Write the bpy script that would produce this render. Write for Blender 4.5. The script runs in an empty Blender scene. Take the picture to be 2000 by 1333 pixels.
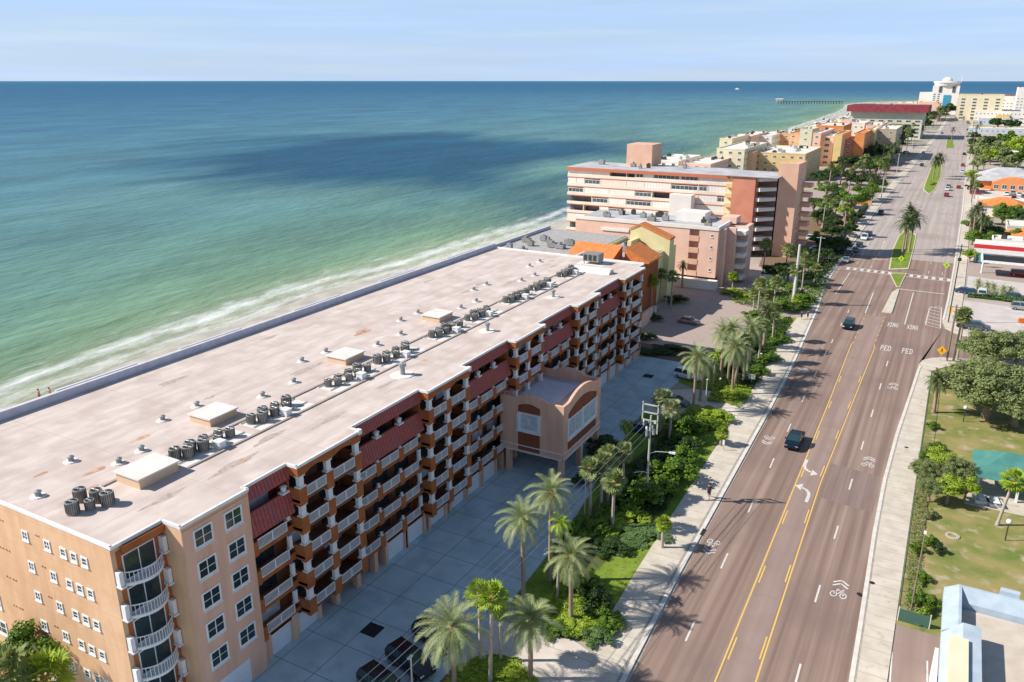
import bpy, bmesh, math, random
from mathutils import Vector, Matrix

# ---------------------------------------------------------------- camera, sky, sun, exposure
S = bpy.context.scene
COL = S.collection
CAM_H = 52.0
CAM_YAW = math.radians(28.8)                 # the view is turned this far left of the street's direction (+Y)
CAM_PITCH = math.atan(509.0 / 1556.0)
FOC = 1556.0                                 # focal length for a picture 2000 wide
cam_d = bpy.data.cameras.new('camera')
cam = bpy.data.objects.new('camera', cam_d)
COL.objects.link(cam)
cam.location = (0, 0, CAM_H)
cam.rotation_euler = (math.pi / 2 - CAM_PITCH, 0, CAM_YAW)
cam_d.sensor_width = 36.0
cam_d.lens = 36.0 * FOC / 2000.0
cam_d.clip_start = 0.5
cam_d.clip_end = 150000.0
S.camera = cam

SUN_EL = math.radians(38.5)
SUN_DIR = Vector((-0.876 * math.cos(SUN_EL), -0.482 * math.cos(SUN_EL), math.sin(SUN_EL)))   # towards the sun
w = bpy.data.worlds.new('World')
S.world = w
w.use_nodes = True
nt = w.node_tree
nt.nodes.clear()
wo = nt.nodes.new('ShaderNodeOutputWorld')
bg = nt.nodes.new('ShaderNodeBackground')
sky = nt.nodes.new('ShaderNodeTexSky')
sky.sky_type = 'NISHITA'
sky.sun_disc = False
sky.sun_elevation = SUN_EL
sky.sun_rotation = math.atan2(SUN_DIR.x, SUN_DIR.y)
sky.altitude = 50
sky.air_density = 1.0
sky.dust_density = 0.3
sky.ozone_density = 2.0
tc = nt.nodes.new('ShaderNodeTexCoord')
mp = nt.nodes.new('ShaderNodeMapping')
mp.inputs['Scale'].default_value = (1.0, 1.0, 16.0)
ns = nt.nodes.new('ShaderNodeTexNoise')
ns.inputs['Scale'].default_value = 2.2
ns.inputs['Detail'].default_value = 7
ns.inputs['Roughness'].default_value = 0.55
rp = nt.nodes.new('ShaderNodeValToRGB')
rp.color_ramp.elements[0].position = 0.42
rp.color_ramp.elements[0].color = (0.72, 0.72, 0.72, 1)
rp.color_ramp.elements[1].position = 0.72
rp.color_ramp.elements[1].color = (0.97, 0.97, 0.97, 1)
mx = nt.nodes.new('ShaderNodeMixRGB')
veil = nt.nodes.new('ShaderNodeMixRGB')               # thin high cloud veil with faint streaks
veil.inputs[1].default_value = (4.9, 6.9, 10.2, 1)
veil.inputs[2].default_value = (5.9, 7.6, 10.1, 1)
ns2 = nt.nodes.new('ShaderNodeTexNoise'); ns2.inputs['Scale'].default_value = 3.2; ns2.inputs['Detail'].default_value = 8; ns2.inputs['Roughness'].default_value = 0.6
mp2 = nt.nodes.new('ShaderNodeMapping'); mp2.inputs['Scale'].default_value = (1.0, 1.0, 22.0); mp2.inputs['Rotation'].default_value = (0.03, 0.02, 0)
rp2 = nt.nodes.new('ShaderNodeMapRange'); rp2.inputs[1].default_value = 0.45; rp2.inputs[2].default_value = 0.75
nt.links.new(tc.outputs['Generated'], mp2.inputs['Vector']); nt.links.new(mp2.outputs[0], ns2.inputs['Vector'])
nt.links.new(ns2.outputs['Fac'], rp2.inputs[0]); nt.links.new(rp2.outputs[0], veil.inputs[0]); nt.links.new(veil.outputs[0], mx.inputs[2])
nt.links.new(tc.outputs['Generated'], mp.inputs['Vector'])
nt.links.new(mp.outputs['Vector'], ns.inputs['Vector'])
nt.links.new(ns.outputs['Fac'], rp.inputs['Fac'])
sz = nt.nodes.new('ShaderNodeSeparateXYZ')                 # the veil lies low over the horizon
nt.links.new(tc.outputs['Generated'], sz.inputs[0])
er = nt.nodes.new('ShaderNodeMapRange')
er.inputs[1].default_value = 0.10; er.inputs[2].default_value = 0.34; er.inputs[3].default_value = 1.0; er.inputs[4].default_value = 0.12
nt.links.new(sz.outputs['Z'], er.inputs[0])
ml = nt.nodes.new('ShaderNodeMath'); ml.operation = 'MULTIPLY'
nt.links.new(rp.outputs['Color'], ml.inputs[0]); nt.links.new(er.outputs[0], ml.inputs[1])
nt.links.new(ml.outputs[0], mx.inputs[0])
nt.links.new(sky.outputs['Color'], mx.inputs[1])
nt.links.new(mx.outputs['Color'], bg.inputs['Color'])
nt.links.new(bg.outputs['Background'], wo.inputs['Surface'])
bg.inputs['Strength'].default_value = 0.078

sun_d = bpy.data.lights.new('sun', 'SUN')
sun_d.energy = 4.9
sun_d.angle = math.radians(0.5)
sun_d.color = (1.0, 0.93, 0.84)
sun = bpy.data.objects.new('sun', sun_d)
COL.objects.link(sun)
sun.rotation_euler = SUN_DIR.to_track_quat('Z', 'Y').to_euler()
sun.location = (0, 0, 200)

S.view_settings.view_transform = 'Standard'
S.view_settings.look = 'None'
S.view_settings.gamma = 1
S.view_settings.exposure = 0.40
S.render.engine = 'CYCLES'

# ---------------------------------------------------------------- helpers
def view_ray(px, py):
    f = Vector((-math.sin(CAM_YAW) * math.cos(CAM_PITCH), math.cos(CAM_YAW) * math.cos(CAM_PITCH), -math.sin(CAM_PITCH)))
    r = Vector((math.cos(CAM_YAW), math.sin(CAM_YAW), 0))
    u = r.cross(f)
    return r * ((px - 1000) / FOC) - u * ((py - 666.5) / FOC) + f

def G(px, py, z=0.0):
    """Survey point: where the sight line through a photo point meets the level z."""
    d = view_ray(px, py)
    t = (z - CAM_H) / d.z
    return (d.x * t, d.y * t)

def height_over(x, y, py):
    """How tall a thing standing at (x, y) is when its top shows at row py."""
    r = Vector((math.cos(CAM_YAW), math.sin(CAM_YAW), 0))
    lo, hi = 0.0, 70.0
    f = Vector((-math.sin(CAM_YAW) * math.cos(CAM_PITCH), math.cos(CAM_YAW) * math.cos(CAM_PITCH), -math.sin(CAM_PITCH)))
    u = r.cross(f)
    for _ in range(30):
        m = (lo + hi) / 2
        v = Vector((x, y, m - CAM_H))
        if 666.5 - FOC * v.dot(u) / v.dot(f) > py: lo = m
        else: hi = m
    return lo

ORD = ('first second third fourth fifth sixth seventh eighth ninth tenth eleventh twelfth thirteenth fourteenth fifteenth '
       'sixteenth seventeenth eighteenth nineteenth twentieth twenty-first twenty-second twenty-third twenty-fourth twenty-fifth '
       'twenty-sixth twenty-seventh twenty-eighth twenty-ninth thirtieth thirty-first thirty-second thirty-third thirty-fourth '
       'thirty-fifth thirty-sixth thirty-seventh thirty-eighth thirty-ninth fortieth forty-first forty-second forty-third '
       'forty-fourth forty-fifth forty-sixth').split()

ORG = {}
def thing(name, label, cat, loc=(0, 0, 0), rz=0.0, group=None):
    o = bpy.data.objects.new(name, None)
    COL.objects.link(o)
    o.location = loc
    o.rotation_euler = (0, 0, rz)
    o.empty_display_size = 0.5
    o['label'] = label
    o['category'] = cat
    if group: o['group'] = group
    ORG[o.name] = Vector(loc)
    return o

def tag(o, label, cat, group=None):
    o['label'] = label
    o['category'] = cat
    if group: o['group'] = group
    return o

def part(name, mesh, parent=None, loc=(0, 0, 0), rz=0.0, scale=None, label=None):
    o = bpy.data.objects.new(name, mesh)
    COL.objects.link(o)
    if parent: o.parent = parent
    o.location = loc
    o.rotation_euler = (0, 0, rz)
    if scale is not None: o.scale = scale if hasattr(scale, '__len__') else (scale,) * 3
    if label: o['label'] = label
    return o

def copy_tree(o, parent=None):
    c = o.copy()
    COL.objects.link(c)
    c.parent = parent
    for ch in list(o.children): copy_tree(ch, c)
    return c

class MB:
    """collects faces and links them as one mesh"""
    def __init__(s): s.v = []; s.f = []; s.m = []
    def face(s, pts, mi=0):
        n = len(s.v); s.v += [tuple(p) for p in pts]; s.f.append(tuple(range(n, n + len(pts)))); s.m.append(mi); return s
    def grid(s, idx, mi=0):
        s.f.append(tuple(idx)); s.m.append(mi)
    def box(s, x0, y0, z0, x1, y1, z1, mi=0, top=None):
        if x1 < x0: x0, x1 = x1, x0
        if y1 < y0: y0, y1 = y1, y0
        n = len(s.v)
        s.v += [(x0, y0, z0), (x1, y0, z0), (x1, y1, z0), (x0, y1, z0), (x0, y0, z1), (x1, y0, z1), (x1, y1, z1), (x0, y1, z1)]
        F = [(0, 3, 2, 1), (4, 5, 6, 7), (0, 1, 5, 4), (1, 2, 6, 5), (2, 3, 7, 6), (3, 0, 4, 7)]
        for i, q in enumerate(F):
            s.f.append(tuple(n + k for k in q)); s.m.append(top if (i == 1 and top is not None) else mi)
        return s
    def prism(s, poly, z0, z1, mi=0, top=None):
        n = len(s.v); k = len(poly)
        a = sum(poly[i][0] * poly[(i + 1) % k][1] - poly[(i + 1) % k][0] * poly[i][1] for i in range(k))
        if a < 0: poly = list(reversed(poly))
        s.v += [(p[0], p[1], z0) for p in poly] + [(p[0], p[1], z1) for p in poly]
        s.f.append(tuple(n + i for i in reversed(range(k)))); s.m.append(mi)
        s.f.append(tuple(n + k + i for i in range(k))); s.m.append(mi if top is None else top)
        for i in range(k):
            j = (i + 1) % k
            s.f.append((n + i, n + j, n + k + j, n + k + i)); s.m.append(mi)
        return s
    def ext(s, poly, axis, a, b, mi=0):
        """extrude a 2-D outline (u,z) along axis 'x' or 'y' between a and b"""
        n = len(s.v); k = len(poly)
        P = (lambda u, z, t: (t, u, z)) if axis == 'x' else (lambda u, z, t: (u, t, z))
        s.v += [P(u, z, a) for u, z in poly] + [P(u, z, b) for u, z in poly]
        s.f.append(tuple(n + i for i in range(k))); s.m.append(mi)
        s.f.append(tuple(n + k + i for i in reversed(range(k)))); s.m.append(mi)
        for i in range(k):
            j = (i + 1) % k
            s.f.append((n + j, n + i, n + k + i, n + k + j)); s.m.append(mi)
        return s
    def tube(s, pts, rad, n=8, mi=0, cap=True):
        pts = [Vector(p) for p in pts]
        rr = rad if hasattr(rad, '__len__') else [rad] * len(pts)
        base = len(s.v)
        for i, p in enumerate(pts):
            d = (pts[min(i + 1, len(pts) - 1)] - pts[max(i - 1, 0)]).normalized()
            a = Vector((1, 0, 0)) if abs(d.z) > 0.9 else Vector((0, 0, 1))
            u = d.cross(a).normalized(); v_ = d.cross(u)
            for k in range(n):
                t = 2 * math.pi * k / n
                s.v.append(tuple(p + (u * math.cos(t) + v_ * math.sin(t)) * rr[i]))
        for i in range(len(pts) - 1):
            for k in range(n):
                a0 = base + i * n + k; a1 = base + i * n + (k + 1) % n
                s.f.append((a0, a0 + n, a1 + n, a1)); s.m.append(mi)
        if cap:
            s.f.append(tuple(base + k for k in range(n))); s.m.append(mi)
            e = base + (len(pts) - 1) * n
            s.f.append(tuple(e + k for k in reversed(range(n)))); s.m.append(mi)
        return s
    def cyl(s, x, y, z0, z1, r0, r1=None, n=12, mi=0):
        return s.tube([(x, y, z0), (x, y, z1)], [r0, r0 if r1 is None else r1], n, mi)
    def mesh(s, name, mats, off=None, smooth=False):
        me = bpy.data.meshes.new(name)
        v = s.v if off is None else [(a - off[0], b - off[1], c - off[2]) for a, b, c in s.v]
        me.from_pydata(v, [], s.f)
        if not isinstance(mats, (list, tuple)): mats = [mats]
        for m in mats: me.materials.append(m)
        me.polygons.foreach_set('material_index', s.m)
        if smooth: me.polygons.foreach_set('use_smooth', [True] * len(s.f))
        me.update()
        return me
    def fixn(s, me):
        b = bmesh.new(); b.from_mesh(me); bmesh.ops.recalc_face_normals(b, faces=b.faces); b.to_mesh(me); b.free(); return me
    def pieces(s):
        """split into separate bodies: face islands whose boxes touch count as one"""
        par = list(range(len(s.v)))
        def fd(a):
            while par[a] != a: par[a] = par[par[a]]; a = par[a]
            return a
        for f in s.f:
            for k in f[1:]:
                a, b_ = fd(f[0]), fd(k)
                if a != b_: par[a] = b_
        bb = {}
        for i, v in enumerate(s.v):
            r = fd(i); q = bb.setdefault(r, [list(v), list(v)])
            for k in range(3): q[0][k] = min(q[0][k], v[k]); q[1][k] = max(q[1][k], v[k])
        ks = list(bb); up = {k: k for k in ks}
        def f2(a):
            while up[a] != a: a = up[a]
            return a
        if len(ks) > 400: return None
        for i, a in enumerate(ks):
            for c in ks[i + 1:]:
                A, B = bb[a], bb[c]
                if all(A[0][k] <= B[1][k] + .03 and B[0][k] <= A[1][k] + .03 for k in range(3)):
                    x, y = f2(a), f2(c)
                    if x != y: up[x] = y
        groups = {}
        for f, m in zip(s.f, s.m): groups.setdefault(f2(fd(f[0])), []).append((f, m))
        out = []
        for g in groups.values():
            q = MB(); mp_ = {}
            for f, m in g:
                for i in f:
                    if i not in mp_: mp_[i] = len(q.v); q.v.append(s.v[i])
                q.f.append(tuple(mp_[i] for i in f)); q.m.append(m)
            out.append(q)
        return out
    def build(s, name, mats, parent=None, smooth=False, kind=None, label=None, fix=False, split=True):
        """mesh given in world coordinates; made local to the thing it belongs to"""
        if parent and split and len(s.f) > 6:
            ps = s.pieces()
            if ps and 1 < len(ps) <= 60: return [q.build(name, mats, parent, smooth, kind, label, fix, False) for q in ps][0]
        off = Vector((0, 0, 0)); p = parent
        while p is not None:
            off += Vector(p.location); p = p.parent
        me = s.mesh(name, mats, off if parent else None, smooth)
        if fix: s.fixn(me)
        o = part(name, me, parent, label=label)
        if kind: o['kind'] = kind
        return o

# ---------------------------------------------------------------- materials
def lin(r, g, b):
    f = lambda c: ((c / 255.0 + 0.055) / 1.055) ** 2.4 if c > 10 else c / 255.0 / 12.92
    return (f(r), f(g), f(b), 1)

def mat(name, c1, c2=None, scale=1.0, rough=0.8, metal=0.0, bump=0.0, lo=0.35, hi=0.65, stretch=(1, 1, 1), detail=5,
        coord='pos', spec=0.3, c3=None, scale3=0.2, lo3=0.5, hi3=0.7, bscale=None, transl=0.0, stripes=None):
    m = bpy.data.materials.new(name); m.use_nodes = True
    t = m.node_tree; N = t.nodes; L = t.links
    b = N['Principled BSDF']
    b.inputs['Roughness'].default_value = rough
    b.inputs['Metallic'].default_value = metal
    b.inputs['Specular IOR Level'].default_value = spec
    b.inputs['Base Color'].default_value = c1
    m.diffuse_color = c1
    if c2 or bump or c3 or stripes:
        if coord == 'pos': src = N.new('ShaderNodeNewGeometry').outputs['Position']
        else: src = N.new('ShaderNodeTexCoord').outputs['Object']
        mpn = N.new('ShaderNodeMapping'); mpn.inputs['Scale'].default_value = stretch
        L.new(src, mpn.inputs['Vector']); src2 = mpn.outputs['Vector']
    col = None
    if c2:
        n = N.new('ShaderNodeTexNoise'); n.inputs['Scale'].default_value = scale; n.inputs['Detail'].default_value = detail
        L.new(src2, n.inputs['Vector'])
        r = N.new('ShaderNodeMapRange'); r.inputs[1].default_value = lo; r.inputs[2].default_value = hi
        L.new(n.outputs['Fac'], r.inputs[0])
        x = N.new('ShaderNodeMixRGB'); x.inputs[1].default_value = c1; x.inputs[2].default_value = c2
        L.new(r.outputs[0], x.inputs[0]); col = x.outputs[0]
    if c3:
        n = N.new('ShaderNodeTexNoise'); n.inputs['Scale'].default_value = scale3; n.inputs['Detail'].default_value = 6
        L.new(src, n.inputs['Vector'])
        r = N.new('ShaderNodeMapRange'); r.inputs[1].default_value = lo3; r.inputs[2].default_value = hi3
        L.new(n.outputs['Fac'], r.inputs[0])
        x = N.new('ShaderNodeMixRGB'); x.inputs[2].default_value = c3
        if col: L.new(col, x.inputs[1])
        else: x.inputs[1].default_value = c1
        L.new(r.outputs[0], x.inputs[0]); col = x.outputs[0]
    if stripes:                                   # (axis, period, width, colour): joints, boards, tile courses
        sp = N.new('ShaderNodeSeparateXYZ'); L.new(src, sp.inputs[0])
        for ax, per, wid, sc in stripes:
            a = N.new('ShaderNodeMath'); a.operation = 'DIVIDE'; a.inputs[1].default_value = per
            L.new(sp.outputs[ax], a.inputs[0])
            fr = N.new('ShaderNodeMath'); fr.operation = 'FRACT'; L.new(a.outputs[0], fr.inputs[0])
            lt = N.new('ShaderNodeMath'); lt.operation = 'LESS_THAN'; lt.inputs[1].default_value = wid / per
            L.new(fr.outputs[0], lt.inputs[0])
            x = N.new('ShaderNodeMixRGB'); x.inputs[2].default_value = sc
            if col: L.new(col, x.inputs[1])
            else: x.inputs[1].default_value = c1
            L.new(lt.outputs[0], x.inputs[0]); col = x.outputs[0]
    if col: L.new(col, b.inputs['Base Color'])
    if bump:
        n = N.new('ShaderNodeTexNoise'); n.inputs['Scale'].default_value = bscale or scale * 4; n.inputs['Detail'].default_value = 4
        L.new(src, n.inputs['Vector'])
        bp = N.new('ShaderNodeBump'); bp.inputs['Strength'].default_value = bump; bp.inputs['Distance'].default_value = 0.05
        L.new(n.outputs['Fac'], bp.inputs['Height']); L.new(bp.outputs[0], b.inputs['Normal'])
    if transl:
        tr = N.new('ShaderNodeBsdfTranslucent'); ms = N.new('ShaderNodeMixShader'); ms.inputs[0].default_value = transl
        out = N['Material Output']
        if col: L.new(col, tr.inputs['Color'])
        else: tr.inputs['Color'].default_value = c1
        L.new(b.outputs[0], ms.inputs[1]); L.new(tr.outputs[0], ms.inputs[2]); L.new(ms.outputs[0], out.inputs['Surface'])
    return m

M = {}
def M_(k, *a, **kw): M[k] = mat(k, *a, **kw)
M_('asphalt', (0.195, 0.13, 0.103, 1), (0.34, 0.25, 0.205, 1), scale=1.15, stretch=(1, 0.012, 1), rough=0.9, lo=0.33, hi=0.68, detail=4, c3=(0.20, 0.14, 0.12, 1), scale3=0.09, lo3=0.45, hi3=0.85, bump=0.1, bscale=30)
M_('asphalt_mid', (0.27, 0.195, 0.165, 1), (0.33, 0.245, 0.21, 1), scale=0.8, stretch=(1, 0.04, 1), rough=0.9, bump=0.1, bscale=30, c3=(0.25, 0.18, 0.155, 1), scale3=0.25, lo3=0.5, hi3=0.85)
M_('asphalt_old', (0.34, 0.285, 0.255, 1), (0.46, 0.40, 0.365, 1), scale=0.8, stretch=(1, 0.012, 1), rough=0.9, lo=0.33, hi=0.68, detail=4, c3=(0.30, 0.25, 0.225, 1), scale3=0.05, lo3=0.5, hi3=0.8)
M_('kerb_yellow', (0.55, 0.47, 0.33, 1), (0.64, 0.57, 0.43, 1), scale=1.0, rough=0.85)
M_('asphalt_patch', (0.185, 0.13, 0.11, 1), (0.30, 0.225, 0.195, 1), scale=0.9, stretch=(1, 0.03, 1), rough=0.9)
M_('concrete', (0.52, 0.46, 0.38, 1), (0.62, 0.56, 0.47, 1), scale=0.5, rough=0.85, c3=(0.40, 0.35, 0.29, 1), scale3=1.3, lo3=0.58, hi3=0.8, bump=0.1, bscale=15, stripes=[(1, 1.9, 0.06, (0.34, 0.30, 0.25, 1))])
M_('kerb', (0.60, 0.56, 0.50, 1), (0.70, 0.66, 0.60, 1), scale=1.0, rough=0.85)
M_('gutter', (0.30, 0.27, 0.24, 1), (0.40, 0.36, 0.31, 1), scale=2.0, rough=0.9)
M_('lot_concrete', (0.42, 0.53, 0.56, 1), (0.53, 0.63, 0.66, 1), scale=0.3, rough=0.85, c3=(0.32, 0.42, 0.45, 1), scale3=0.35, lo3=0.5, hi3=0.75,
   stripes=[(1, 4.4, 0.08, (0.18, 0.24, 0.26, 1)), (0, 4.1, 0.08, (0.18, 0.24, 0.26, 1))])
M_('drive_concrete', (0.56, 0.49, 0.43, 1), (0.66, 0.60, 0.53, 1), scale=0.4, rough=0.85, c3=(0.46, 0.40, 0.36, 1), scale3=0.5, lo3=0.55, hi3=0.75, stripes=[(1, 3.6, 0.08, (0.34, 0.30, 0.26, 1))])
M_('pavers', (0.36, 0.285, 0.25, 1), (0.44, 0.355, 0.315, 1), scale=1.5, rough=0.85, c3=(0.36, 0.29, 0.26, 1), scale3=0.2)
M_('land', (0.40, 0.34, 0.29, 1), (0.50, 0.44, 0.38, 1), scale=0.05, rough=0.9, c3=(0.22, 0.23, 0.14, 1), scale3=0.02, lo3=0.45, hi3=0.65)
M_('light_lot', (0.50, 0.45, 0.42, 1), (0.58, 0.53, 0.50, 1), scale=0.3, rough=0.9, c3=(0.44, 0.39, 0.37, 1), scale3=0.8, lo3=0.55, hi3=0.8)
M_('sand', (0.62, 0.55, 0.45, 1), (0.72, 0.66, 0.55, 1), scale=0.2, rough=0.95, bump=0.2, bscale=1.0)
M_('wet_sand', (0.40, 0.37, 0.30, 1), (0.52, 0.48, 0.40, 1), scale=0.2, rough=0.5)
M_('lawn', (0.14, 0.22, 0.022, 1), (0.22, 0.30, 0.035, 1), scale=0.4, rough=0.95, bump=0.6, bscale=12, c3=(0.07, 0.12, 0.015, 1), scale3=3.0, lo3=0.5, hi3=0.75)
M_('park_grass', (0.14, 0.19, 0.035, 1), (0.31, 0.26, 0.10, 1), scale=0.22, rough=0.95, bump=0.6, bscale=8, lo=0.34, hi=0.6, detail=9, c3=(0.44, 0.36, 0.25, 1), scale3=0.5, lo3=0.55, hi3=0.72)
M_('mulch', (0.16, 0.10, 0.06, 1), (0.24, 0.16, 0.10, 1), scale=3, rough=1.0, bump=0.6, bscale=10)
M_('white_line', (0.66, 0.63, 0.59, 1), (0.40, 0.34, 0.31, 1), scale=3.5, rough=0.7, lo=0.5, hi=0.75)
M_('yellow_line', (0.78, 0.50, 0.10, 1), (0.66, 0.45, 0.16, 1), scale=2.5, rough=0.7)
M_('white', (0.80, 0.80, 0.79, 1), (0.72, 0.72, 0.71, 1), scale=1.5, rough=0.6)
M_('white_rail', (0.78, 0.80, 0.82, 1), rough=0.5)
M_('rail_glass', (0.42, 0.47, 0.52, 1), (0.60, 0.64, 0.68, 1), scale=5.0, stretch=(1, 4, 0.3), rough=0.5)
M_('peach', (0.66, 0.40, 0.235, 1), (0.74, 0.475, 0.29, 1), scale=1.2, stretch=(1, 1, .15), rough=0.85, bump=0.12, bscale=14, c3=(0.60, 0.35, 0.20, 1), scale3=0.55, lo3=0.48, hi3=0.85, stripes=[(2, 2.97, 0.03, (0.58, 0.34, 0.20, 1))])
M_('peach_side', (0.66, 0.385, 0.275, 1), (0.75, 0.46, 0.335, 1), scale=1.2, stretch=(1, 1, .15), rough=0.85, bump=0.12, bscale=14)
M_('orange_stucco', (0.33, 0.10, 0.032, 1), (0.41, 0.135, 0.042, 1), scale=0.8, rough=0.85, bump=0.15, bscale=12)
M_('rust_panel', (0.22, 0.065, 0.035, 1), (0.28, 0.09, 0.045, 1), scale=1.5, rough=0.8, stripes=[(2, 0.35, 0.05, (0.22, 0.07, 0.035, 1))])
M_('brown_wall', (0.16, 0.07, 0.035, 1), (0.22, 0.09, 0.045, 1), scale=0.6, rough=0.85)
M_('roof_pink', (0.52, 0.435, 0.39, 1), (0.68, 0.59, 0.54, 1), scale=0.7, stretch=(1, 0.22, 1), rough=0.9, lo=0.3, hi=0.7, detail=11, c3=(0.48, 0.39, 0.345, 1), scale3=0.35, lo3=0.45, hi3=0.75, bump=0.1, bscale=3,
   stripes=[(0, 6.9, 0.05, (0.42, 0.34, 0.30, 1)), (1, 10.4, 0.05, (0.44, 0.36, 0.32, 1)), (0, 1.15, 0.03, (0.50, 0.42, 0.38, 1))])
M_('stain', (0.36, 0.295, 0.26, 1), (0.50, 0.42, 0.37, 1), scale=2.0, rough=0.95)
M_('rust_stain', (0.42, 0.20, 0.12, 1), (0.60, 0.42, 0.32, 1), scale=1.2, rough=0.9)
M_('roof_strip', (0.42, 0.35, 0.30, 1), (0.34, 0.28, 0.24, 1), scale=0.6, rough=0.9)
M_('roof_white', (0.76, 0.73, 0.68, 1), (0.66, 0.62, 0.57, 1), scale=0.5, rough=0.85)
M_('roof_gray', (0.40, 0.40, 0.42, 1), (0.52, 0.52, 0.53, 1), scale=0.3, rough=0.9, c3=(0.34, 0.34, 0.36, 1), scale3=0.12)
M_('gravel_roof', (0.30, 0.29, 0.28, 1), (0.45, 0.44, 0.42, 1), scale=2.0, rough=0.95)
M_('parapet', (0.52, 0.52, 0.57, 1), (0.60, 0.60, 0.65, 1), scale=1.0, rough=0.8)
M_('hatch_side', (0.66, 0.48, 0.33, 1), rough=0.8)
M_('tile_red', (0.33, 0.075, 0.065, 1), (0.43, 0.115, 0.09, 1), scale=3.5, rough=0.75, bump=0.5, bscale=9, stripes=[(1, 0.42, 0.09, (0.20, 0.045, 0.04, 1))], c3=(0.27, 0.10, 0.12, 1), scale3=1.4, lo3=0.5, hi3=0.7)
M_('tile_orange', (0.66, 0.20, 0.06, 1), (0.76, 0.29, 0.09, 1), scale=1.2, rough=0.75, bump=0.3, bscale=8, stripes=[(0, 0.5, 0.1, (0.50, 0.14, 0.04, 1))])
M_('tile_dark_red', (0.15, 0.018, 0.028, 1), (0.21, 0.03, 0.04, 1), scale=0.3, rough=0.7)
M_('garage_white', (0.72, 0.74, 0.78, 1), (0.66, 0.68, 0.72, 1), scale=0.5, rough=0.6, stripes=[(2, 0.6, 0.03, (0.5, 0.52, 0.56, 1))])
M_('glass', (0.015, 0.028, 0.035, 1), (0.03, 0.05, 0.055, 1), scale=0.8, rough=0.08, spec=0.7)
M_('glass_pale', (0.45, 0.52, 0.58, 1), (0.62, 0.68, 0.72, 1), scale=1.6, rough=0.15, spec=0.6)
M_('glass_far', (0.05, 0.06, 0.075, 1), (0.12, 0.14, 0.15, 1), scale=0.5, rough=0.2, spec=0.6)
M_('dark', (0.02, 0.022, 0.025, 1), rough=0.8)
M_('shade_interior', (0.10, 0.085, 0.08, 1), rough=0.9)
M_('ac_metal', (0.27, 0.26, 0.24, 1), (0.34, 0.33, 0.30, 1), scale=3, rough=0.6, metal=0.3, coord='obj', stripes=None)
M_('ac_dark', (0.05, 0.05, 0.05, 1), rough=0.6)
M_('metal', (0.45, 0.46, 0.47, 1), rough=0.4, metal=0.7)
M_('vent_gray', (0.30, 0.31, 0.32, 1), rough=0.6)
M_('pole_gray', (0.42, 0.45, 0.40, 1), (0.50, 0.52, 0.46, 1), scale=2, rough=0.7)
M_('pole_dark', (0.05, 0.06, 0.05, 1), rough=0.5)
M_('pole_white', (0.62, 0.60, 0.56, 1), rough=0.7)
M_('wood_pole', (0.20, 0.15, 0.11, 1), (0.27, 0.21, 0.15, 1), scale=2, rough=0.9)
M_('wire', (0.30, 0.31, 0.33, 1), rough=0.5)
M_('trunk', (0.28, 0.20, 0.14, 1), (0.40, 0.31, 0.23, 1), scale=2.5, rough=0.95, bump=0.8, bscale=7, coord='obj', stripes=None)
M_('trunk_gray', (0.36, 0.31, 0.26, 1), (0.46, 0.40, 0.34, 1), scale=1.5, rough=0.95, bump=0.4, bscale=7, coord='obj')
M_('boot', (0.34, 0.15, 0.06, 1), (0.44, 0.26, 0.12, 1), scale=5, rough=0.95, bump=0.8, bscale=12, coord='obj')
M_('skirt', (0.42, 0.30, 0.13, 1), (0.52, 0.40, 0.19, 1), scale=3, rough=0.95, coord='obj')
def leaf(k, a, b, tr=0.25): M_(k, a, b, scale=1.1, rough=0.55, lo=0.35, hi=0.65, transl=tr, spec=0.35)
leaf('leaf_date', (0.25, 0.31, 0.13, 1), (0.40, 0.45, 0.21, 1))
leaf('leaf_date_dark', (0.075, 0.11, 0.04, 1), (0.12, 0.16, 0.055, 1))
leaf('leaf_fan', (0.20, 0.26, 0.08, 1), (0.30, 0.35, 0.13, 1))
leaf('leaf_fan_gray', (0.27, 0.32, 0.16, 1), (0.36, 0.40, 0.21, 1))
leaf('leaf_lime', (0.24, 0.36, 0.03, 1), (0.36, 0.46, 0.045, 1))
leaf('leaf_green', (0.07, 0.15, 0.012, 1), (0.15, 0.26, 0.022, 1))
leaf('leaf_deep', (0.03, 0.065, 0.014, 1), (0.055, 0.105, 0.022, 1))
leaf('leaf_olive', (0.165, 0.205, 0.07, 1), (0.28, 0.33, 0.125, 1))
leaf('leaf_cover', (0.09, 0.17, 0.05, 1), (0.17, 0.26, 0.09, 1))
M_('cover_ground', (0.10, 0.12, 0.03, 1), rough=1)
M_('car_navy', (0.008, 0.02, 0.035, 1), rough=0.18, metal=0.3, spec=0.7)
M_('car_black', (0.006, 0.006, 0.009, 1), rough=0.15, spec=0.8)
M_('car_white', (0.70, 0.71, 0.72, 1), rough=0.25, spec=0.6)
M_('car_silver', (0.42, 0.43, 0.45, 1), rough=0.3, metal=0.5, spec=0.6)
M_('car_red', (0.32, 0.015, 0.02, 1), rough=0.25, spec=0.6)
M_('car_blue', (0.03, 0.06, 0.14, 1), rough=0.25, spec=0.6)
M_('car_mauve', (0.40, 0.30, 0.31, 1), rough=0.3, metal=0.2, spec=0.5)
M_('car_gray', (0.12, 0.13, 0.15, 1), rough=0.25, metal=0.3)
M_('car_glass', (0.02, 0.05, 0.055, 1), rough=0.05, spec=0.9)
M_('tyre', (0.012, 0.012, 0.012, 1), rough=0.85)
M_('rim', (0.45, 0.46, 0.48, 1), rough=0.3, metal=0.8)
M_('lamp_glass', (0.75, 0.76, 0.74, 1), rough=0.15, spec=0.7)
M_('tail_red', (0.5, 0.01, 0.01, 1), rough=0.25)
M_('sign_yellow', (0.86, 0.42, 0.02, 1), rough=0.5)
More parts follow.
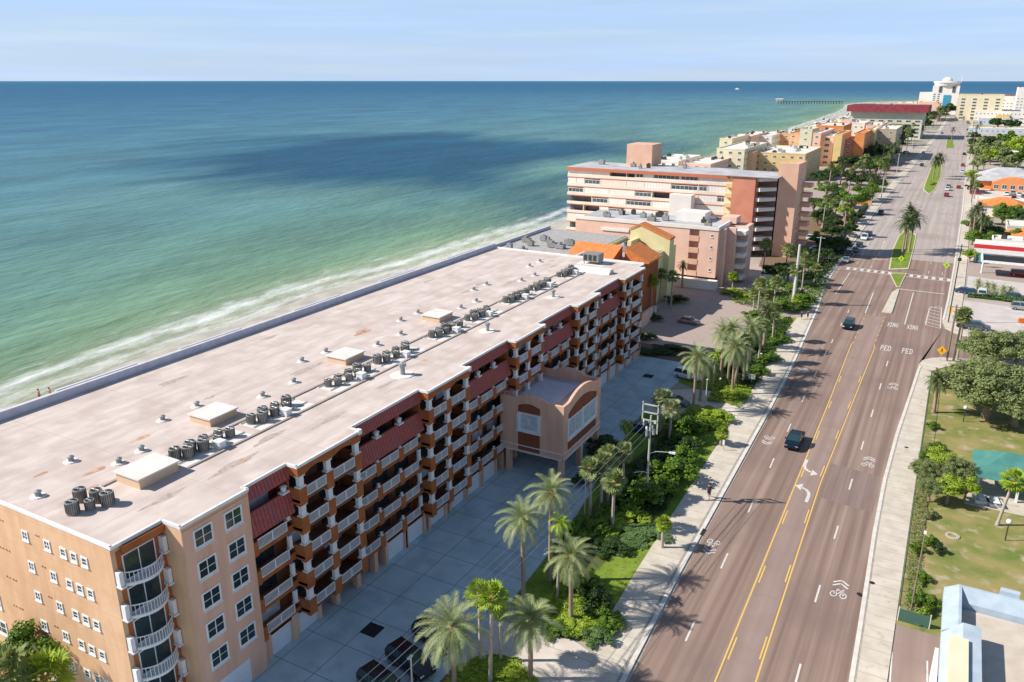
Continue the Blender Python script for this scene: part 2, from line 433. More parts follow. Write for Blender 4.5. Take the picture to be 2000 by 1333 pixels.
M_('sign_lime', (0.42, 0.66, 0.03, 1), rough=0.5)
M_('sign_orange', (0.85, 0.20, 0.02, 1), rough=0.5)
M_('sign_white', (0.8, 0.8, 0.8, 1), rough=0.5)
M_('sign_blue', (0.05, 0.30, 0.45, 1), rough=0.5)
M_('skin', (0.50, 0.28, 0.19, 1), rough=0.6)
M_('cloth_dark', (0.06, 0.035, 0.035, 1), rough=0.9)
M_('cloth_navy', (0.03, 0.04, 0.08, 1), rough=0.9)
M_('cloth_red', (0.45, 0.10, 0.05, 1), rough=0.9)
M_('hair', (0.03, 0.02, 0.015, 1), rough=0.7)
M_('teal_roof', (0.055, 0.19, 0.165, 1), (0.085, 0.24, 0.21, 1), scale=0.7, rough=0.6, stripes=[(1, 0.45, 0.05, (0.05, 0.2, 0.18, 1))])
M_('pale_blue', (0.36, 0.44, 0.51, 1), (0.44, 0.52, 0.59, 1), scale=0.8, rough=0.8)
M_('chain_green', (0.06, 0.13, 0.10, 1), rough=0.6)
M_('yellow_wall', (0.70, 0.62, 0.33, 1), (0.76, 0.68, 0.38, 1), scale=0.4, rough=0.85)
M_('pink_wall', (0.74, 0.48, 0.38, 1), (0.80, 0.54, 0.43, 1), scale=0.3, rough=0.85)
M_('gallery_cream', (0.74, 0.62, 0.52, 1), (0.80, 0.70, 0.60, 1), scale=0.3, rough=0.85)
M_('shutter', (0.74, 0.70, 0.64, 1), (0.80, 0.77, 0.72, 1), scale=0.3, rough=0.8, stripes=[(0, 1.0, 0.07, (0.55, 0.45, 0.38, 1))])
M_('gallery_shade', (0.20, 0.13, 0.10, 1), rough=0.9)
M_('white_wall', (0.74, 0.70, 0.64, 1), (0.80, 0.77, 0.72, 1), scale=0.3, rough=0.85)
M_('red_wall', (0.58, 0.22, 0.14, 1), (0.64, 0.27, 0.175, 1), scale=0.3, rough=0.85)
M_('red_trim', (0.52, 0.17, 0.10, 1), rough=0.8)
M_('salmon_wall', (0.66, 0.40, 0.285, 1), (0.73, 0.46, 0.33, 1), scale=0.3, rough=0.85)
M_('cream_wall', (0.72, 0.64, 0.44, 1), (0.78, 0.70, 0.50, 1), scale=0.3, rough=0.85)
M_('gold_wall', (0.70, 0.50, 0.22, 1), (0.76, 0.56, 0.27, 1), scale=0.3, rough=0.85)
M_('orange_wall', (0.68, 0.24, 0.08, 1), (0.74, 0.30, 0.11, 1), scale=0.3, rough=0.85)
M_('tan_wall', (0.44, 0.36, 0.26, 1), (0.50, 0.42, 0.31, 1), scale=0.3, rough=0.85)
M_('sage_wall', (0.55, 0.56, 0.42, 1), (0.62, 0.62, 0.48, 1), scale=0.3, rough=0.85)
M_('bluegray_wall', (0.42, 0.50, 0.58, 1), (0.50, 0.57, 0.64, 1), scale=0.3, rough=0.85)
M_('roof_beige', (0.50, 0.43, 0.35, 1), (0.62, 0.54, 0.45, 1), scale=0.5, rough=0.9, c3=(0.56, 0.46, 0.37, 1), scale3=0.8, lo3=0.55, hi3=0.75)
M_('red_band', (0.62, 0.04, 0.04, 1), rough=0.6)
M_('purple_cloth', (0.12, 0.09, 0.20, 1), rough=0.8)

def parent_off(p):
    off = Vector((0, 0, 0))
    while p is not None: off += Vector(p.location); p = p.parent
    return off
# ---------------------------------------------------------------- ground, beach, water
def sheet(name, pts, z, m, kind='structure', zb=None):
    b = MB()
    a = sum(pts[i][0] * pts[(i + 1) % len(pts)][1] - pts[(i + 1) % len(pts)][0] * pts[i][1] for i in range(len(pts)))
    if a < 0: pts = list(reversed(pts))
    if zb is None: b.face([(p[0], p[1], z) for p in pts])
    else: b.prism(pts, zb, z)
    return b.build(name, M[m] if isinstance(m, str) else m, kind=kind)

SHORE = [(-122, -600), (-126, -100), (-129, 20), (-133, 70), (-138, 100), (-140, 143), (-140, 165), (-136, 190), (-134, 232), (-133, 266), (-133, 310), (-137, 400), (-145, 600),
         (-156, 850), (-166, 1000), (-173, 1150), (-178, 1300), (-186, 1500), (-203, 1750), (-240, 2050), (-215, 2300), (-120, 2500), (80, 2620), (600, 2700), (2500, 2750), (9000, 2700)]
def shore_x(y):
    for (a, b), (c, d) in zip(SHORE, SHORE[1:]):
        if b <= y <= d: return a + (c - a) * (y - b) / (d - b)
    return SHORE[0][0] if y < -600 else -262
land_poly = [(x + 12, y) if y < 2050 else (x + 8, y - 12) for x, y in SHORE] + [(9000, -600)]
sheet('ground', land_poly, 0.0, 'land')
b = MB()
ys = [i * 10.0 for i in range(-20, 60)] + [600 + i * 50.0 for i in range(30)]
prof = [(30, -1.6), (10, -0.75), (0, -0.42), (-10, -0.12), (-17, 0.03), (-48, 0.06)]
rnd = random.Random(4)
off = [rnd.uniform(-1.2, 1.2) for _ in ys]
for i, y in enumerate(ys):
    for d, z in prof: b.v.append((shore_x(y) - d + (off[i] if -8 < d < 12 else 0), y, z))
K = len(prof)
for i in range(len(ys) - 1):
    for k in range(K - 1):
        a0 = i * K + k
        b.f.append((a0, a0 + 1, a0 + K + 1, a0 + K)); b.m.append(0 if k >= 3 else 1)
b.build('beach', [M['sand'], M['wet_sand']], kind='structure', smooth=True)

def seg_dist(px, py, ax, ay, bx, by):
    dx, dy = bx - ax, by - ay
    t = max(0, min(1, ((px - ax) * dx + (py - ay) * dy) / (dx * dx + dy * dy + 1e-9)))
    return math.hypot(px - ax - t * dx, py - ay - t * dy)
xs = sorted(set([-60000, -40000, -25000, -15000, -9000, -6000, -4000, -3000, -2400, -2000, -1700] + list(range(-1500, -400, 50)) + list(range(-400, -200, 12)) + list(range(-200, -110, 4)) +
                [-60, 100, 400, 900, 2000, 4000, 8000, 20000, 60000]))
yl = sorted(set([-600, -300, -100] + list(range(-40, 500, 12)) + list(range(500, 1200, 40)) + list(range(1200, 2800, 80)) + [2900, 3100, 3400, 3800, 4500, 5500, 7000, 9000, 12000, 18000, 30000, 60000]))
def inside(poly, x, y):
    c = False
    for i in range(len(poly)):
        (x1, y1), (x2, y2) = poly[i], poly[i - 1]
        if (y1 > y) != (y2 > y) and x < (x2 - x1) * (y - y1) / (y2 - y1) + x1: c = not c
    return c
# outline of a patch of darker water colour off the hotels
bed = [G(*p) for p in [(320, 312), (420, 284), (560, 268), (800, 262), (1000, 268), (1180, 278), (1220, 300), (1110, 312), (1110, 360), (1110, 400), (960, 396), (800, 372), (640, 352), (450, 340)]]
bv = []; sh = []; dp = []
for y in yl:
    for x in xs:
        bv.append((x, y, -0.4))
        d = min(seg_dist(x, y, a[0], a[1], c[0], c[1]) for a, c in zip(SHORE, SHORE[1:]))
        if y < 2050:
            if x > shore_x(y): d = 0
        elif inside(SHORE + [(9000, -600)], x, y): d = 0
        sh.append(d)
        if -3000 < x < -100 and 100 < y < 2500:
            e = min(seg_dist(x, y, bed[i - 1][0], bed[i - 1][1], bed[i][0], bed[i][1]) for i in range(len(bed)))  # distance to the outline of the darker water patch
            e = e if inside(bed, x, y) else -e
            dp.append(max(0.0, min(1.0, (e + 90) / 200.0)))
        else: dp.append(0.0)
n = len(xs)
fc = [(j * n + i, j * n + i + 1, (j + 1) * n + i + 1, (j + 1) * n + i) for j in range(len(yl) - 1) for i in range(n - 1)]
me = bpy.data.meshes.new('sea'); me.from_pydata(bv, [], fc)
at = me.attributes.new('shore', 'FLOAT', 'POINT'); at.data.foreach_set('value', sh)
at = me.attributes.new('bed', 'FLOAT', 'POINT'); at.data.foreach_set('value', dp)  # weight of the darker patch in the water colour
m = bpy.data.materials.new('sea_water'); m.use_nodes = True
t = m.node_tree; N = t.nodes; L = t.links; P = N['Principled BSDF']
geo = N.new('ShaderNodeNewGeometry')
def noise(sc, det, stretch, rough=0.55):
    mpn = N.new('ShaderNodeMapping'); mpn.inputs['Scale'].default_value = stretch
    L.new(geo.outputs['Position'], mpn.inputs['Vector'])
    q = N.new('ShaderNodeTexNoise'); q.inputs['Scale'].default_value = sc; q.inputs['Detail'].default_value = det; q.inputs['Roughness'].default_value = rough
    L.new(mpn.outputs[0], q.inputs['Vector']); return q.outputs['Fac']
def math_(op, a, b2=None, c=None):
    q = N.new('ShaderNodeMath'); q.operation = op
    for i, v in enumerate((a, b2, c)):
        if v is None: continue
        if isinstance(v, (int, float)): q.inputs[i].default_value = v
        else: L.new(v, q.inputs[i])
    return q.outputs[0]
ash = N.new('ShaderNodeAttribute'); ash.attribute_name = 'shore'
abd = N.new('ShaderNodeAttribute'); abd.attribute_name = 'bed'  # weight of the darker patch in the water colour
wob = noise(0.012, 4, (1, 0.5, 1))
d1 = math_('MULTIPLY', ash.outputs['Fac'], math_('ADD', 0.45, math_('MULTIPLY', wob, 1.1)))
lg = math_('DIVIDE', math_('LOGARITHM', math_('ADD', d1, 1.0), 10.0), 4.5)
cr = N.new('ShaderNodeValToRGB'); e = cr.color_ramp
stops = [(0.0, (0.46, 0.44, 0.34)), (0.20, (0.33, 0.37, 0.25)), (0.31, (0.165, 0.275, 0.165)), (0.40, (0.125, 0.245, 0.19)), (0.50, (0.098, 0.220, 0.225)), (0.58, (0.072, 0.195, 0.245)),
         (0.66, (0.045, 0.155, 0.240)), (0.76, (0.018, 0.112, 0.210)), (0.88, (0.010, 0.10, 0.195)), (1.0, (0.022, 0.13, 0.24))]
e.elements[0].position = 0; e.elements[0].color = stops[0][1] + (1,)
e.elements[1].position = 1; e.elements[1].color = stops[-1][1] + (1,)
for p_, c_ in stops[1:-1]:
    q = e.elements.new(p_); q.color = c_ + (1,)
L.new(lg, cr.inputs['Fac'])
patch_mask = N.new('ShaderNodeMapRange'); patch_mask.inputs[1].default_value = 0.35; patch_mask.inputs[2].default_value = 0.58
L.new(math_('ADD', math_('MULTIPLY', abd.outputs['Fac'], 0.5), math_('SUBTRACT', math_('MULTIPLY', noise(0.011, 7, (1, 0.22, 1), .6), 0.9), 0.2)), patch_mask.inputs[0])
mx1 = N.new('ShaderNodeMixRGB'); mx1.inputs[2].default_value = (0.004, 0.068, 0.13, 1)  # darker blue mixed into the water colour over the patch
L.new(math_('MULTIPLY', patch_mask.outputs[0], 0.92), mx1.inputs[0]); L.new(cr.outputs[0], mx1.inputs[1])
pat = N.new('ShaderNodeMapRange'); pat.inputs[1].default_value = 0.38; pat.inputs[2].default_value = 0.7; pat.inputs[3].default_value = 0.80; pat.inputs[4].default_value = 1.20
L.new(noise(0.02, 6, (1, 0.35, 1), 0.62), pat.inputs[0])
pat2 = N.new('ShaderNodeMapRange'); pat2.inputs[1].default_value = 0.3; pat2.inputs[2].default_value = 0.7; pat2.inputs[3].default_value = 0.86; pat2.inputs[4].default_value = 1.14
L.new(noise(0.16, 6, (1, 0.22, 1), 0.7), pat2.inputs[0])
patm = math_('MULTIPLY', pat.outputs[0], pat2.outputs[0])
vm = N.new('ShaderNodeMixRGB'); vm.blend_type = 'MULTIPLY'; vm.inputs[0].default_value = 1
L.new(mx1.outputs[0], vm.inputs[1]); L.new(patm, vm.inputs[2])
# foam: ragged bands that follow the waterline
fn = noise(0.2, 8, (1, 0.4, 1), 0.75)
dd = math_('ADD', ash.outputs['Fac'], math_('MULTIPLY', math_('SUBTRACT', noise(0.03, 4, (1, 0.6, 1)), 0.5), 14.0))
def band(c, wd):
    return math_('SUBTRACT', 1.0, math_('MINIMUM', 1.0, math_('DIVIDE', math_('ABSOLUTE', math_('SUBTRACT', dd, c)), wd)))
bands = math_('MAXIMUM', math_('MAXIMUM', math_('MULTIPLY', band(2.5, 6.0), 0.8), band(9.5, 6.0)), math_('MULTIPLY', band(17, 4.0), 0.4))
fr = N.new('ShaderNodeMapRange'); fr.inputs[1].default_value = 0.52; fr.inputs[2].default_value = 1.45
L.new(math_('ADD', bands, math_('MULTIPLY', math_('SUBTRACT', fn, 0.44), 2.2)), fr.inputs[0])
mx2 = N.new('ShaderNodeMixRGB'); mx2.inputs[2].default_value = (0.74, 0.76, 0.74, 1)
L.new(fr.outputs[0], mx2.inputs[0]); L.new(vm.outputs[0], mx2.inputs[1])
L.new(mx2.outputs[0], P.inputs['Base Color'])
P.inputs['Roughness'].default_value = 0.42; P.inputs['Specular IOR Level'].default_value = 0.13; P.inputs['IOR'].default_value = 1.33
bp = N.new('ShaderNodeBump'); bp.inputs['Strength'].default_value = 0.55; bp.inputs['Distance'].default_value = 1.6
L.new(math_('ADD', math_('MULTIPLY', noise(0.05, 6, (1, 0.3, 1), .65), 2.0), noise(0.3, 5, (1, 0.4, 1))), bp.inputs['Height'])
L.new(bp.outputs[0], P.inputs['Normal'])
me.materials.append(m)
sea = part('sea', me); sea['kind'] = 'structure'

# ---------------------------------------------------------------- the road
RT = [(-60, -17.5, 0.5), (30, -19.1, -0.7), (57, -19.5, -1.5), (75, -20.2, -1.9), (95, -20.6, -2.45), (110, -20.9, -2.6), (127, -21.2, -2.3), (150, -21.9, -1.4), (161, -22.4, -1.0),
      (198, -24.3, 2.0), (220, -26.2, 2.6), (264, -26.9, 3.2), (387, -27.3, 4.2), (600, -24.5, 4.6), (890, -21.8, 5.2), (1400, -21.6, 4.9), (1900, -18, 6)]
def rl(y, k):
    for a, c in zip(RT, RT[1:]):
        if a[0] <= y <= c[0]:
            t_ = (y - a[0]) / (c[0] - a[0]); return a[k] + (c[k] - a[k]) * t_
    return RT[-1][k]
YS = [-60, 0, 30, 45, 57, 66, 75, 85, 95, 103, 110, 118, 127, 138, 150, 161, 172, 185, 198, 209, 220, 242, 264, 300, 340, 387, 450, 520, 600, 700, 800, 890, 1050, 1200, 1400, 1600, 1900]
def strip(name, m, fa, fb, z, y0, y1, kind='structure', zb=None, step=None, parent=None):
    yy = [y0] + [y for y in YS if y0 < y < y1] + [y1]
    b = MB()
    A = [(fa(y), y) for y in yy]; B = [(fb(y), y) for y in yy]
    for i in range(len(yy) - 1):
        b.face([(A[i][0], A[i][1], z), (B[i][0], B[i][1], z), (B[i + 1][0], B[i + 1][1], z), (A[i + 1][0], A[i + 1][1], z)])
        if zb is not None:
            for Q in (A, B): b.face([(Q[i][0], Q[i][1], zb), (Q[i + 1][0], Q[i + 1][1], zb), (Q[i + 1][0], Q[i + 1][1], z), (Q[i][0], Q[i][1], z)])
    return b.build(name, M[m], parent=parent, kind=kind)
Lc = lambda y: rl(y, 1); Rc = lambda y: rl(y, 2)
strip('road', 'asphalt', lambda y: Lc(y) - 0.05, lambda y: Rc(y) + 0.05, 0.010, -60, 1900)
strip('road_beyond_crossing', 'asphalt_old', lambda y: Lc(y) - 0.02, lambda y: Rc(y) + 0.02, 0.0145, 268, 1890)
# side street mouth on the right, with its rounded corners
sheet('side_street', [(-1.05, 160.5), (-1.0, 165.0), (-0.4, 167.6), (1.0, 170.0), (2.9, 171.3), (9, 173.3), (14, 175.5), (60, 190), (60, 199), (14, 188.5), (7.5, 187.6), (4.6, 189.5), (2.6, 193), (2.0, 198.5)], 0.014, 'asphalt')
YLx = lambda y: -12.35 - 0.012 * (y - 60) if y < 140 else -13.32 - 0.018 * (y - 140)
YRx = lambda y: -9.05 - 0.02 * (y - 60) if y < 105 else -9.95 + 0.008 * (y - 105)
strip('median_lane', 'asphalt_mid', lambda y: YLx(y) + 0.2, lambda y: YRx(y) - 0.2, 0.014, -60, 196)
for y0, y1, x0, x1 in [(101, 112, 0, 0)]:
    sheet('road_patch', [(YRx(y0) + 0.35, y0), (Rc(y0) - 0.4, y0 - 1), (Rc(y1) - 0.4, y1 - 1), (YRx(y1) + 0.35, y1)], 0.014, 'asphalt_patch')
rc = random.Random(8); b = MB()
for i in range(7):
    x, y = rc.uniform(-19, -3), rc.uniform(60, 200); a = rc.uniform(-.3, .3) + (math.pi / 2 if i % 2 else 0)
    for k in range(7):
        x2, y2 = x + math.cos(a) * .9, y + math.sin(a) * .9; d = Vector((y - y2, x2 - x)).normalized() * .025
        b.face([(x - d.x, y - d.y, .0195), (x2 - d.x, y2 - d.y, .0195), (x2 + d.x, y2 + d.y, .0195), (x + d.x, y + d.y, .0195)]); x, y = x2, y2; a += rc.uniform(-.5, .5)
o = b.build('road_crack', M['asphalt_patch'], kind='structure')
# side sidewalks, kerbs, gutters
strip('gutter_left', 'gutter', lambda y: Lc(y), lambda y: Lc(y) + 0.28, 0.022, -60, 1400)
strip('kerb_left', 'kerb', lambda y: Lc(y) - 0.45, lambda y: Lc(y), 0.15, -60, 1400, zb=0.0)
strip('verge_left', 'gutter', lambda y: Lc(y) - 0.75, lambda y: Lc(y) - 0.45, 0.13, -60, 1400, zb=0.0)
strip('sidewalk_left', 'concrete', lambda y: Lc(y) - (3.9 if y < 60 else 4.5 if y < 180 else 3.6), lambda y: Lc(y) - 0.75, 0.14, -60, 1400, zb=0.0)
for y0, y1 in ((-60, 163), (200, 1400)):
    strip('kerb_right', 'kerb', lambda y: Rc(y), lambda y: Rc(y) + 0.42, 0.15, y0, y1, zb=0.0)
    strip('gutter_right', 'gutter', lambda y: Rc(y) + 0.42, lambda y: Rc(y) + 0.62, 0.13, y0, y1, zb=0.0)
    strip('sidewalk_right', 'concrete', lambda y: Rc(y) + 0.62, lambda y: (1.35 if y < 163 else Rc(y) + 3.4), 0.14, y0, y1, zb=0.0)
sheet('corner_pavement', [(-1.0, 163), (-0.5, 166.8), (1.0, 169.2), (2.9, 170.6), (6, 171.6), (6, 168.5), (2.5, 163), (1.35, 163)], 0.15, 'concrete', zb=0)
sheet('corner_pavement', [(2.1, 200), (2.9, 193.4), (4.9, 190.4), (7.5, 188.4), (13, 189.6), (12, 193), (7, 192.5), (5.4, 196), (5.4, 200)], 0.15, 'concrete', zb=0)

# painted lines ------------------------------------------------------------
def quad_line(b, x0, y0, x1, y1, wd, z=0.022):
    d = Vector((x1 - x0, y1 - y0)).normalized(); nx, ny = -d.y * wd / 2, d.x * wd / 2
    b.face([(x0 - nx, y0 - ny, z), (x1 - nx, y1 - ny, z), (x1 + nx, y1 + ny, z), (x0 + nx, y0 + ny, z)])
def painted(name, b, m='white_line'):
    me_ = b.mesh(name, M[m]); bm_ = bmesh.new(); bm_.from_mesh(me_)
    for f in bm_.faces:
        f.normal_update()
        if f.normal.z < 0: f.normal_flip()
    bm_.to_mesh(me_); bm_.free(); o = part(name, me_); o['kind'] = 'structure'; return o
b = MB()
for y in range(-20, 170, 4):
    quad_line(b, YLx(y), y, YLx(y + 4), y + 4, 0.16); quad_line(b, YRx(y), y, YRx(y + 4), y + 4, 0.16)
y = 64.3 - 13.75 * 5
while y < 158:
    quad_line(b, YLx(y) + 0.33, y, YLx(y + 3.6) + 0.33, y + 3.6, 0.15); quad_line(b, YRx(y) - 0.33, y + 1.5, YRx(y + 3.6) - 0.33, y + 5.1, 0.15); y += 13.75
for y in range(172, 200, 4):
    quad_line(b, -13.7, y, -13.7, y + 1.2, 0.15); quad_line(b, -9.6 - 0.01 * (y - 172), y, -9.6, y + 1.2, 0.15)
painted('yellow_road_marking', b, 'yellow_line')
b = MB()
y = 66.6 - 13.8 * 5
while y < 168:
    quad_line(b, -16.35 - 0.0135 * (y - 66), y - 1.7, -16.4 - 0.0135 * (y - 62), y + 1.7, 0.2)
    quad_line(b, -5.9 if y < 75 else -6.3, y - 3.0, -5.95 if y < 75 else -6.3, y + 0.4, 0.2); y += 13.8
for y in (170, 184, 196): quad_line(b, -17.6, y, -17.7, y + 3, 0.18)
for y in range(250, 1200, 14):
    quad_line(b, -17.9, y, -17.9, y + 3.4, 0.14); quad_line(b, -22.0, y + 3, -22.0, y + 6.4, 0.14)
    quad_line(b, -2.8, y, -2.8, y + 3.4, 0.14); quad_line(b, 0.6, y, 0.6, y + 3.4, 0.14)
quad_line(b, *G(1706, 572), *G(1690, 612), 0.22); quad_line(b, *G(1660, 533), *G(1632, 575), 0.2)
quad_line(b, *G(1784, 572), *G(1767, 634), 0.22); quad_line(b, *G(1757, 565), *G(1845, 575), 0.5)
# crosswalk
for i in range(15):
    t_ = i / 14.0
    if 0.46 < t_ < 0.6: continue
    x, y = -23.6 + 26.0 * t_, 246.0 - 2.0 * t_
    b.face([(x - 0.45, y - 1.5, 0.022), (x + 0.45, y - 1.5, 0.022), (x + 0.45, y + 1.5, 0.022), (x - 0.45, y + 1.5, 0.022)])
for d in (-1.9, 1.9): quad_line(b, -24.5, 246 + d, 2.6, 244 + d, 0.3)
# stop lines and lane edges by the shaded crossing
quad_line(b, *G(1668, 506), *G(1735, 508), 0.5); quad_line(b, *G(1683, 498), *G(1707, 455), 0.2); quad_line(b, *G(1715, 500), *G(1728, 470), 0.2)
quad_line(b, -24.6, 262, -24.9, 380, 0.18)
# hatched box by the side street
hx = [(-1.1, 195), (-0.9, 210), (0.9, 212.4), (1.6, 211.8), (1.9, 192.6), (-0.9, 194)]
for a, c in zip(hx, hx[1:] + hx[:1]): quad_line(b, a[0], a[1], c[0], c[1], 0.22)
for y in range(195, 211, 3): quad_line(b, -1.0, y + 1.6, 1.7, y, 0.26)
painted('white_road_marking', b)

def arrow(cx, cy, sgn):
    b = MB(); z = 0.024
    P_ = [(0.75 * sgn, -1.5), (0.75 * sgn, -0.2), (0.55 * sgn, 0.45), (0.1 * sgn, 0.85), (-0.5 * sgn, 1.05)]
    for (a, c), wd in zip(zip(P_, P_[1:]), (0.42, 0.42, 0.42, 0.36)): quad_line(b, cx + a[0], cy + a[1] * 1.5, cx + c[0], cy + c[1] * 1.5, wd, z)
    b.face([(cx - 0.45 * sgn, cy + 0.7, z), (cx - 1.35 * sgn, cy + 1.75, z), (cx - 0.45 * sgn, cy + 2.7, z)])
    painted('turn_arrow', b)
arrow(-11.5, 101.0, 1)
b = MB(); z = 0.024
P_ = [(-0.75, 1.5), (-0.75, 0.2), (-0.55, -0.45), (-0.1, -0.85), (0.5, -1.05)]
for (a, c), wd in zip(zip(P_, P_[1:]), (0.42, 0.42, 0.42, 0.36)): quad_line(b, -12.0 + a[0], 109.3 + a[1] * 1.5, -12.0 + c[0], 109.3 + c[1] * 1.5, wd, z)
b.face([(-11.55, 108.6, z), (-10.65, 107.55, z), (-11.55, 106.6, z)])
painted('turn_arrow', b)
def sharrow(cx, cy, s=1.0, up=True):
    b = MB(); z = 0.024; k = 1 if up else -1
    def ring(ox, oy, r):
        for i in range(14):
            a, c = 2 * math.pi * i / 14, 2 * math.pi * (i + 1) / 14
            b.face([(cx + k * (ox + q * math.cos(u)) * s, cy + k * (oy + 1.5 * q * math.sin(u)) * s, z) for q, u in ((r, a), (r, c), (r - 0.12, c), (r - 0.12, a))])
    ring(-0.52, -1.2, 0.4); ring(0.52, -1.2, 0.4)
    def ln(x0, y0, x1, y1, wd=0.13): quad_line(b, cx + k * x0 * s, cy + k * y0 * s, cx + k * x1 * s, cy + k * y1 * s, wd * s, z)
    ln(-0.52, -1.2, -0.2, -0.3); ln(-0.2, -0.3, 0.35, -0.3); ln(0.52, -1.2, 0.35, -0.1); ln(-0.1, -1.0, 0.35, -0.3); ln(-0.3, -0.1, 0, -0.1, 0.16); ln(0.3, -0.02, 0.55, -0.02)
    for oy in (0.5, 1.2): ln(-0.85, oy, 0, oy + 0.75, 0.24); ln(0, oy + 0.75, 0.85, oy, 0.24)
    painted('bicycle_marking', b)
for p in [(-4.35, 81.0), (-4.9, 115.0), (-4.3, 149.3)]: sharrow(p[0], p[1], .92)
for p in [(-18.7, 82.6), (-19.1, 115.6), (-20.0, 150)]: sharrow(p[0], p[1], .85, False)

FIVE = {'P': ['1110', '1001', '1001', '1110', '1000', '1000', '1000'], 'E': ['1111', '1000', '1000', '1110', '1000', '1000', '1111'], 'D': ['1110', '1001', '1001', '1001', '1001', '1001', '1110'],
        'X': ['1001', '1001', '0110', '0110', '0110', '1001', '1001'], 'I': ['111', '010', '010', '010', '010', '010', '111'], 'N': ['1001', '1101', '1101', '1011', '1011', '1001', '1001'],
        'G': ['0110', '1001', '1000', '1011', '1001', '1001', '0110'], '1': ['010', '110', '010', '010', '010', '010', '111'], '0': ['0110', '1001', '1001', '1001', '1001', '1001', '0110'],
        '3': ['1110', '0001', '0001', '0110', '0001', '0001', '1110']}
def road_word(word, cx, cy, wd, ht):
    cols = sum(len(FIVE[c][0]) + 1 for c in word) - 1
    b = MB(); u = wd / cols; v = ht / 7; x = cx - wd / 2
    for c in word:
        for r_, row in enumerate(FIVE[c]):
            for q, bit in enumerate(row):
                if bit == '1': b.face([(x + q * u, cy + ht / 2 - (r_ + 1) * v, 0.024), (x + (q + 1) * u, cy + ht / 2 - (r_ + 1) * v, 0.024), (x + (q + 1) * u, cy + ht / 2 - r_ * v, 0.024), (x + q * u, cy + ht / 2 - r_ * v, 0.024)])
        x += (len(FIVE[c][0]) + 1) * u
    painted('road_lettering', b)
for cx in (-7.4, -3.4): road_word('PED', cx, 172.0, 1.9, 3.6); road_word('XING', cx - 0.1, 190.5, 2.2, 3.6)

# medians with kerb and grass ------------------------------------------------
def island(name, pix, m_in='lawn', inset=0.32):
    pts = [G(*p) for p in pix]
    cx = sum(p[0] for p in pts) / len(pts); cy = sum(p[1] for p in pts) / len(pts)
    sheet(name + '_kerb', pts, 0.16, 'kerb_yellow', zb=0.0)
    inn = []
    for p in pts:
        d = Vector((cx - p[0], cy - p[1])); l = d.length; d.x *= 1; d.normalize()
        dx = inset if cx > p[0] else -inset
        inn.append((p[0] + dx * min(1, abs(cx - p[0]) / 1.0), p[1] + (1.6 if cy > p[1] else -1.6) * min(1, abs(cy - p[1]) / 20)))
    if m_in: sheet(name, inn, 0.20, m_in, zb=0.05)
island('median_grass', [(1735, 528), (1742, 490), (1755, 462), (1768, 448), (1790, 460), (1784, 490), (1774, 527)])
island('median_grass', [(1738, 535), (1771, 535), (1764, 548), (1758, 562), (1751, 562)])
island('median_island', [(1752, 566), (1756, 566), (1741, 613), (1722, 611), (1742, 572)], None)
sheet('median_island_top', [G(*p) for p in [(1751, 566), (1757, 566), (1742, 612), (1723, 611)]], 0.19, 'concrete', zb=0)
island('median_grass', [(1803, 372), (1806, 360), (1822, 318), (1840, 318), (1838, 345), (1826, 372), (1815, 380)])
island('median_grass', [(1846, 290), (1850, 270), (1862, 270), (1864, 290)])

# ---------------------------------------------------------------- lots, drives, lawns (left side)
sheet('parking_lot', [(-34.2, -30), (-34.2, 62), (-35.0, 78), (-37.3, 95), (-38.6, 106), (-39.6, 118), (-38.6, 133), (-41.5, 143.5), (-62, 143.5), (-62, -30)], 0.02, 'lot_concrete')
sheet('driveway', [(-34.2, 44), (-34.2, 59.5), (-31.5, 58.2), (-26, 59.6), (-23.2, 58.6), (-23.3, 42), (-28, 41)], 0.16, 'drive_concrete', zb=0)
sheet('driveway', [(-39.4, 127.5), (-39.4, 116.5), (-34, 117.6), (-30, 119.6), (-25.0, 118.5), (-25.8, 128.6), (-31, 131), (-35, 130.5)], 0.16, 'drive_concrete', zb=0)
sheet('driveway', [(-36, 199), (-38, 192), (-33, 187), (-26.6, 186), (-27.5, 196)], 0.16, 'pavers', zb=0)
sheet('driveway', [(-44, 232), (-44, 212), (-28, 210), (-29.6, 226), (-36, 228)], 0.05, 'drive_concrete')
sheet('courtyard', [(-62, 203), (-58.5, 186), (-53.8, 151.5), (-41, 150.5), (-34.5, 156), (-33.2, 190), (-39, 214), (-48, 218)], 0.03, 'pavers')
sheet('lawn', [(-34.2, 62), (-31.5, 59.4), (-26, 60.2), (-23.8, 60), (-24.95, 95), (-25.8, 118), (-30, 118.8), (-34, 116.5), (-39.2, 116), (-38.5, 106), (-37.2, 95), (-35.0, 78)], 0.12, 'lawn', zb=0)
sheet('lawn', [(-38.6, 133), (-35, 131), (-31, 131.5), (-25.9, 129.4), (-26.9, 185), (-33, 186), (-34, 156), (-41, 150), (-41.2, 143.6)], 0.12, 'lawn', zb=0)
sheet('planting_bed', [(-62, 143.5), (-41.3, 143.5), (-41, 150.3), (-54, 151.3), (-62, 150)], 0.14, 'mulch', zb=0)
sheet('lawn', [(-34.2, 50.5), (-34.2, 38), (-28.0, 40), (-27.3, 47.5), (-30.5, 51.5)], 0.18, 'mulch', zb=0)
sheet('garden', [(-56, 300), (-47, 236), (-34, 238), (-33.5, 300), (-34, 345), (-50, 345)], 0.10, 'mulch', zb=0)
sheet('garden', [(-44, 400), (-33, 400), (-31.5, 560), (-60, 600), (-66, 440)], 0.10, 'pavers', zb=0)
sheet('hotel_yard', [(-44, 620), (-62, 420), (-56, 300), (-44, 232), (-34, 232), (-31.6, 260), (-31.4, 600)], 0.03, 'pavers')
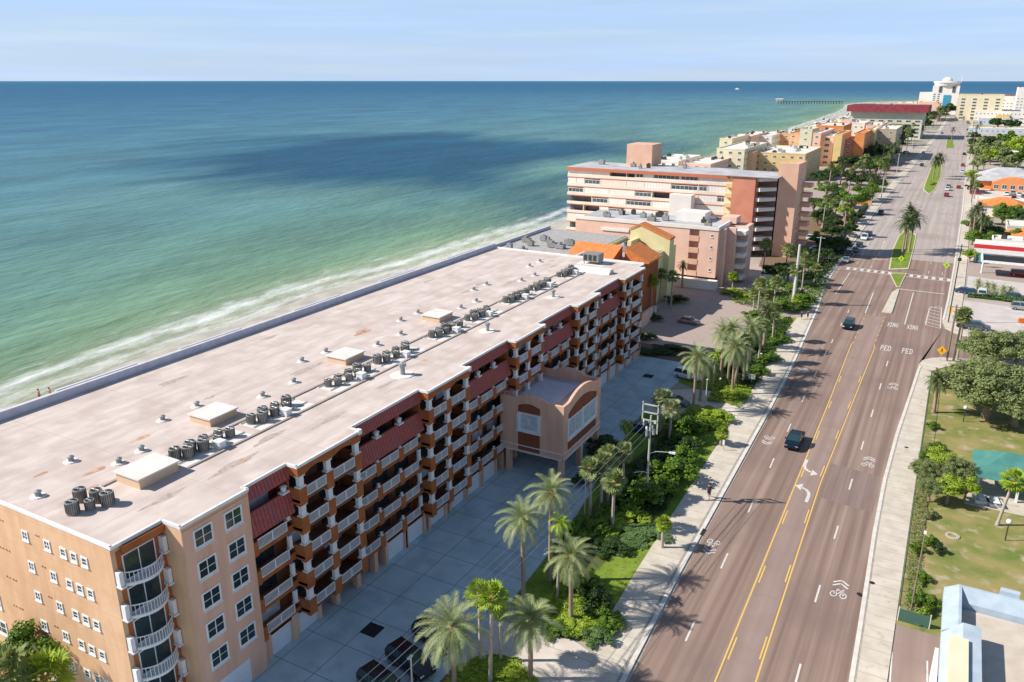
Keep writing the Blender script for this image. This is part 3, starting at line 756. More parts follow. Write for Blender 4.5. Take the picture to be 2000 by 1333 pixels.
for x, y in (G(727, 1231),): sheet('drain_grate', [(x - .9, y - .9), (x + .9, y - .9), (x + .9, y + .9), (x - .9, y + .9)], 0.034, 'dark')
x, y = G(1266, 735); sheet('drain_grate', [(x - .9, y - .9), (x + .9, y - .9), (x + .9, y + .9), (x - .9, y + .9)], 0.034, 'dark')
x, y = G(1381, 1068); sheet('drain_grate', [(-20.6, 84.2), (-20.3, 84.2), (-20.3, 85.8), (-20.6, 85.8)], 0.16, 'dark')
for p in [(1703, 1141), (1678, 1163), (1770, 876)]:
    x, y = G(*p); sheet('manhole_cover', [(x + .3 * math.cos(a * .7854), y + .3 * math.sin(a * .7854)) for a in range(8)], 0.155, 'dark')
# right side
sheet('park_lawn', [(1.35, 77.6), (30, 77.6), (60, 120), (60, 178), (14, 171), (6, 168.4), (2.5, 162.5), (1.35, 160)], 0.10, 'park_grass', zb=0)
sheet('corner_lot', [(1.35, -20), (30, -20), (30, 77.6), (1.35, 77.6)], 0.05, 'asphalt_mid')
sheet('car_park', [(5.6, 200), (6.2, 222), (60, 214), (60, 196), (13, 190), (7.2, 193)], 0.03, 'light_lot')
sheet('car_park', [(6.5, 228), (7, 252), (60, 244), (60, 220)], 0.03, 'light_lot')
sheet('forecourt', [(6.7, 252), (7, 290), (70, 282), (70, 244)], 0.035, 'pavers')
sheet('car_park', [(8.0, 405), (8, 500), (60, 490), (60, 400)], 0.03, 'drive_concrete')
b = MB()
for p, q in [((1811, 1292), (1811, 1333)), ((1742, 1275), (1738, 1333))]:
    quad_line(b, *G(*p), *G(*q), 0.15, 0.06)
painted('white_road_marking', b)
# ---------------------------------------------------------------- window kit
WIN = {}
def win_meshes(w_, h_, nx, ny, fm='white', gm='glass', fw=0.12):
    k = (w_, h_, nx, ny, fm, gm, fw)
    if k in WIN: return WIN[k]
    b = MB(); t_ = 0.07
    b.box(0, -w_ / 2, 0, t_, -w_ / 2 + fw, h_); b.box(0, w_ / 2 - fw, 0, t_, w_ / 2, h_)
    b.box(0, -w_ / 2 + fw, 0, t_, w_ / 2 - fw, fw * 1.3); b.box(0, -w_ / 2 + fw, h_ - fw, t_, w_ / 2 - fw, h_)
    for i in range(1, nx):
        y = -w_ / 2 + fw + (w_ - 2 * fw) * i / nx
        b.box(0.0, y - 0.04, fw * 1.3, t_ - 0.01, y + 0.04, h_ - fw)
    for i in range(1, ny):
        z = h_ * i / ny
        b.box(0.0, -w_ / 2 + fw, z - 0.025, t_ - 0.02, w_ / 2 - fw, z + 0.025)
    b.box(0.0, -w_ / 2 - 0.05, -0.08, t_ + 0.06, w_ / 2 + 0.05, -0.002)
    f = b.mesh('window', M[fm])
    p = MB().box(0.0, -w_ / 2 + fw, fw, 0.03, w_ / 2 - fw, h_ - fw).mesh('pane', M[gm])
    WIN[k] = (f, p); return WIN[k]
def window(parent, x, y, z, face, w_=1.2, h_=1.3, nx=2, ny=2, fm='white', gm='glass', fw=0.12):
    o = parent_off(parent)
    rz = {'E': 0, 'N': math.pi / 2, 'W': math.pi, 'S': -math.pi / 2}[face] if isinstance(face, str) else face
    f, p = win_meshes(w_, h_, nx, ny, fm, gm, fw)
    a = part('window', f, parent, (x - o.x, y - o.y, z - o.z), rz)
    part('pane', p, a)
    return a

# ---------------------------------------------------------------- the long beach-front apartment building
RF = 18.4
FL = [3.0, 6.0, 9.0, 12.0, 15.0]
MBD = thing('apartment_building', 'long peach six storey beach apartment block with a flat pinkish roof and rows of balconies', 'building', (-66, 88, 0))
XW, XA, XO = -51.5, -49.9, -48.75         # wall behind balconies, recessed bay front, projecting bay front
BAYS = [('A', 42.7, 47.9), ('O', 47.9, 56.9), ('A', 56.9, 68.9), ('O', 68.9, 77.9), ('A', 77.9, 89.7), ('O', 89.7, 98.4), ('A', 98.4, 110.1), ('O', 110.1, 118.7), ('A', 118.7, 130.4), ('O', 130.4, 140.2)]
YE = 143.6
b = MB()     # walls
b.box(-83, 31.2, 0, -51.9, 35.7, RF - 0.02)
b.box(-83, 35.7, 0, -49.5, 42.7, RF - 0.02)
b.box(-83, 42.7, 2.75, XW, YE, RF - 0.02)
b.box(-83, 42.7, 0, -53.4, YE, 2.75)
b.build('wall', [M['peach']], MBD)
b = MB(); b.box(-51.92, 31.6, 0, -51.86, 35.3, RF - 0.6); b.box(-51.9, 35.3, 0, -51.7, 35.7, RF - .6)
b.build('corner_wall', M['orange_stucco'], MBD)
b = MB(); b.box(-49.5, 35.72, 0, -49.44, 42.6, RF - 0.4); b.build('front_wall', M['peach_side'], MBD)
# ground floor piers, garage openings
b = MB(); gd = []
y = 42.7
doors = [(45.4, 1), (48.6, 1), (63.3, 1), (67.1, 1), (71.8, 1), (76.4, 1), (80.4, 1), (84.4, 1), (106, 1), (111, 1), (116, 1), (121.0, 1), (125.2, 1), (129.4, 1), (133.7, 1), (137.8, 1)]
edges = sorted([42.7, 50.4, 61.4, YE] + [])
b.box(-53.4, 42.7, 0, XA, 43.75, 2.75); b.box(-53.4, 47.05, 0, XA, 47.0 + 0.1, 2.75)
prev = 43.75
for yc, _ in doors:
    b.box(-53.4, yc - 2.05, 0, XA + 0.05, yc - 1.6, 2.75); b.box(-53.4, yc + 1.6, 0, XA + 0.05, yc + 2.05, 2.75)
    b.box(-50.6, yc - 1.6, 2.45, XA + 0.02, yc + 1.6, 2.75)
for y in (53.2, 56.6, 59.6, 88.2, 92, 96, 100): b.box(-50.6, y - .3, 0, XA, y + .3, 2.75)
b.box(-53.4, 139.9, 0, XA + 0.05, YE, 2.75)
b.build('ground_floor_wall', M['peach_side'], MBD)
b = MB(); b.box(XA - 1.8, 42.7, 2.76, XA, YE - 0.01, 2.98); b.build('ground_floor_ceiling', M['peach_side'], MBD)
gm_ = MB().box(-0.05, -1.6, 0, 0.05, 1.6, 2.45).mesh('garage_door', M['garage_white'])
for yc, _ in doors: part('garage_door', gm_, MBD, (XA - 0.25 + 66, yc - 88, 0.02))
part('garage_door', gm_, MBD, (-49.44 + 66, 38.9 - 88, 0.02), scale=(1, 1.12, 1))
# roof -----------------------------------------------------------------------
edge = [(-83, 31.2), (-51.7, 31.2), (-51.7, 35.7), (-49.5, 35.7), (-49.5, 42.7)]
for k, y0, y1 in BAYS:
    X_ = XA - 0.2 if k == 'A' else XO
    edge += [(X_, y0), (X_, y1)]
edge += [(-49.9, 140.2), (-49.9, YE), (-83, YE)]
MB().prism(edge, RF, RF + 0.10, 0).build('roof', M['roof_pink'], MBD)
def rim(pts, wd, z0, z1):
    b = MB()
    for (x0, y0), (x1, y1) in zip(pts, pts[1:]):
        if abs(x0 - x1) < 1e-6: b.box(x0 - wd, min(y0, y1) - wd * .5, z0, x0 + 0.06, max(y0, y1) + wd * .5, z1)
        else: b.box(min(x0, x1), y0 - 0.06, z0, max(x0, x1), y0 + wd, z1)
    return b
b = rim(edge[:-2], 0.16, RF - 0.10, RF + 0.17)
b.box(-83, YE - 0.5, RF - .1, -49.9, YE, RF + 0.35)
b.build('roof_edge', M['white'], MBD)
b = MB(); b.box(-83.5, 31.2, RF - 0.3, -82.95, YE, RF + 1.0)
for y0 in (47.5, 64, 84.5, 105, 126): b.box(-83.85, y0, RF - 0.3, -83.48, y0 + 10.2, RF + 1.07)
b.build('roof_parapet', M['parapet'], MBD)
b = MB(); b.box(-61.05, 37.0, RF + .1, -60.75, 134.5, RF + 0.22); b.box(-57.35, 43, RF + .1, -57.05, 134.5, RF + 0.22)
b.build('roof_strip', M['roof_strip'], MBD)
b = MB()     # pale coating under the machines
for y0, y1 in ((43, 51), (52.2, 60), (63.8, 72), (73, 81.2), (85, 93), (94.4, 102), (105.5, 113.5), (114.4, 122.4), (125.6, 133)): b.box(-60.7, y0, RF + .101, -57.4, y1, RF + 0.125)
b.box(-61.5, 137.5, RF + .101, -56, 141.5, RF + .125)
b.build('roof_coating', M['roof_white'], MBD)
b = MB(); b.ext([(131.6, RF + .1), (132.4, RF + .9), (133.6, RF + .9), (134.2, RF + .1)], 'x', -59.5, -52.4); b.build('roof_ridge', M['roof_white'], MBD, fix=True)
rnd = random.Random(11)
b = MB()
for x, y, a in [(-66.5, 45.0, 1.4), (-64.2, 38.4, 1.5), (-61.6, 36.4, .9), (-67.8, 35.8, .8), (-69.5, 83, 2.2), (-55.2, 77.5, 0.9), (-53.8, 46.2, .7)]:
    b.face([(x + a * (0.7 + .3 * math.sin(3 * t_)) * math.cos(t_) * .35, y + a * math.sin(t_) * (1 + .2 * math.cos(2 * t_)), RF + 0.106) for t_ in [i * .524 for i in range(12)]])
b.build('rust_stain', M['rust_stain'], MBD)
b = MB(); r2 = random.Random(17)
for k in range(26):
    x, y, a, st = r2.uniform(-80, -52), r2.uniform(36, 138), r2.uniform(.5, 1.6), r2.uniform(1.5, 4.5)
    b.face([(x + a * .35 * (1 + .35 * math.sin(3 * t_ + k)) * math.cos(t_), y + a * math.sin(t_) * st * .5 * (1 + .3 * math.cos(4 * t_ + k)), RF + 0.1035 + k * .00005) for t_ in [i * .3927 for i in range(16)]])
b.build('ponding_stain', M['stain'], MBD)
b = MB()
for y0, y1 in ((43, 51), (52.2, 60), (63.8, 72), (73, 81.2), (85, 93), (94.4, 102), (105.5, 113.5), (114.4, 122.4), (125.6, 133)):
    for x in (-60.35, -58.55): b.tube([(x, y0, RF + .2), (x + r2.uniform(-.1, .1), (y0 + y1) / 2, RF + .22), (x, y1, RF + .2)], .05, 5)
b.build('roof_pipe', M['vent_gray'], MBD)
def hatch(x0, y0, x1, y1, h_):
    b = MB(); b.box(x0, y0, RF + .1, x1, y1, RF + h_ - .15, 0); a = part_build(b, 'roof_hatch', M['hatch_side'])
    MB().box(x0 - .15, y0 - .15, RF + h_ - .15, x1 + .15, y1 + .15, RF + h_).build('hatch_roof', M['roof_white'], a)
def part_build(b, n, m_): return b.build(n, m_, MBD)
hatch(-60.6, 38.2, -57.5, 42.2, 1.15)
for y0 in (50.3, 71.3, 92.0): hatch(-65.6, y0, -62.6, y0 + 3.5, 1.0)
# vents
vb = MB(); vb.cyl(0, 0, 0, 0.12, 0.85, 0.75, 14, 1); vb.cyl(0, 0, 0.12, 0.55, 0.34, 0.30, 12); vb.cyl(0, 0, 0.55, 0.62, 0.42, 0.42, 12); vb.tube([(0, 0, .62), (0, 0, .8)], [0.42, 0.12], 12)
vm1 = vb.mesh('roof_vent', [M['vent_gray'], M['roof_white']])
for x, y in [(-64.1, 33.3), (-67.8, 38.7), (-63.6, 40.6), (-64.0, 43.3), (-68.3, 49.1), (-68.2, 53.4), (-64.1, 58.9), (-64.1, 63.8), (-68.4, 69.8), (-68.2, 74.0), (-64.1, 79.5), (-64.2, 84.8), (-68.2, 90.2), (-68.3, 94.7),
             (-64.1, 100.2), (-64.0, 104.6), (-68.2, 110.7), (-68.2, 114.9), (-64.2, 120.2), (-64.0, 124.9), (-68.3, 131.1), (-68.4, 135.6)]:
    part('roof_vent', vm1, MBD, (x + 66, y - 88, RF + 0.1), scale=(.78, .78, .8))
sb = MB(); sb.cyl(0, 0, 0, .1, 1.5, 1.4, 16, 1); sb.cyl(0, 0, .1, 1.15, 0.3, 0.3, 10); sb.cyl(0, 0, 1.15, 1.5, .5, .5, 10); sb.cyl(0.0, 0, 1.5, 1.62, .3, .1, 10)
sm_ = sb.mesh('vent_stack', [M['vent_gray'], M['roof_white']])
for y in (72.0, 92.0, 113.0): part('vent_stack', sm_, MBD, (-54.5 + 66, y - 88, RF + .1), scale=0.8 if y != 72 else 1)
# south gable windows
for zi, z in enumerate((16.1, 13.15, 10.2, 7.25, 4.3, 1.4)):
    for x in (-55.4, -56.75, -58.1): window(MBD, x, 31.2, z - .45, 'S', 0.82, 0.9, 1, 2, fw=0.15)
    for x in (-60.2, -63.2): window(MBD, x, 31.2, z - .45, 'S', 0.85, 0.95, 2, 2, fw=0.13)
    window(MBD, -70.6, 31.2, z - .7, 'S', 1.9, 1.5, 2, 2, fw=.14)
b = MB()
for z in (16.6, 13.65, 10.7, 7.75, 4.8):
    for x in (-61.3, -61.65, -66.3, -66.7, -67.2, -67.6): b.box(x - .06, 31.13, z, x + .06, 31.2, z + .13)
b.build('wall_vent', M['rust_stain'], MBD)
# peach front windows
for z in (15.9, 12.95, 10.0, 7.05, 4.1):
    for y in (37.65, 40.8): window(MBD, -49.44, y, z - .05, 'E', 1.95, 1.75, 2, 2, fw=0.16)
# corner curved balconies
rail_c = {}
def curved_balcony(zf):
    a = thing_part = None
    n = 14; y0, y1 = 31.75, 35.25
    pts = []
    for i in range(n + 1):
        t_ = i / n
        pts.append((-51.86 + 0.35 + 0.95 * math.sin(math.pi * t_) ** 0.8, y0 + (y1 - y0) * t_))
    b = MB(); b.prism([(-51.86, y0)] + pts + [(-51.86, y1)], zf - 0.18, zf)
    s = b.build('balcony', M['white'], MBD)
    b = MB()
    b.tube([(x, y, zf + 1.05) for x, y in pts], 0.05, 6); b.tube([(x, y, zf + .08) for x, y in pts], 0.05, 6)
    for i in range(n):
        for q in (0,):
            x = pts[i][0] * (1 - q) + pts[i + 1][0] * q; y = pts[i][1] * (1 - q) + pts[i + 1][1] * q
            b.box(x - .018, y - .018, zf, x + .018, y + .018, zf + 1.05)
    for y in (y0, y1): b.tube([(-51.86, y, zf + 1.05), (pts[0][0], y, zf + 1.05)], .05, 6)
    b.build('railing', M['white_rail'], s, split=False)
    b = MB(); b.box(-51.86, 35.28, zf + .9, -51.25, 35.62, zf + 2.3); b.box(-51.86, 35.18, zf + .8, -51.15, 35.68, zf + .93)
    b.box(-51.86, 31.25, zf + .0, -51.35, 31.6, zf + 1.3); b.box(-51.86, 31.2, zf - .1, -51.2, 31.68, zf + .02)
    b.build('column', M['white'], s)
    window(MBD, -51.86, 33.45, zf + .02, 'E', 2.9, 2.3, 2, 1, fw=.09)
for z in FL: curved_balcony(z)
b = MB(); b.box(-51.86, 32.0, RF - .7, -51.3, 35.6, RF - .1); b.build('fascia', M['orange_stucco'], MBD)

# rail panels: white frame with a pale mesh infill, and the bits they share
def rail_mesh(L_):
    b = MB(); n = max(2, int(round(L_ / 1.5)))
    b.box(-.04, 0, 1.0, .04, L_, 1.08); b.box(-.04, 0, 0.05, .04, L_, .12)
    for i in range(n + 1):
        y = L_ * i / n; b.box(-.045, max(0, y - .045), .12, .045, min(L_, y + .045), .98)
    k = int(L_ / 0.13)
    for i in range(1, k):
        y = L_ * i / k; b.box(-.02, y - .018, .12, .02, y + .018, 1.0)
    return b.mesh('railing', [M['white_rail']])
RM = {}
def railing(parent, x, y, z, L_):
    k = round(L_, 2)
    if k not in RM: RM[k] = rail_mesh(L_)
    o = parent_off(parent); return part('railing', RM[k], parent, (x - o.x, y - o.y, z - o.z))
colm = MB(); colm.box(-.24, -.3, .12, .16, .3, 1.08); colm.box(-.34, -.46, 0, .28, .46, .12); colm.box(-.32, -.42, 1.08, .24, .42, 1.22)
colm_ = colm.mesh('column', M['white'])
urn = MB(); urn.box(-.2, -.25, 0, .2, .25, .1); urn.cyl(0, 0, .1, .38, .13, .17, 8); urn.cyl(0, 0, .38, .46, .22, .1, 8)
urn_ = urn.mesh('post_cap', M['white'])
# the wall behind the balconies, with glazed doors
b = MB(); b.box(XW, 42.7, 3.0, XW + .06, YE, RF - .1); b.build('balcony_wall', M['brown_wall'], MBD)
b = MB()
for k, y0, y1 in BAYS:
    n = 1 if y1 - y0 < 6 else (3 if k == 'A' else 2)
    for i in range(n):
        c = y0 + (y1 - y0) * (i + .5) / n
        for z in FL:
            if y0 < 110: MB().box(XW + .06, c - 1.35, z + .05, XW + .1, c + 1.35, z + 2.3).build('sliding_door', M['glass_pale' if int(c * 7 + z * 5) % 4 == 0 else 'glass'], MBD)
            else: b.box(XW + .06, c - 1.35, z + .05, XW + .1, c + 1.35, z + 2.3)
b.build('sliding_door', M['glass'], MBD, kind='stuff', split=False)
for bi, (k, y0, y1) in enumerate(BAYS):
    L_ = y1 - y0
    for zi, z in enumerate(FL):
        if k == 'O':
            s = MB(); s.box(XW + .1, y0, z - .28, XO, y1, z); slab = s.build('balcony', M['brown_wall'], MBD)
            cs = [y0 + .5, y0 + 3.75, y1 - .55] if L_ > 9.3 else [y0 + .5, y0 + L_ * .47, y1 - .55]
            p_ = MB()
            for c in cs: p_.box(XO - .5, c - .5, z - .62, XO + .06, c + .5, z + 1.18)
            p_.box(XW + .1, y0, z - .5, XO - .5, y0 + .18, z + 1.1); p_.box(XW + .1, y1 - .18, z - .5, XO - .5, y1, z + 1.1)
            p_.build('pier', M['orange_stucco'], slab)
            for c in cs: part('column', colm_, slab, (XO - .22 + 66, c - 88, z + 1.18))
            for a_, c_ in zip(cs, cs[1:]): railing(slab, XO - .02, a_ + .5, z, c_ - a_ - 1.0)
        else:
            if zi < 4:
                s = MB(); s.box(XW + .1, y0, z - .25, XA, y1, z); s.box(XA - .12, y0, z - .5, XA + .02, y1, z + .25)
                slab = s.build('balcony', M['orange_stucco'], MBD)
                n = 1 if L_ < 6 else 3
                cs = [y0 + L_ * i / n for i in range(n + 1)]
                p_ = MB()
                for c in cs[1:-1]: p_.box(XA - .3, c - .55, z - .5, XA + .22, c + .3, z + 1.02)
                if n == 1: p_.box(XA - .3, y0, z - .5, XA + .2, y0 + .7, z + .95)
                if p_.v: p_.build('pier', M['orange_stucco'], slab)
                for c in cs[1:-1]: part('post_cap', urn_, slab, (XA - .05 + 66, c - .12 - 88, z + 1.02))
                for i in range(n):
                    a_ = cs[i] + (.3 if i else (.7 if n == 1 else .05)); c_ = cs[i + 1] - (.55 if i < n - 1 else .9)
                    railing(slab, XA + .12, a_, z, c_ - a_)
                p2 = MB(); p2.box(XA - .2, y1 - .75, z + 1.05, XA + .1, y1 - .35, z + 2.3); p2.box(XA - .25, y1 - .85, z + .95, XA + .15, y1 - .25, z + 1.05)
                p2.build('column', M['white'], slab)
    if k == 'A':
        a_ = MB(); a_.ext([(XA - .02, 15.85), (XA + .5, 13.75), (XA + .42, 13.6), (XA - .3, 13.55), (XA - .3, 15.85)], 'y', y0 + .02, y1 - .02)
        a_.build('tile_awning', M['tile_red'], MBD, fix=True)
        a_ = MB(); a_.ext([(XA - .25, RF + .02), (XA + .2, 17.15), (XA + .15, 17.05), (XA - .25, 17.1)], 'y', y0 + .02, y1 - .02)
        a_.build('tile_awning', M['tile_red'], MBD, fix=True)
        s = MB(); s.box(XW + .1, y0, 14.75, XA - .56, y1, 15.0); s.box(XW + .1, y1 - .2, 13.5, XA, y1, 16.9)
        for c in [y0 + L_ * i / 3 for i in (1, 2)] if L_ > 6 else []: s.box(XA - .45, c - .2, 15.9, XA - .15, c + .2, 17.0)
        s.build('balcony', M['orange_stucco'], MBD)
        for c in [y0 + L_ * i / 3 for i in (1, 2)] if L_ > 6 else [y1 - .7]:
            part('post_cap', urn_, MBD, (XA - .05 + 66, c - 88, 15.86), scale=1.7)
    else:
        # fascia with shallow arches over the top openings
        cs = [y0 + .5, y0 + 3.75, y1 - .55] if L_ > 9.3 else [y0 + .5, y0 + L_ * .47, y1 - .55]
        pts = [(y0, RF), (y0, RF - .95)]
        for a_, c_ in zip(cs, cs[1:]):
            for i in range(9):
                t_ = i / 8; pts.append((a_ + .5 + (c_ - a_ - 1) * t_, RF - .98 + .38 * math.sin(math.pi * t_)))
        pts += [(y1, RF - .95), (y1, RF)]
        f = MB(); f.ext(pts, 'x', XO - .5, XO + .04); f.box(XW + .1, y0, RF - 1.0, XO - .5, y0 + .2, RF - .1); f.box(XW + .1, y1 - .2, RF - 1.0, XO - .5, y1, RF - .1)
        f.build('fascia', M['orange_stucco'], MBD, fix=True)
        w2 = MB(); w2.box(XO - .3, y1 - .4, RF - .2, XO + .2, y1 + .1, RF + .3); w2.build('roof_edge', M['white'], MBD)

# ---------------------------------------------------------------- air conditioners on the roof
def ac_proto(r=0.52, h_=1.05, dark=False):
    b = MB(); n = 18
    b.cyl(0, 0, 0.0, .12, r * 1.04, r * 1.04, n); b.cyl(0, 0, .12, h_, r, r, n, 0)
    b.tube([(0, 0, h_), (0, 0, h_ + .06)], [r * 1.05, r * 1.0], n, 0)
    c = b.mesh('ac_casing', [M['ac_metal']])
    q = MB()
    for k in range(20):
        t_ = 2 * math.pi * k / 20; x, y = math.cos(t_) * r, math.sin(t_) * r
        q.tube([(x * 1.02, y * 1.02, .15), (x * 1.02, y * 1.02, h_ - .04)], .022, 4)
    g_ = q.mesh('coil_guard', M['ac_dark'])
    f = MB(); f.cyl(0, 0, h_ + .055, h_ + .075, r * .82, r * .82, n, 0)
    fm = f.mesh('fan_opening', M['dark'])
    e = MB(); e.cyl(0, 0, h_ + .075, h_ + .11, r * .25, r * .2, 10)
    for k in range(6):
        t_ = math.pi * k / 6; e.tube([(math.cos(t_) * r * .82, math.sin(t_) * r * .82, h_ + .09), (-math.cos(t_) * r * .82, -math.sin(t_) * r * .82, h_ + .09)], .012, 4)
    em = e.mesh('fan_guard', M['metal'])
    return c, g_, fm, em
ACM = ac_proto()
def ac(x, y, label, s=1.0, z=RF + .13, group='round air conditioning units on the long flat roof'):
    t_ = thing('air_conditioner', label, 'air conditioner', (x, y, z), random.Random(x * 7 + y).uniform(0, 6), group)
    c = part('casing', ACM[0], t_, scale=(s, s, s)); part('coil_guard', ACM[1], t_, scale=(s, s, s)); o = part('fan_opening', ACM[2], t_, scale=(s, s, s)); part('fan_guard', ACM[3], o)
    return t_
for i, (x, y) in enumerate([(-60.3, 34.6), (-59.0, 35.2), (-57.7, 35.3), (-58.9, 33.0), (-58.3, 34.1)]):
    ac(x, y, 'large round air conditioner at the near roof corner, ' + ['leftmost at the back', 'middle at the back', 'rightmost at the back', 'leftmost at the front', 'small one in the middle'][i], [.98, .95, 1.02, .98, .75][i])
clus = [(43.7, 49.6, 6, 'behind the nearest roof hatch'), (53.0, 58.2, 5, 'before the second roof hatch'), (64.8, 70.9, 6, 'beside the third roof hatch'), (73.8, 79.7, 5, 'beyond the third roof hatch'),
        (85.8, 91.6, 6, 'before the fourth roof hatch'), (95.0, 100.6, 5, 'beyond the fourth roof hatch'), (106.4, 112.2, 6, 'third from the far roof end'), (115.2, 121.0, 5, 'second from the far roof end'), (126.2, 131.4, 5, 'next to the raised roof ridge')]
rnd = random.Random(5)
for y0, y1, n, desc in clus:
    n += 2
    for i in range(n):
        ac(-59.35 + (0.42 if i % 2 else -.42) + rnd.uniform(-.1, .1), y0 + (y1 - y0) * i / (n - 1), '%s air conditioner from the near end in the row %s' % (ORD[i], desc), rnd.choice((.78, .86, 1.0)))
    bx = MB(); bx.box(-.45, -.4, 0, .45, .4, .7); bx.box(-.5, -.45, .7, .5, .45, .76)
    o = part('control_box', bx.mesh('control_box', M['white']), None, (-58.0, y0 + (y1 - y0) * .62, RF + .13))
    tag(o, 'white metal box beside the air conditioners ' + desc, 'control box', 'white boxes beside the air conditioners')
t_ = thing('cooling_unit', 'big boxy dark cooling unit on legs at the far end of the long roof', 'cooling unit', (-58.9, 139.6, RF + .13))
b = MB(); b.box(-1.6, -1.3, .5, 1.6, 1.3, 2.0); b.build('casing', M['ac_metal'], None).parent = t_
b = MB(); [b.box(-1.4 + i * .95, -1.32, .7, -.7 + i * .95, -1.30, 1.8) for i in range(3)]; b.build('grille', M['ac_dark'], None).parent = t_
b = MB(); [b.cyl(x, y, 0, .5, .07, n=6) for x in (-1.4, 1.4) for y in (-1.1, 1.1)]; b.build('leg', M['ac_dark'], None).parent = t_

# ---------------------------------------------------------------- pink tower in front with barrel parapets
TW = thing('entrance_tower', 'pink entrance tower with curved parapets standing on columns in front of the long building', 'building', (-45, 94, 0))
X0, X1, Y0, Y1, ZB, ZT = -50.2, -40.6, 88.0, 100.6, 3.5, 11.2
def arc_pts(u0, u1, z0, rise, n=18, flat=0.16):
    P_ = []
    for i in range(n + 1):
        t_ = i / n; u = u0 + (u1 - u0) * t_
        if t_ < flat or t_ > 1 - flat: P_.append((u, z0))
        else: P_.append((u, z0 + rise * math.sin(math.pi * (t_ - flat) / (1 - 2 * flat)) ** .75))
    return P_
b = MB()
pe = [(Y0, ZB)] + arc_pts(Y0, Y1, ZT, 1.05) + [(Y1, ZB)]
b.ext(pe, 'x', X1 - .4, X1); b.ext(pe, 'x', X0, X0 + .4)
ps = [(X0 + .4, ZB)] + arc_pts(X0 + .4, X1 - .4, ZT, .7, flat=.22) + [(X1 - .4, ZB)]
b.ext(ps, 'y', Y0, Y0 + .4); b.ext(ps, 'y', Y1 - .4, Y1)
b.build('wall', M['peach_side'], TW, fix=True)
b = MB(); b.box(X0 + .4, Y0 + .4, 9.9, X1 - .4, Y1 - .4, 10.1); b.build('roof', M['roof_gray'], TW)
b = MB(); b.box(X0 + 1.2, Y0 + 1.6, 10.1, X1 - 2.6, Y1 - 2.0, 10.22); b.build('roof_membrane', M['parapet'], TW)
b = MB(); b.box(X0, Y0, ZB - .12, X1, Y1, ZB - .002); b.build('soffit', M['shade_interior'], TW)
b = MB()
for z, d in ((ZB - .1, .16), (ZB + .75, .1)):
    b.box(X0, Y0 - d, z, X1 + d, Y0 - .005, z + .14); b.box(X1 + .005, Y0 - d, z, X1 + d, Y1 + d, z + .14)
b.build('cornice', M['white_wall'], TW)
b = MB()
for x, y in ((X1 - .35, Y0 + .35), (X1 - .35, Y1 - .35), (X0 + 1.2, Y0 + .35), (X1 - .35, (Y0 + Y1) / 2)): b.box(x - .35, y - .35, 0.02, x + .35, y + .35, ZB - .12)
b.build('column', M['peach_side'], TW)
# brown panels with arched heads and the windows between them
def arched_panel(u0, u1, z0, z1, rise):
    P_ = [(u0, z0)] + [(u0 + (u1 - u0) * i / 10, z1 + rise * math.sin(math.pi * i / 10)) for i in range(11)] + [(u1, z0)]
    return P_
b = MB(); b.ext(arched_panel(-47.4, -44.1, 9.3, 10.2, .4), 'y', Y0 - .04, Y0 - .003); b.box(-47.4, Y0 - .04, ZB + .15, -44.1, Y0 - .003, 6.4); b.build('brown_panel', M['rust_panel'], TW, fix=True)
b = MB(); b.ext(arched_panel(Y0 + 1.5, Y1 - 1.6, 8.9, 9.7, 1.1), 'x', X1 + .003, X1 + .04); b.box(X1 + .003, Y0 + 1.5, ZB + .9, X1 + .04, Y1 - 1.6, 5.9); b.build('brown_panel', M['rust_panel'], TW, fix=True)
window(TW, -45.75, Y0, 6.6, 'S', 2.9, 2.6, 1, 1, gm='glass_pale', fw=.2)
b = MB()
for x in (-47.35, -44.15): b.box(x - .2, Y0 - .22, 6.57, x + .2, Y0 - .003, 9.25)
b.box(-47.7, Y0 - .26, 6.41, -43.8, Y0 - .003, 6.56); b.build('window_surround', M['white'], TW)
for y in (91.75, 96.55): window(TW, X1, y, 6.0, 'E', 4.5, 2.9, 2, 1, gm='glass_pale', fw=.2)
b = MB()
for y in (89.35, 94.15, 98.95): b.box(X1 + .003, y - .15, 5.95, X1 + .18, y + .15, 9.05)
b.box(X1 + .003, 89.1, 5.8, X1 + .24, 99.2, 5.94); b.build('window_surround', M['white'], TW)
b = MB(); b.box(X0, Y0 + .6, 5.4, X0 + .3, Y0 + 4, 6.6); b.build('link_corridor', M['peach_side'], TW)
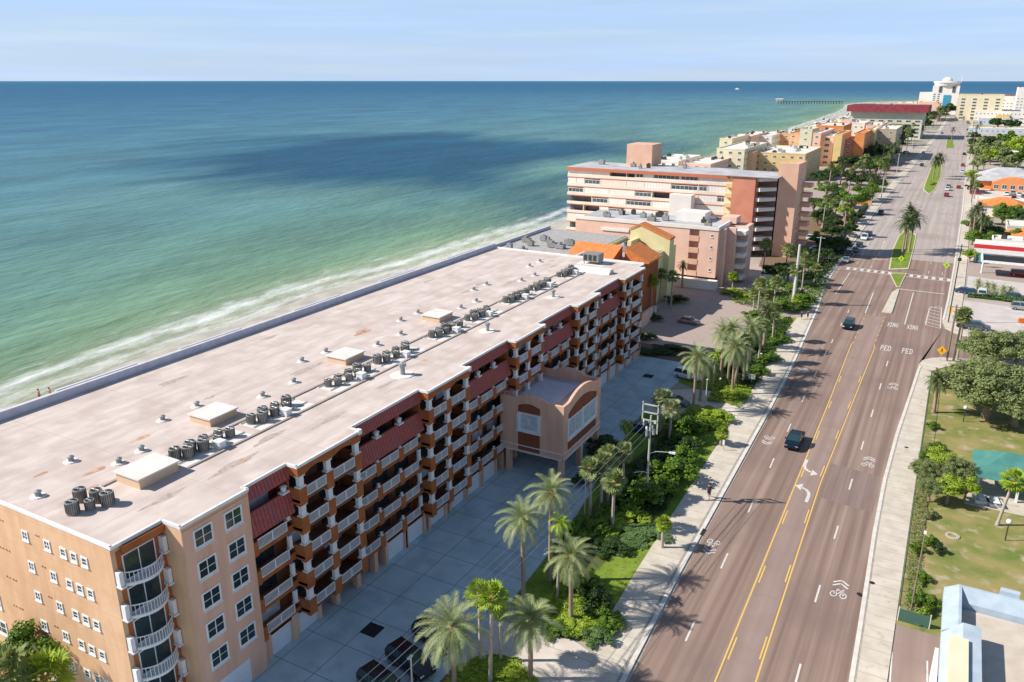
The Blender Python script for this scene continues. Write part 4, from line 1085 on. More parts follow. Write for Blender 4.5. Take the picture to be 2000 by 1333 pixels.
# ---------------------------------------------------------------- neighbouring buildings
def roof_bits(parent, x0, y0, x1, y1, z, n, seed):
    r_ = random.Random(seed)
    o = parent_off(parent)
    for i in range(n):
        x, y = r_.uniform(x0 + 1, x1 - 1), r_.uniform(y0 + 1, y1 - 1)
        b = MB(); w_ = r_.uniform(.5, 1.1); b.box(-w_, -w_ * .8, 0.15, w_, w_ * .8, r_.uniform(.9, 1.5)); b.box(-w_ * 1.05, -w_ * .1, 0, w_ * 1.05, w_ * .1, .15); b.cyl(0, 0, 1.0, 1.65, w_ * .5, w_ * .5, 8)
        part('roof_unit', b.mesh('roof_unit', M[r_.choice(['ac_dark', 'vent_gray', 'ac_metal'])]), parent, (x - o.x, y - o.y, z - o.z))
def block(label, x0, y0, x1, y1, h_, wall, roof, floors, name='hotel_building', cat='building', wx=4.5, wy=4.5, ww=1.9, wh=1.5, gm='glass_far', units=4, par=.6, trim=None, seed=1, group=None, faces=None, bands=None, z0=0.0, fm='white_wall'):
    if x0 > x1: x0, x1 = x1, x0
    t_ = thing(name, label, cat, ((x0 + x1) / 2, (y0 + y1) / 2, z0), 0, group)
    MB().box(x0, y0, z0, x1, y1, h_).build('wall', M[wall], t_)
    MB().box(x0 + .3, y0 + .3, h_ + .003, x1 - .3, y1 - .3, h_ + .12).build('roof', M[roof], t_)
    b = MB(); p = par
    b.box(x0 - .08, y0 - .08, h_ - .1, x1 + .08, y0 + .3, h_ + p); b.box(x0 - .08, y1 - .3, h_ - .1, x1 + .08, y1 + .08, h_ + p)
    b.box(x0 - .08, y0 + .3, h_ - .1, x0 + .3, y1 - .3, h_ + p); b.box(x1 - .3, y0 + .3, h_ - .1, x1 + .08, y1 - .3, h_ + p)
    b.build('parapet', M[trim or wall], t_)
    if faces is None: faces = 'SE' if x1 < -5 else 'SW'
    fh = (h_ - z0) / max(1, floors)
    left = 96
    for k in range(floors):
        z = z0 + fh * k + fh * .32
        for F in faces:
            n = int((x1 - x0) / wx) if F == 'S' else int((y1 - y0) / wy)
            n = min(n, 14)
            for i in range(n):
                if left <= 0: break
                left -= 1
                if F == 'S': window(t_, x0 + (x1 - x0) * (i + .5) / n, y0, z, 'S', ww, min(wh, fh * .6), 2, 1, fm=fm, gm=gm, fw=.15)
                elif F == 'E': window(t_, x1, y0 + (y1 - y0) * (i + .5) / n, z, 'E', ww, min(wh, fh * .6), 2, 1, fm=fm, gm=gm, fw=.15)
                else: window(t_, x0, y0 + (y1 - y0) * (i + .5) / n, z, 'W', ww, min(wh, fh * .6), 2, 1, fm=fm, gm=gm, fw=.15)
        if bands and k: MB().box(x0 - .25, y0 - .25, z0 + fh * k - .15, x1 + .25, y0 - .003, z0 + fh * k + .15).build('floor_band', M[bands], t_)
    if units: roof_bits(t_, x0, y0, x1, y1, h_ + .12, units, seed)
    return t_
def roofline(pl, pr, py, h_):
    a = G(pl, py, h_); c = G(pr, py, h_)
    return a[0], c[0], (a[1] + c[1]) / 2

# building with grey roofs and orange tiles, and its tall yellow gable wall
B2 = thing('hotel_building', 'low hotel with grey gravel roofs and orange tiled slopes just beyond the long building', 'hotel', (-75, 168, 0))
b = MB(); b.box(-96, 160, 0, -73, 196, 13.2); b.box(-73, 172, 0, -60, 196, 12.4); b.box(-88, 150, 0, -71, 160, 11); b.build('wall', [M['yellow_wall']], B2)
MB().box(-95.6, 160.4, 13.2, -73.4, 195.6, 13.35).build('roof', M['gravel_roof'], B2)
MB().box(-88.2, 149.6, 11, -71, 160, 11.2).build('roof', M['gravel_roof'], B2)
MB().box(-72.9, 172.4, 12.4, -60.4, 195.6, 12.52).build('roof', M['gravel_roof'], B2)
b = MB(); b.box(-96.2, 159.8, 13.1, -73, 160.4, 14.1); b.box(-96.2, 160.4, 13.1, -95.6, 196, 14.1); b.box(-73.5, 160.4, 13.1, -73, 172, 14.1); b.build('parapet', M['parapet'], B2)
b = MB()
for i in range(14): b.box(-94.6 + i * 1.55, 159.7, 12.1, -94.0 + i * 1.55, 159.79, 12.7)
b.build('vent_row', M['vent_gray'], B2)
def slope(x0, y0, x1, y1, zlo, zhi, hi='N'):
    b = MB()
    z = {'N': (zlo, zlo, zhi, zhi), 'S': (zhi, zhi, zlo, zlo), 'W': (zhi, zlo, zlo, zhi), 'E': (zlo, zhi, zhi, zlo)}[hi]
    P_ = [(x0, y0), (x1, y0), (x1, y1), (x0, y1)]
    n = len(b.v); b.v += [(p[0], p[1], q) for p, q in zip(P_, z)] + [(p[0], p[1], zlo - .35) for p in P_]
    for q in [(0, 1, 2, 3), (7, 6, 5, 4), (0, 4, 5, 1), (1, 5, 6, 2), (2, 6, 7, 3), (3, 7, 4, 0)]: b.f.append(q); b.m.append(0)
    return b
slope(-77, 161.5, -65.5, 172.5, 11.5, 15.6).build('tiled_roof', M['tile_orange'], B2, fix=True)
slope(-72.5, 152, -58.5, 162.6, 9.6, 13.0).build('tiled_roof', M['tile_orange'], B2, fix=True)
slope(-64.5, 171.5, -58.6, 181, 12.4, 15.2, 'W').build('tiled_roof', M['tile_orange'], B2, fix=True)
slope(-93, 147, -84.8, 158, 11.2, 13.4, 'N').build('tiled_roof', M['tile_orange'], B2, fix=True)
b = MB(); b.box(-64.9, 163, 0, -64, 171.5, 11.2); b.box(-71, 156.4, 0, -59, 163, 9.4); b.box(-64, 163, 0, -59.5, 181, 12.05); b.build('wall', M['orange_stucco'], B2)
MB().ext([(-68.8, 0), (-58.6, 0), (-58.6, 15.2), (-66.4, 18.2), (-68.8, 16.9)], 'y', 186.2, 189.5).build('gable_wall', M['yellow_wall'], B2, fix=True)
MB().ext([(-58.4, 15.15), (-58.4, 15.55), (-66.4, 18.6), (-69.0, 17.3), (-69.0, 16.9), (-66.4, 18.15)], 'y', 186.0, 189.7).build('tile_coping', M['tile_orange'], B2, fix=True)
MB().box(-67.6, 181, 0, -66.6, 186.2, 15).build('gable_wall', M['yellow_wall'], B2)
roof_bits(B2, -94, 162, -76, 180, 13.35, 10, 3); roof_bits(B2, -87, 151, -78, 157, 11.2, 5, 4); roof_bits(B2, -72, 178, -62, 193, 12.5, 6, 5)
b = MB(); b.box(-58.9, 158, 0, -56.4, 160.2, 4.2); b.box(-56.4, 160, 0, -55.8, 168, 3.2); b.build('garden_wall', M['pink_wall'], B2)

# pink mid-rise
B3 = thing('apartment_building', 'pale pink five storey apartment block with an open stair slot and grey flat roof', 'building', (-70, 215, 0))
b = MB()
b.box(-92, 204.5, 0, -64.6, 222, 15.2); b.box(-64.6, 204.5, 2.6, -59.2, 222, 15.2); b.box(-59.2, 206.3, 2.6, -56.6, 222, 15.2); b.box(-56.6, 204.5, 2.6, -51.6, 222, 15.2)
b.build('wall', M['pink_wall'], B3)
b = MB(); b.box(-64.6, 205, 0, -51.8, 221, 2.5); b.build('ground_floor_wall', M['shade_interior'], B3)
MB().box(-66, 201.5, 0, -50.6, 203.8, 2.3).build('garden_wall', M['white_wall'], B3)
for i in range(4): MB().box(-59.2, 204.4, 2.6 + i * 3.1, -56.6, 204.7, 4.0 + i * 3.1).build('stair_parapet', M['salmon_wall'], B3)
for i in range(4): MB().box(-59.2, 204.7, 2.4 + i * 3.1, -56.6, 206.3, 2.6 + i * 3.1).build('stair_landing', M['salmon_wall'], B3)
MB().box(-91.6, 204.9, 15.2, -51.9, 221.6, 15.35).build('roof', M['roof_gray'], B3)
b = MB(); b.box(-92.1, 204.3, 15.1, -51.5, 204.9, 16.0); b.box(-52, 204.9, 15.1, -51.5, 222, 16.0); b.build('parapet', M['white_wall'], B3)
for i in range(4): window(B3, -53.2, 204.5, 4.2 + i * 3, 'S', .7, .9, 1, 1, gm='glass_far')
for k, (x0_, x1_, y0_, y1_) in enumerate([(-51.6, -50.4, 206.5, 208.5), (-51.6, -48.6, 210.5, 212.0), (-51.6, -46.6, 216, 221.9)]): MB().box(x0_, y0_, 0, x1_, y1_, 15.3 - k * .2).build('fin_wall', M['pink_wall'], B3)
for i in range(5): MB().box(-51.6, 212.2, 1 + i * 3.0, -46.4, 216, 2.1 + i * 3.0).build('balcony', M['white_wall'], B3)
b = MB(); b.box(-84, 204.2, 12.6, -76, 204.48, 13.4); b.build('sign_frame', M['white'], B3)
roof_bits(B3, -88, 206, -54, 219, 15.35, 12, 8)
MB().box(-66, 214, 15.35, -58, 220, 17.8).build('stair_head', M['white_wall'], B3); MB().box(-54, 216, 15.35, -50, 221, 17).build('stair_head', M['pink_wall'], B3)

# large white and red condominium
B4 = thing('condominium', 'large eight storey condominium, white gallery front with red floor bands and a tall pink slab', 'condominium', (-85, 262, 0))
b = MB(); b.box(-115, 251.2, 0, -62, 268, 24.2); b.build('wall', M['gallery_cream'], B4)
MB().box(-115.5, 248.6, 24.2, -61, 268.4, 24.45).build('roof', M['roof_gray'], B4)
MB().box(-115.7, 248.4, 23.3, -60.8, 248.9, 24.3).build('fascia', M['red_trim'], B4)
rnd = random.Random(21)
for k in range(8):
    z = k * 3.0
    if k: MB().box(-115.5, 249, z - .18, -61, 251.2, z + .12).build('gallery_floor', M['red_trim'], B4)
    if k: MB().box(-115.4, 248.95, z + .12, -61.1, 249.05, z + 1.05).build('gallery_parapet', M['gallery_cream'], B4)
    n = 18; i = 0
    while i < n:
        wl = rnd.choice((1, 2, 2, 3)); wl = min(wl, n - i)
        x0_ = -115.3 + i * 3.0; x1_ = x0_ + wl * 3.0
        ty = rnd.random()
        if ty < .5: MB().box(x0_ + .1, 249.06, z + .14, x1_ - .1, 249.16, z + 2.8).build('storm_shutter', M[rnd.choice(['shutter', 'white_wall', 'shutter', 'gallery_cream'])], B4)
        elif ty < .75: MB().box(x0_ + .2, 251.05, z + .2, x1_ - .2, 251.19, z + 2.5).build('glass_door', M['glass_far'], B4)
        else: window(B4, (x0_ + x1_) / 2, 249.15, z + 1.0, 'S', x1_ - x0_ - .4, 1.5, wl * 2, 1, gm='glass_far', fw=.15)
        if i: MB().box(x0_ - .12, 249.0, z + .13, x0_ + .12, 251.2, z + 2.8).build('gallery_partition', M['cream_wall'], B4)
        i += wl
MB().box(-59.5, 247.5, 0, -52.6, 262, 24.4).build('red_wall', M['red_wall'], B4)
b = MB(); b.box(-62, 249, 0, -59.5, 264, 24.3); b.build('wall', M['cream_wall'], B4)
for k in range(1, 8): MB().box(-61.5, 248, k * 3 - .2, -59.6, 249, k * 3 + 1.0).build('balcony', M['gold_wall'], B4)
MB().box(-62, 247, 24.4, -46, 264, 24.6).build('roof', M['roof_gray'], B4)
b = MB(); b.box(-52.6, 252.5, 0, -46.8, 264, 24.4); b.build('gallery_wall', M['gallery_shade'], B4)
for k in range(1, 9):
    z = k * 3.0 - .6
    MB().prism([(-52.5, 248.6), (-51.2, 247.9), (-47.2, 252.3), (-47.2, 254), (-52.5, 254)], z - .3, z + .75).build('balcony', M['white_wall'], B4)
MB().box(-47.2, 252.5, 0, -41.4, 254.5, 28.4).build('slab_wall', M['salmon_wall'], B4)
MB().box(-43.4, 254.5, 0, -41.4, 266, 28.2).build('slab_wall', M['salmon_wall'], B4)
for k in range(9): window(B4, -41.4, 259, 1.3 + k * 3, 'E', 1.8, 1.6, 2, 1, gm='glass_far')
for k in range(1, 8): MB().box(-41.35, 261.5, k * 3 - .5, -38.6, 266, k * 3 + .7).build('balcony', M['salmon_wall'], B4)
MB().box(-99.5, 262, 24.45, -90.5, 272, 31.5).build('lift_tower', M['salmon_wall'], B4)
roof_bits(B4, -112, 251, -64, 266, 24.45, 5, 9)
MB().box(-78, 244.5, 0, -71, 248.4, 18).build('stair_tower', M['white_wall'], B4)

# hotels further along the beach side (south top edge in the photo: left, right, row; height, depth)
def far(label, pl, pr, py, h_, dep, wall, roof, fl, **kw):
    x0, x1, y0 = roofline(pl, pr, py, h_)
    return block(label, x0, y0, x1, y0 + dep, h_, wall, roof, fl, **kw)
far('low white hotel roofs beside the water behind the large condominium', 1262, 1330, 316, 12, 40, 'white_wall', 'roof_white', 4, seed=31, units=8)
far('pink tiled low wing behind the roof of the large condominium', 1330, 1392, 322, 12, 36, 'pink_wall', 'roof_white', 4, seed=32, units=7)
far('tall yellow hotel end with square windows left of the yellow hotel block', 1396, 1458, 293, 17, 55, 'cream_wall', 'roof_white', 5, seed=33, units=7)
far('peach windowless hotel block with a flat roof behind the condominium roof', 1432, 1474, 299, 15, 10, 'peach', 'roof_white', 0, seed=34, units=2)
far('long yellow hotel with bright white roof and dark rooftop machines', 1466, 1578, 301, 14, 55, 'gold_wall', 'roof_white', 4, seed=35, units=14)
far('small pink beach house roofs left of the orange hotel', 1500, 1560, 266, 9, 60, 'pink_wall', 'roof_white', 2, seed=36, units=6)
far('peach hotel wing with arched dark opening next to the sea', 1540, 1590, 262, 13, 60, 'peach', 'tile_orange', 3, seed=37, units=2)
far('sage green apartment house behind the peach hotel wing', 1562, 1588, 254, 18, 30, 'sage_wall', 'roof_white', 4, seed=38, units=2)
far('pale pink hotel tower, first of the colourful hotel complex', 1588, 1604, 262, 20, 60, 'pink_wall', 'roof_white', 5, seed=39, units=2, wy=8)
far('pink recessed hotel wing with dark balconies in the colourful complex', 1604, 1630, 268, 18, 50, 'pink_wall', 'roof_white', 5, seed=40, units=2, ww=3, wh=2)
far('golden hotel tower in the middle of the colourful complex', 1630, 1646, 264, 20, 45, 'gold_wall', 'tile_orange', 5, seed=41, units=0, wy=9, wx=9)
far('dark red hotel wing between the golden and orange towers', 1646, 1670, 274, 16, 30, 'red_wall', 'tile_orange', 5, seed=42, units=1)
far('orange hotel tower with a stepped top in the colourful complex', 1670, 1690, 262, 20, 50, 'orange_wall', 'tile_orange', 5, seed=43, units=0, wx=9)
far('yellow hotel gable right of the orange tower', 1694, 1710, 256, 20, 50, 'gold_wall', 'roof_white', 5, seed=44, units=0, wx=20)
far('tan hotel with teal and white roof at the right of the colourful complex', 1710, 1752, 254, 20, 60, 'tan_wall', 'roof_white', 5, seed=45, units=4)
far('orange terrace building with dark openings behind the colourful complex', 1592, 1650, 247, 18, 50, 'orange_wall', 'roof_white', 3, seed=46, units=2)
far('white and pink beach villas between the complex and the sea', 1588, 1640, 240, 12, 60, 'white_wall', 'roof_white', 2, seed=47, units=6)
far('pale villa with brown roof behind the beach villas', 1640, 1700, 236, 14, 80, 'pink_wall', 'roof_gray', 3, seed=48, units=4)
t_ = far('wide apartment hotel with a dark red mansard roof and sage walls', 1658, 1806, 219, 24, 60, 'sage_wall', 'roof_gray', 7, seed=49, units=0, wx=7, ww=4.5, wh=2.2)
x0, x1, y0 = roofline(1656, 1808, 219, 24)
b = MB()
b.ext([(y0 - 4, 24.0), (y0 - 1, 29.5), (y0 + 60, 29.5), (y0 + 63, 24.0)], 'x', x0 - 3, x1 + 3); b.build('mansard_roof', M['tile_dark_red'], t_, fix=True)
far('pale sage apartment wing in front of the red mansard hotel', 1740, 1790, 226, 20, 30, 'sage_wall', 'roof_white', 6, seed=50, units=0)
far('pink and white hotel behind the red mansard roof', 1760, 1836, 203, 22, 90, 'pink_wall', 'roof_white', 6, seed=51, units=4)
far('orange brown hotel left of the white domed tower', 1795, 1832, 200, 24, 60, 'peach', 'roof_white', 6, seed=52, units=1)
far('yellow and pink striped resort right of the domed tower', 1872, 1962, 186, 33, 50, 'cream_wall', 'roof_white', 8, seed=53, units=3, wx=12, ww=5, wh=2.4, trim='gold_wall')
far('white resort wing with red roof edge at the right end of the skyline', 1960, 2004, 188, 30, 60, 'white_wall', 'tile_dark_red', 7, seed=54, units=2, trim='red_trim')
far('tall pale hotel cut by the right edge of the picture', 1990, 2040, 172, 42, 40, 'white_wall', 'roof_white', 10, seed=55, units=2)
far('white low buildings under the striped resort', 1905, 2010, 218, 12, 60, 'white_wall', 'roof_white', 2, seed=56, units=10)
far('low white shops at the end of the road', 1880, 1925, 216, 9, 50, 'pink_wall', 'roof_white', 2, seed=57, units=5)
ex = [(1404, 1432, 272, 14, 'cream_wall', 'white'), (1434, 1470, 267, 13, 'pink_wall', 'pink'), (1472, 1510, 266, 12, 'white_wall', 'bright white'), (1512, 1545, 262, 12, 'peach', 'peach'), (1546, 1572, 256, 12, 'pink_wall', 'pale pink'), (1572, 1600, 248, 14, 'cream_wall', 'cream'),
      (1598, 1622, 241, 14, 'white_wall', 'white'), (1620, 1645, 235, 13, 'cream_wall', 'pale cream'), (1640, 1668, 228, 13, 'white_wall', 'chalk white'), (1655, 1690, 242, 16, 'gallery_cream', 'beige'), (1690, 1722, 246, 15, 'pink_wall', 'rose'), (1722, 1750, 240, 14, 'white_wall', 'grey-white'), (1665, 1700, 228, 13, 'tan_wall', 'tan'), (1700, 1745, 206, 20, 'white_wall', 'distant white'), (1745, 1790, 203, 20, 'peach', 'distant peach')]
for i, (pl, pr, py, h_, wl, cn) in enumerate(ex):
    far('%s beach house block by the far shore, %s from the near end' % (cn, ORD[i]), pl, pr, py, h_, 50 + 8 * (i % 3), wl, 'roof_white', 3, seed=80 + i, units=5, group='beach house blocks along the far shore')
# white tower with a dome
HT = thing('hotel_tower', 'white hotel tower with a revolving restaurant top and dome on the horizon', 'hotel', (-32, 1500, 0))
x0, x1 = -56, -14
b = MB(); b.box(-54, 1490, 0, -16, 1520, 44); b.build('wall', M['white_wall'], HT)
b = MB(); b.box(-72, 1495, 0, -54, 1520, 34); b.build('wing', M['white_wall'], HT)
b = MB(); b.box(-37, 1489, 6, -27, 1489.9, 30); b.build('blue_glass', M['sign_blue'], HT)
b = MB()
for x in (-45, -26): b.box(x, 1489.2, 34, x + 4, 1489.95, 43)
b.build('window', M['glass_far'], HT)
b = MB(); b.cyl(-35, 1504, 44, 49, 17, 19, 24); b.cyl(-35, 1504, 49, 50.5, 20, 19, 24); b.build('restaurant_ring', M['white_wall'], HT)
b = MB(); b.tube([(-35, 1504, 50.5), (-35, 1504, 53.5), (-35, 1504, 56), (-35, 1504, 57)], [8.0, 7.0, 4.5, 0.8], 16); b.build('dome', M['white_wall'], HT, smooth=True)
b = MB(); b.cyl(-15, 1500, 50, 60, .5, n=6); b.build('mast', M['white_wall'], HT)
for k in range(10):
    for x in (-50, -44): window(HT, x, 1490, 3 + k * 3, 'S', 3.5, 1.7, 1, 1, gm='glass_far')

# right-hand side of the road
far('white flat-roofed row of shops with a cream edge beyond the dark trees', 1892, 2040, 252, 5, 16, 'bluegray_wall', 'roof_white', 1, seed=61, units=3, name='shop_building', trim='cream_wall')
far('blue and grey low shop right of the far road', 1912, 2010, 234, 6, 26, 'bluegray_wall', 'roof_gray', 1, seed=62, units=2, name='shop_building')
far('golden shop front with a yellow fascia at the far right', 1946, 1972, 225, 8, 26, 'gold_wall', 'roof_white', 1, seed=63, units=0, name='shop_building')
far('white flat roofs behind the blue shop', 1960, 2040, 236, 6, 40, 'white_wall', 'roof_white', 1, seed=64, units=4, name='shop_building')
far('small house with pale roof among the olive trees', 1895, 1955, 290, 4, 14, 'tan_wall', 'roof_white', 1, seed=65, units=0, name='house', cat='house')
far('cream house roof at the right edge by the green trees', 1955, 2030, 300, 4, 16, 'cream_wall', 'roof_white', 1, seed=66, units=0, name='house', cat='house')
# restaurant with a grey hipped roof and an orange arched front
RS = thing('restaurant', 'restaurant with a wide grey hipped roof and an orange arched front', 'restaurant', (22, 480, 0))
MB().box(10, 470, 0, 36, 505, 4.2).build('wall', M['orange_wall'], RS)
b = MB(); zz = 9.5
for q in [[(8.5, 468.5, 4.2), (37.5, 468.5, 4.2), (28, 488, zz), (18, 488, zz)], [(37.5, 468.5, 4.2), (37.5, 507, 4.2), (28, 488, zz)], [(37.5, 507, 4.2), (8.5, 507, 4.2), (18, 488, zz), (28, 488, zz)], [(8.5, 507, 4.2), (8.5, 468.5, 4.2), (18, 488, zz)]]: b.face(q)
b.build('hip_roof', M['roof_gray'], RS)
MB().ext([(16, .1), (34, .1), (34, 4.0), (31, 5.6), (28, 6.5), (25, 6.8), (22, 6.5), (19, 5.6), (16, 4)], 'y', 464, 468.4).build('arched_front', M['orange_wall'], RS, fix=True)
for i in range(5): window(RS, 18 + i * 3.5, 464, 1, 'S', 2.2, 2.2, 2, 1, gm='glass_far')
def hip(label, x0, y0, x1, y1, h_, rise, wall, roof, name='house', cat='house', **kw):
    t_ = thing(name, label, cat, ((x0 + x1) / 2, (y0 + y1) / 2, 0))
    MB().box(x0, y0, 0, x1, y1, h_).build('wall', M[wall], t_)
    o_ = .6; a, c, d, e_ = x0 - o_, y0 - o_, x1 + o_, y1 + o_; my = (c + e_) / 2; k = min((e_ - c) / 2, (d - a) / 2 * .8)
    b = MB()
    b.face([(a, c, h_), (d, c, h_), (d - k, my, h_ + rise), (a + k, my, h_ + rise)]); b.face([(d, e_, h_), (a, e_, h_), (a + k, my, h_ + rise), (d - k, my, h_ + rise)])
    b.face([(d, c, h_), (d, e_, h_), (d - k, my, h_ + rise)]); b.face([(a, e_, h_), (a, c, h_), (a + k, my, h_ + rise)]); b.face([(a, e_, h_ - .02), (d, e_, h_ - .02), (d, c, h_ - .02), (a, c, h_ - .02)])
    b.build('hip_roof', M[roof], t_)
    n = max(1, int((x1 - x0) / 4))
    for i in range(n): window(t_, x0 + (x1 - x0) * (i + .5) / n, y0, 1.0, 'S', 1.6, 1.4, 2, 1, gm='glass_far')
    return t_
hip('long low building with orange tiled roof and porch behind the roadside palms', 10, 378, 27, 392, 3.6, 3.0, 'white_wall', 'tile_orange', 'restaurant', 'restaurant')
hip('house with orange tiled roof at the right edge above the red canopy', 17.5, 300, 40, 316, 3.6, 3.2, 'white_wall', 'tile_orange')
block('flat pale green roofed shed behind the orange tiled house', 18, 322, 42, 336, 4, 'sage_wall', 'roof_white', 1, name='shed', units=2, seed=71)
block('white flat canopy roof at the near edge of the crowded car park', 9, 398, 34, 404, 3.4, 'white_wall', 'roof_white', 0, name='carport', cat='carport', units=0, seed=72)
block('white flat roof extending behind the red banded shop', 13, 290, 44, 298, 4.2, 'white_wall', 'roof_white', 0, name='shop_building', units=2, seed=73)
# red banded filling station
FS = thing('filling_station', 'filling station shop with a long red and white fascia and blue sign', 'filling station', (25, 280, 0))
MB().box(8.2, 274, 0, 45, 288, 4.1).build('wall', M['white_wall'], FS)
b = MB(); b.box(8.2, 273.6, 4.1, 45.2, 288.2, 4.5); b.build('roof', M['roof_white'], FS)
MB().box(7.8, 272.9, 4.4, 45.4, 273.59, 5.5).build('red_fascia', M['red_band'], FS)
MB().box(7.8, 272.9, 3.0, 45.4, 273.59, 4.39).build('white_fascia', M['white'], FS)
for i in range(8): window(FS, 10.5 + i * 4.4, 274, .3, 'S', 3.4, 2.3, 2, 1, gm='glass_far')
CN = thing('pump_canopy', 'white framed dark roofed pump canopy in front of the red banded shop', 'canopy', (17, 258, 0))
b = MB(); b.box(10, 254, 4.1, 20.5, 262, 4.6); b.build('roof', M['dark'], CN)
b = MB(); b.box(9.6, 253.6, 3.9, 10, 262.4, 4.9); b.box(20.5, 253.6, 3.9, 21.7, 262.4, 4.9); b.box(10, 253.6, 3.9, 20.5, 254, 4.5); b.build('fascia', M['white'], CN)
for x in (10.3, 20.9): MB().cyl(x, 258, 0.03, 3.9, .25, n=8).build('column', M['white'], CN)
CN2 = thing('pump_canopy', 'deep red canopy with a red car under it at the right edge', 'canopy', (26, 256, 0))
MB().box(22.6, 254, 4.1, 34, 262, 4.7).build('roof', M['red_band'], CN2)
for x in (23.2, 33): MB().cyl(x, 258, 0.03, 4.1, .25, n=8).build('column', M['white'], CN2)
um = thing('parasol', 'large beige square parasol beside the roadside palms', 'parasol', (14.5, 352, 0))
b = MB(); n = 8
for i in range(n):
    a_, c_ = 2 * math.pi * i / n, 2 * math.pi * (i + 1) / n; b.face([(0, 0, 4.6), (3.2 * math.cos(a_), 3.2 * math.sin(a_), 3.3), (3.2 * math.cos(c_), 3.2 * math.sin(c_), 3.3)])
me_ = b.mesh('canopy', M['hatch_side']); part('canopy', me_, um); part('pole', MB().cyl(0, 0, 0, 4.5, .09, n=8).mesh('pole', M['white']), um)

# park pavilion with teal roof
PV = thing('pavilion', 'park pavilion with a teal hipped metal roof on white posts', 'pavilion', (14, 115, 0.1))
b = MB(); c0, c1, d0, d1, z0, z1 = 7.7, 21, 110.6, 119.6, 3.0, 5.4
b.face([(c0, d0, z0), (c1, d0, z0), (17.5, 115, z1), (11.3, 115, z1)]); b.face([(c1, d1, z0), (c0, d1, z0), (11.3, 115, z1), (17.5, 115, z1)]); b.face([(c1, d0, z0), (c1, d1, z0), (17.5, 115, z1)]); b.face([(c0, d1, z0), (c0, d0, z0), (11.3, 115, z1)])
b.face([(c0, d1, z0 - .03), (c1, d1, z0 - .03), (c1, d0, z0 - .03), (c0, d0, z0 - .03)])
b.build('roof', M['teal_roof'], PV)
for x in (8.5, 13, 17.5, 20.4):
    for y in (111.4, 118.8): MB().box(x - .14, y - .14, .14, x + .14, y + .14, 2.97).build('post', M['white'], PV)
MB().box(7.2, 108, .12, 21.4, 119.8, .2).build('floor', M['concrete'], PV)
for i, (x, y) in enumerate([(9.0, 109.4), (10.6, 109.2)]):
    t_ = thing('picnic_table', ['white picnic table at the corner of the teal pavilion', 'second white picnic table beside the teal pavilion'][i], 'picnic table', (x, y, .2), .2)
    part('table_top', MB().box(-.4, -.9, .7, .4, .9, .76).mesh('table_top', M['white']), t_)
    for s_ in (-1, 1): part('bench', MB().box(s_ * .75 - .14, -.9, .42, s_ * .75 + .14, .9, .47).mesh('bench', M['white']), t_); part('leg', MB().box(-.7, s_ * .6 - .05, 0, .7, s_ * .6 + .05, .42).box(-.06, s_ * .6 - .05, .42, .06, s_ * .6 + .05, .7).mesh('leg', M['white']), t_)

# pale blue building at the bottom right
PB = thing('shop_building', 'single storey building with pale blue stepped parapets and a beige roof at bottom right', 'building', (12, 66, 0))
b = MB(); b.box(5.6, 40, 0, 30, 78, 4.0); b.build('wall', M['pale_blue'], PB)
MB().box(6.6, 40, 4.0, 30, 77, 4.12).build('roof', M['hatch_side'] if 0 else M['roof_beige'] if 'roof_beige' in M else M['concrete'], PB)
b = MB()
b.ext([(5.0, 3.9), (5.0, 4.6), (6.2, 5.35), (6.45, 5.35), (6.45, 3.9)], 'y', 71.9, 79.2)
b.build('parapet', M['pale_blue'], PB, fix=True)
b = MB(); b.ext([(77.2, 3.9), (77.2, 4.7), (78.9, 5.35), (79.2, 5.35), (79.2, 3.9)], 'x', 6.45, 30); b.build('parapet', M['pale_blue'], PB, fix=True)
b = MB(); b.ext([(79.21, 4.2), (79.21, 5.8), (79.5, 6.0), (79.5, 4.2)], 'x', 9.6, 11.2); b.build('parapet_crest', M['pale_blue'], PB, fix=True)
b = MB(); b.ext([(5.0, 3.9), (5.0, 4.4), (6.5, 6.0), (7.9, 6.0), (7.9, 3.9)], 'y', 62, 71.8); b.build('roof_turret', M['pale_blue'], PB, fix=True)
MB().box(5.5, 60, 4.2, 6.9, 69.0, 6.3).build('chimney', M['cream_wall'], PB)
MB().box(4.7, 40, 0.06, 5.0, 71, 3.2).build('downpipe', M['white'], PB)
b = MB()
for y in (60, 66): b.box(5.52, y, 1, 5.6, y + 2, 2.6)
b.build('window_band', M['glass'], PB)
FN = thing('fence', 'green chain link fence along the right pavement beside the park', 'fence', (1.5, 110, 0))
b = MB(); ys_ = [78.4 + i * 2.6 for i in range(31)]
for y in ys_: b.cyl(1.45, y, .1, 1.65, .04, n=5)
b.build('post', M['chain_green'], FN)
b = MB(); b.tube([(1.45, 78.4, 1.6), (1.45, 156.4, 1.6)], .03, 5); b.tube([(1.45, 78.4, .2), (1.45, 156.4, .2)], .02, 5)
y = 78.4
while y < 156: b.tube([(1.45, y, .2), (1.45, y + .7, 1.6)], .007, 3, cap=False); b.tube([(1.45, y + .7, .2), (1.45, y, 1.6)], .007, 3, cap=False); y += .35
b.build('mesh_panel', M['chain_green'], FN)
F2 = thing('fence', 'dark green screened fence at the corner between park and car park', 'fence', (3, 78, 0))
MB().box(1.5, 78.2, .1, 4.3, 78.28, 1.5).build('screen', M['chain_green'], F2)
for x in (1.5, 4.35): MB().cyl(x, 78.24, .05, 1.7, .06, n=6).build('post', M['pole_white'], F2)

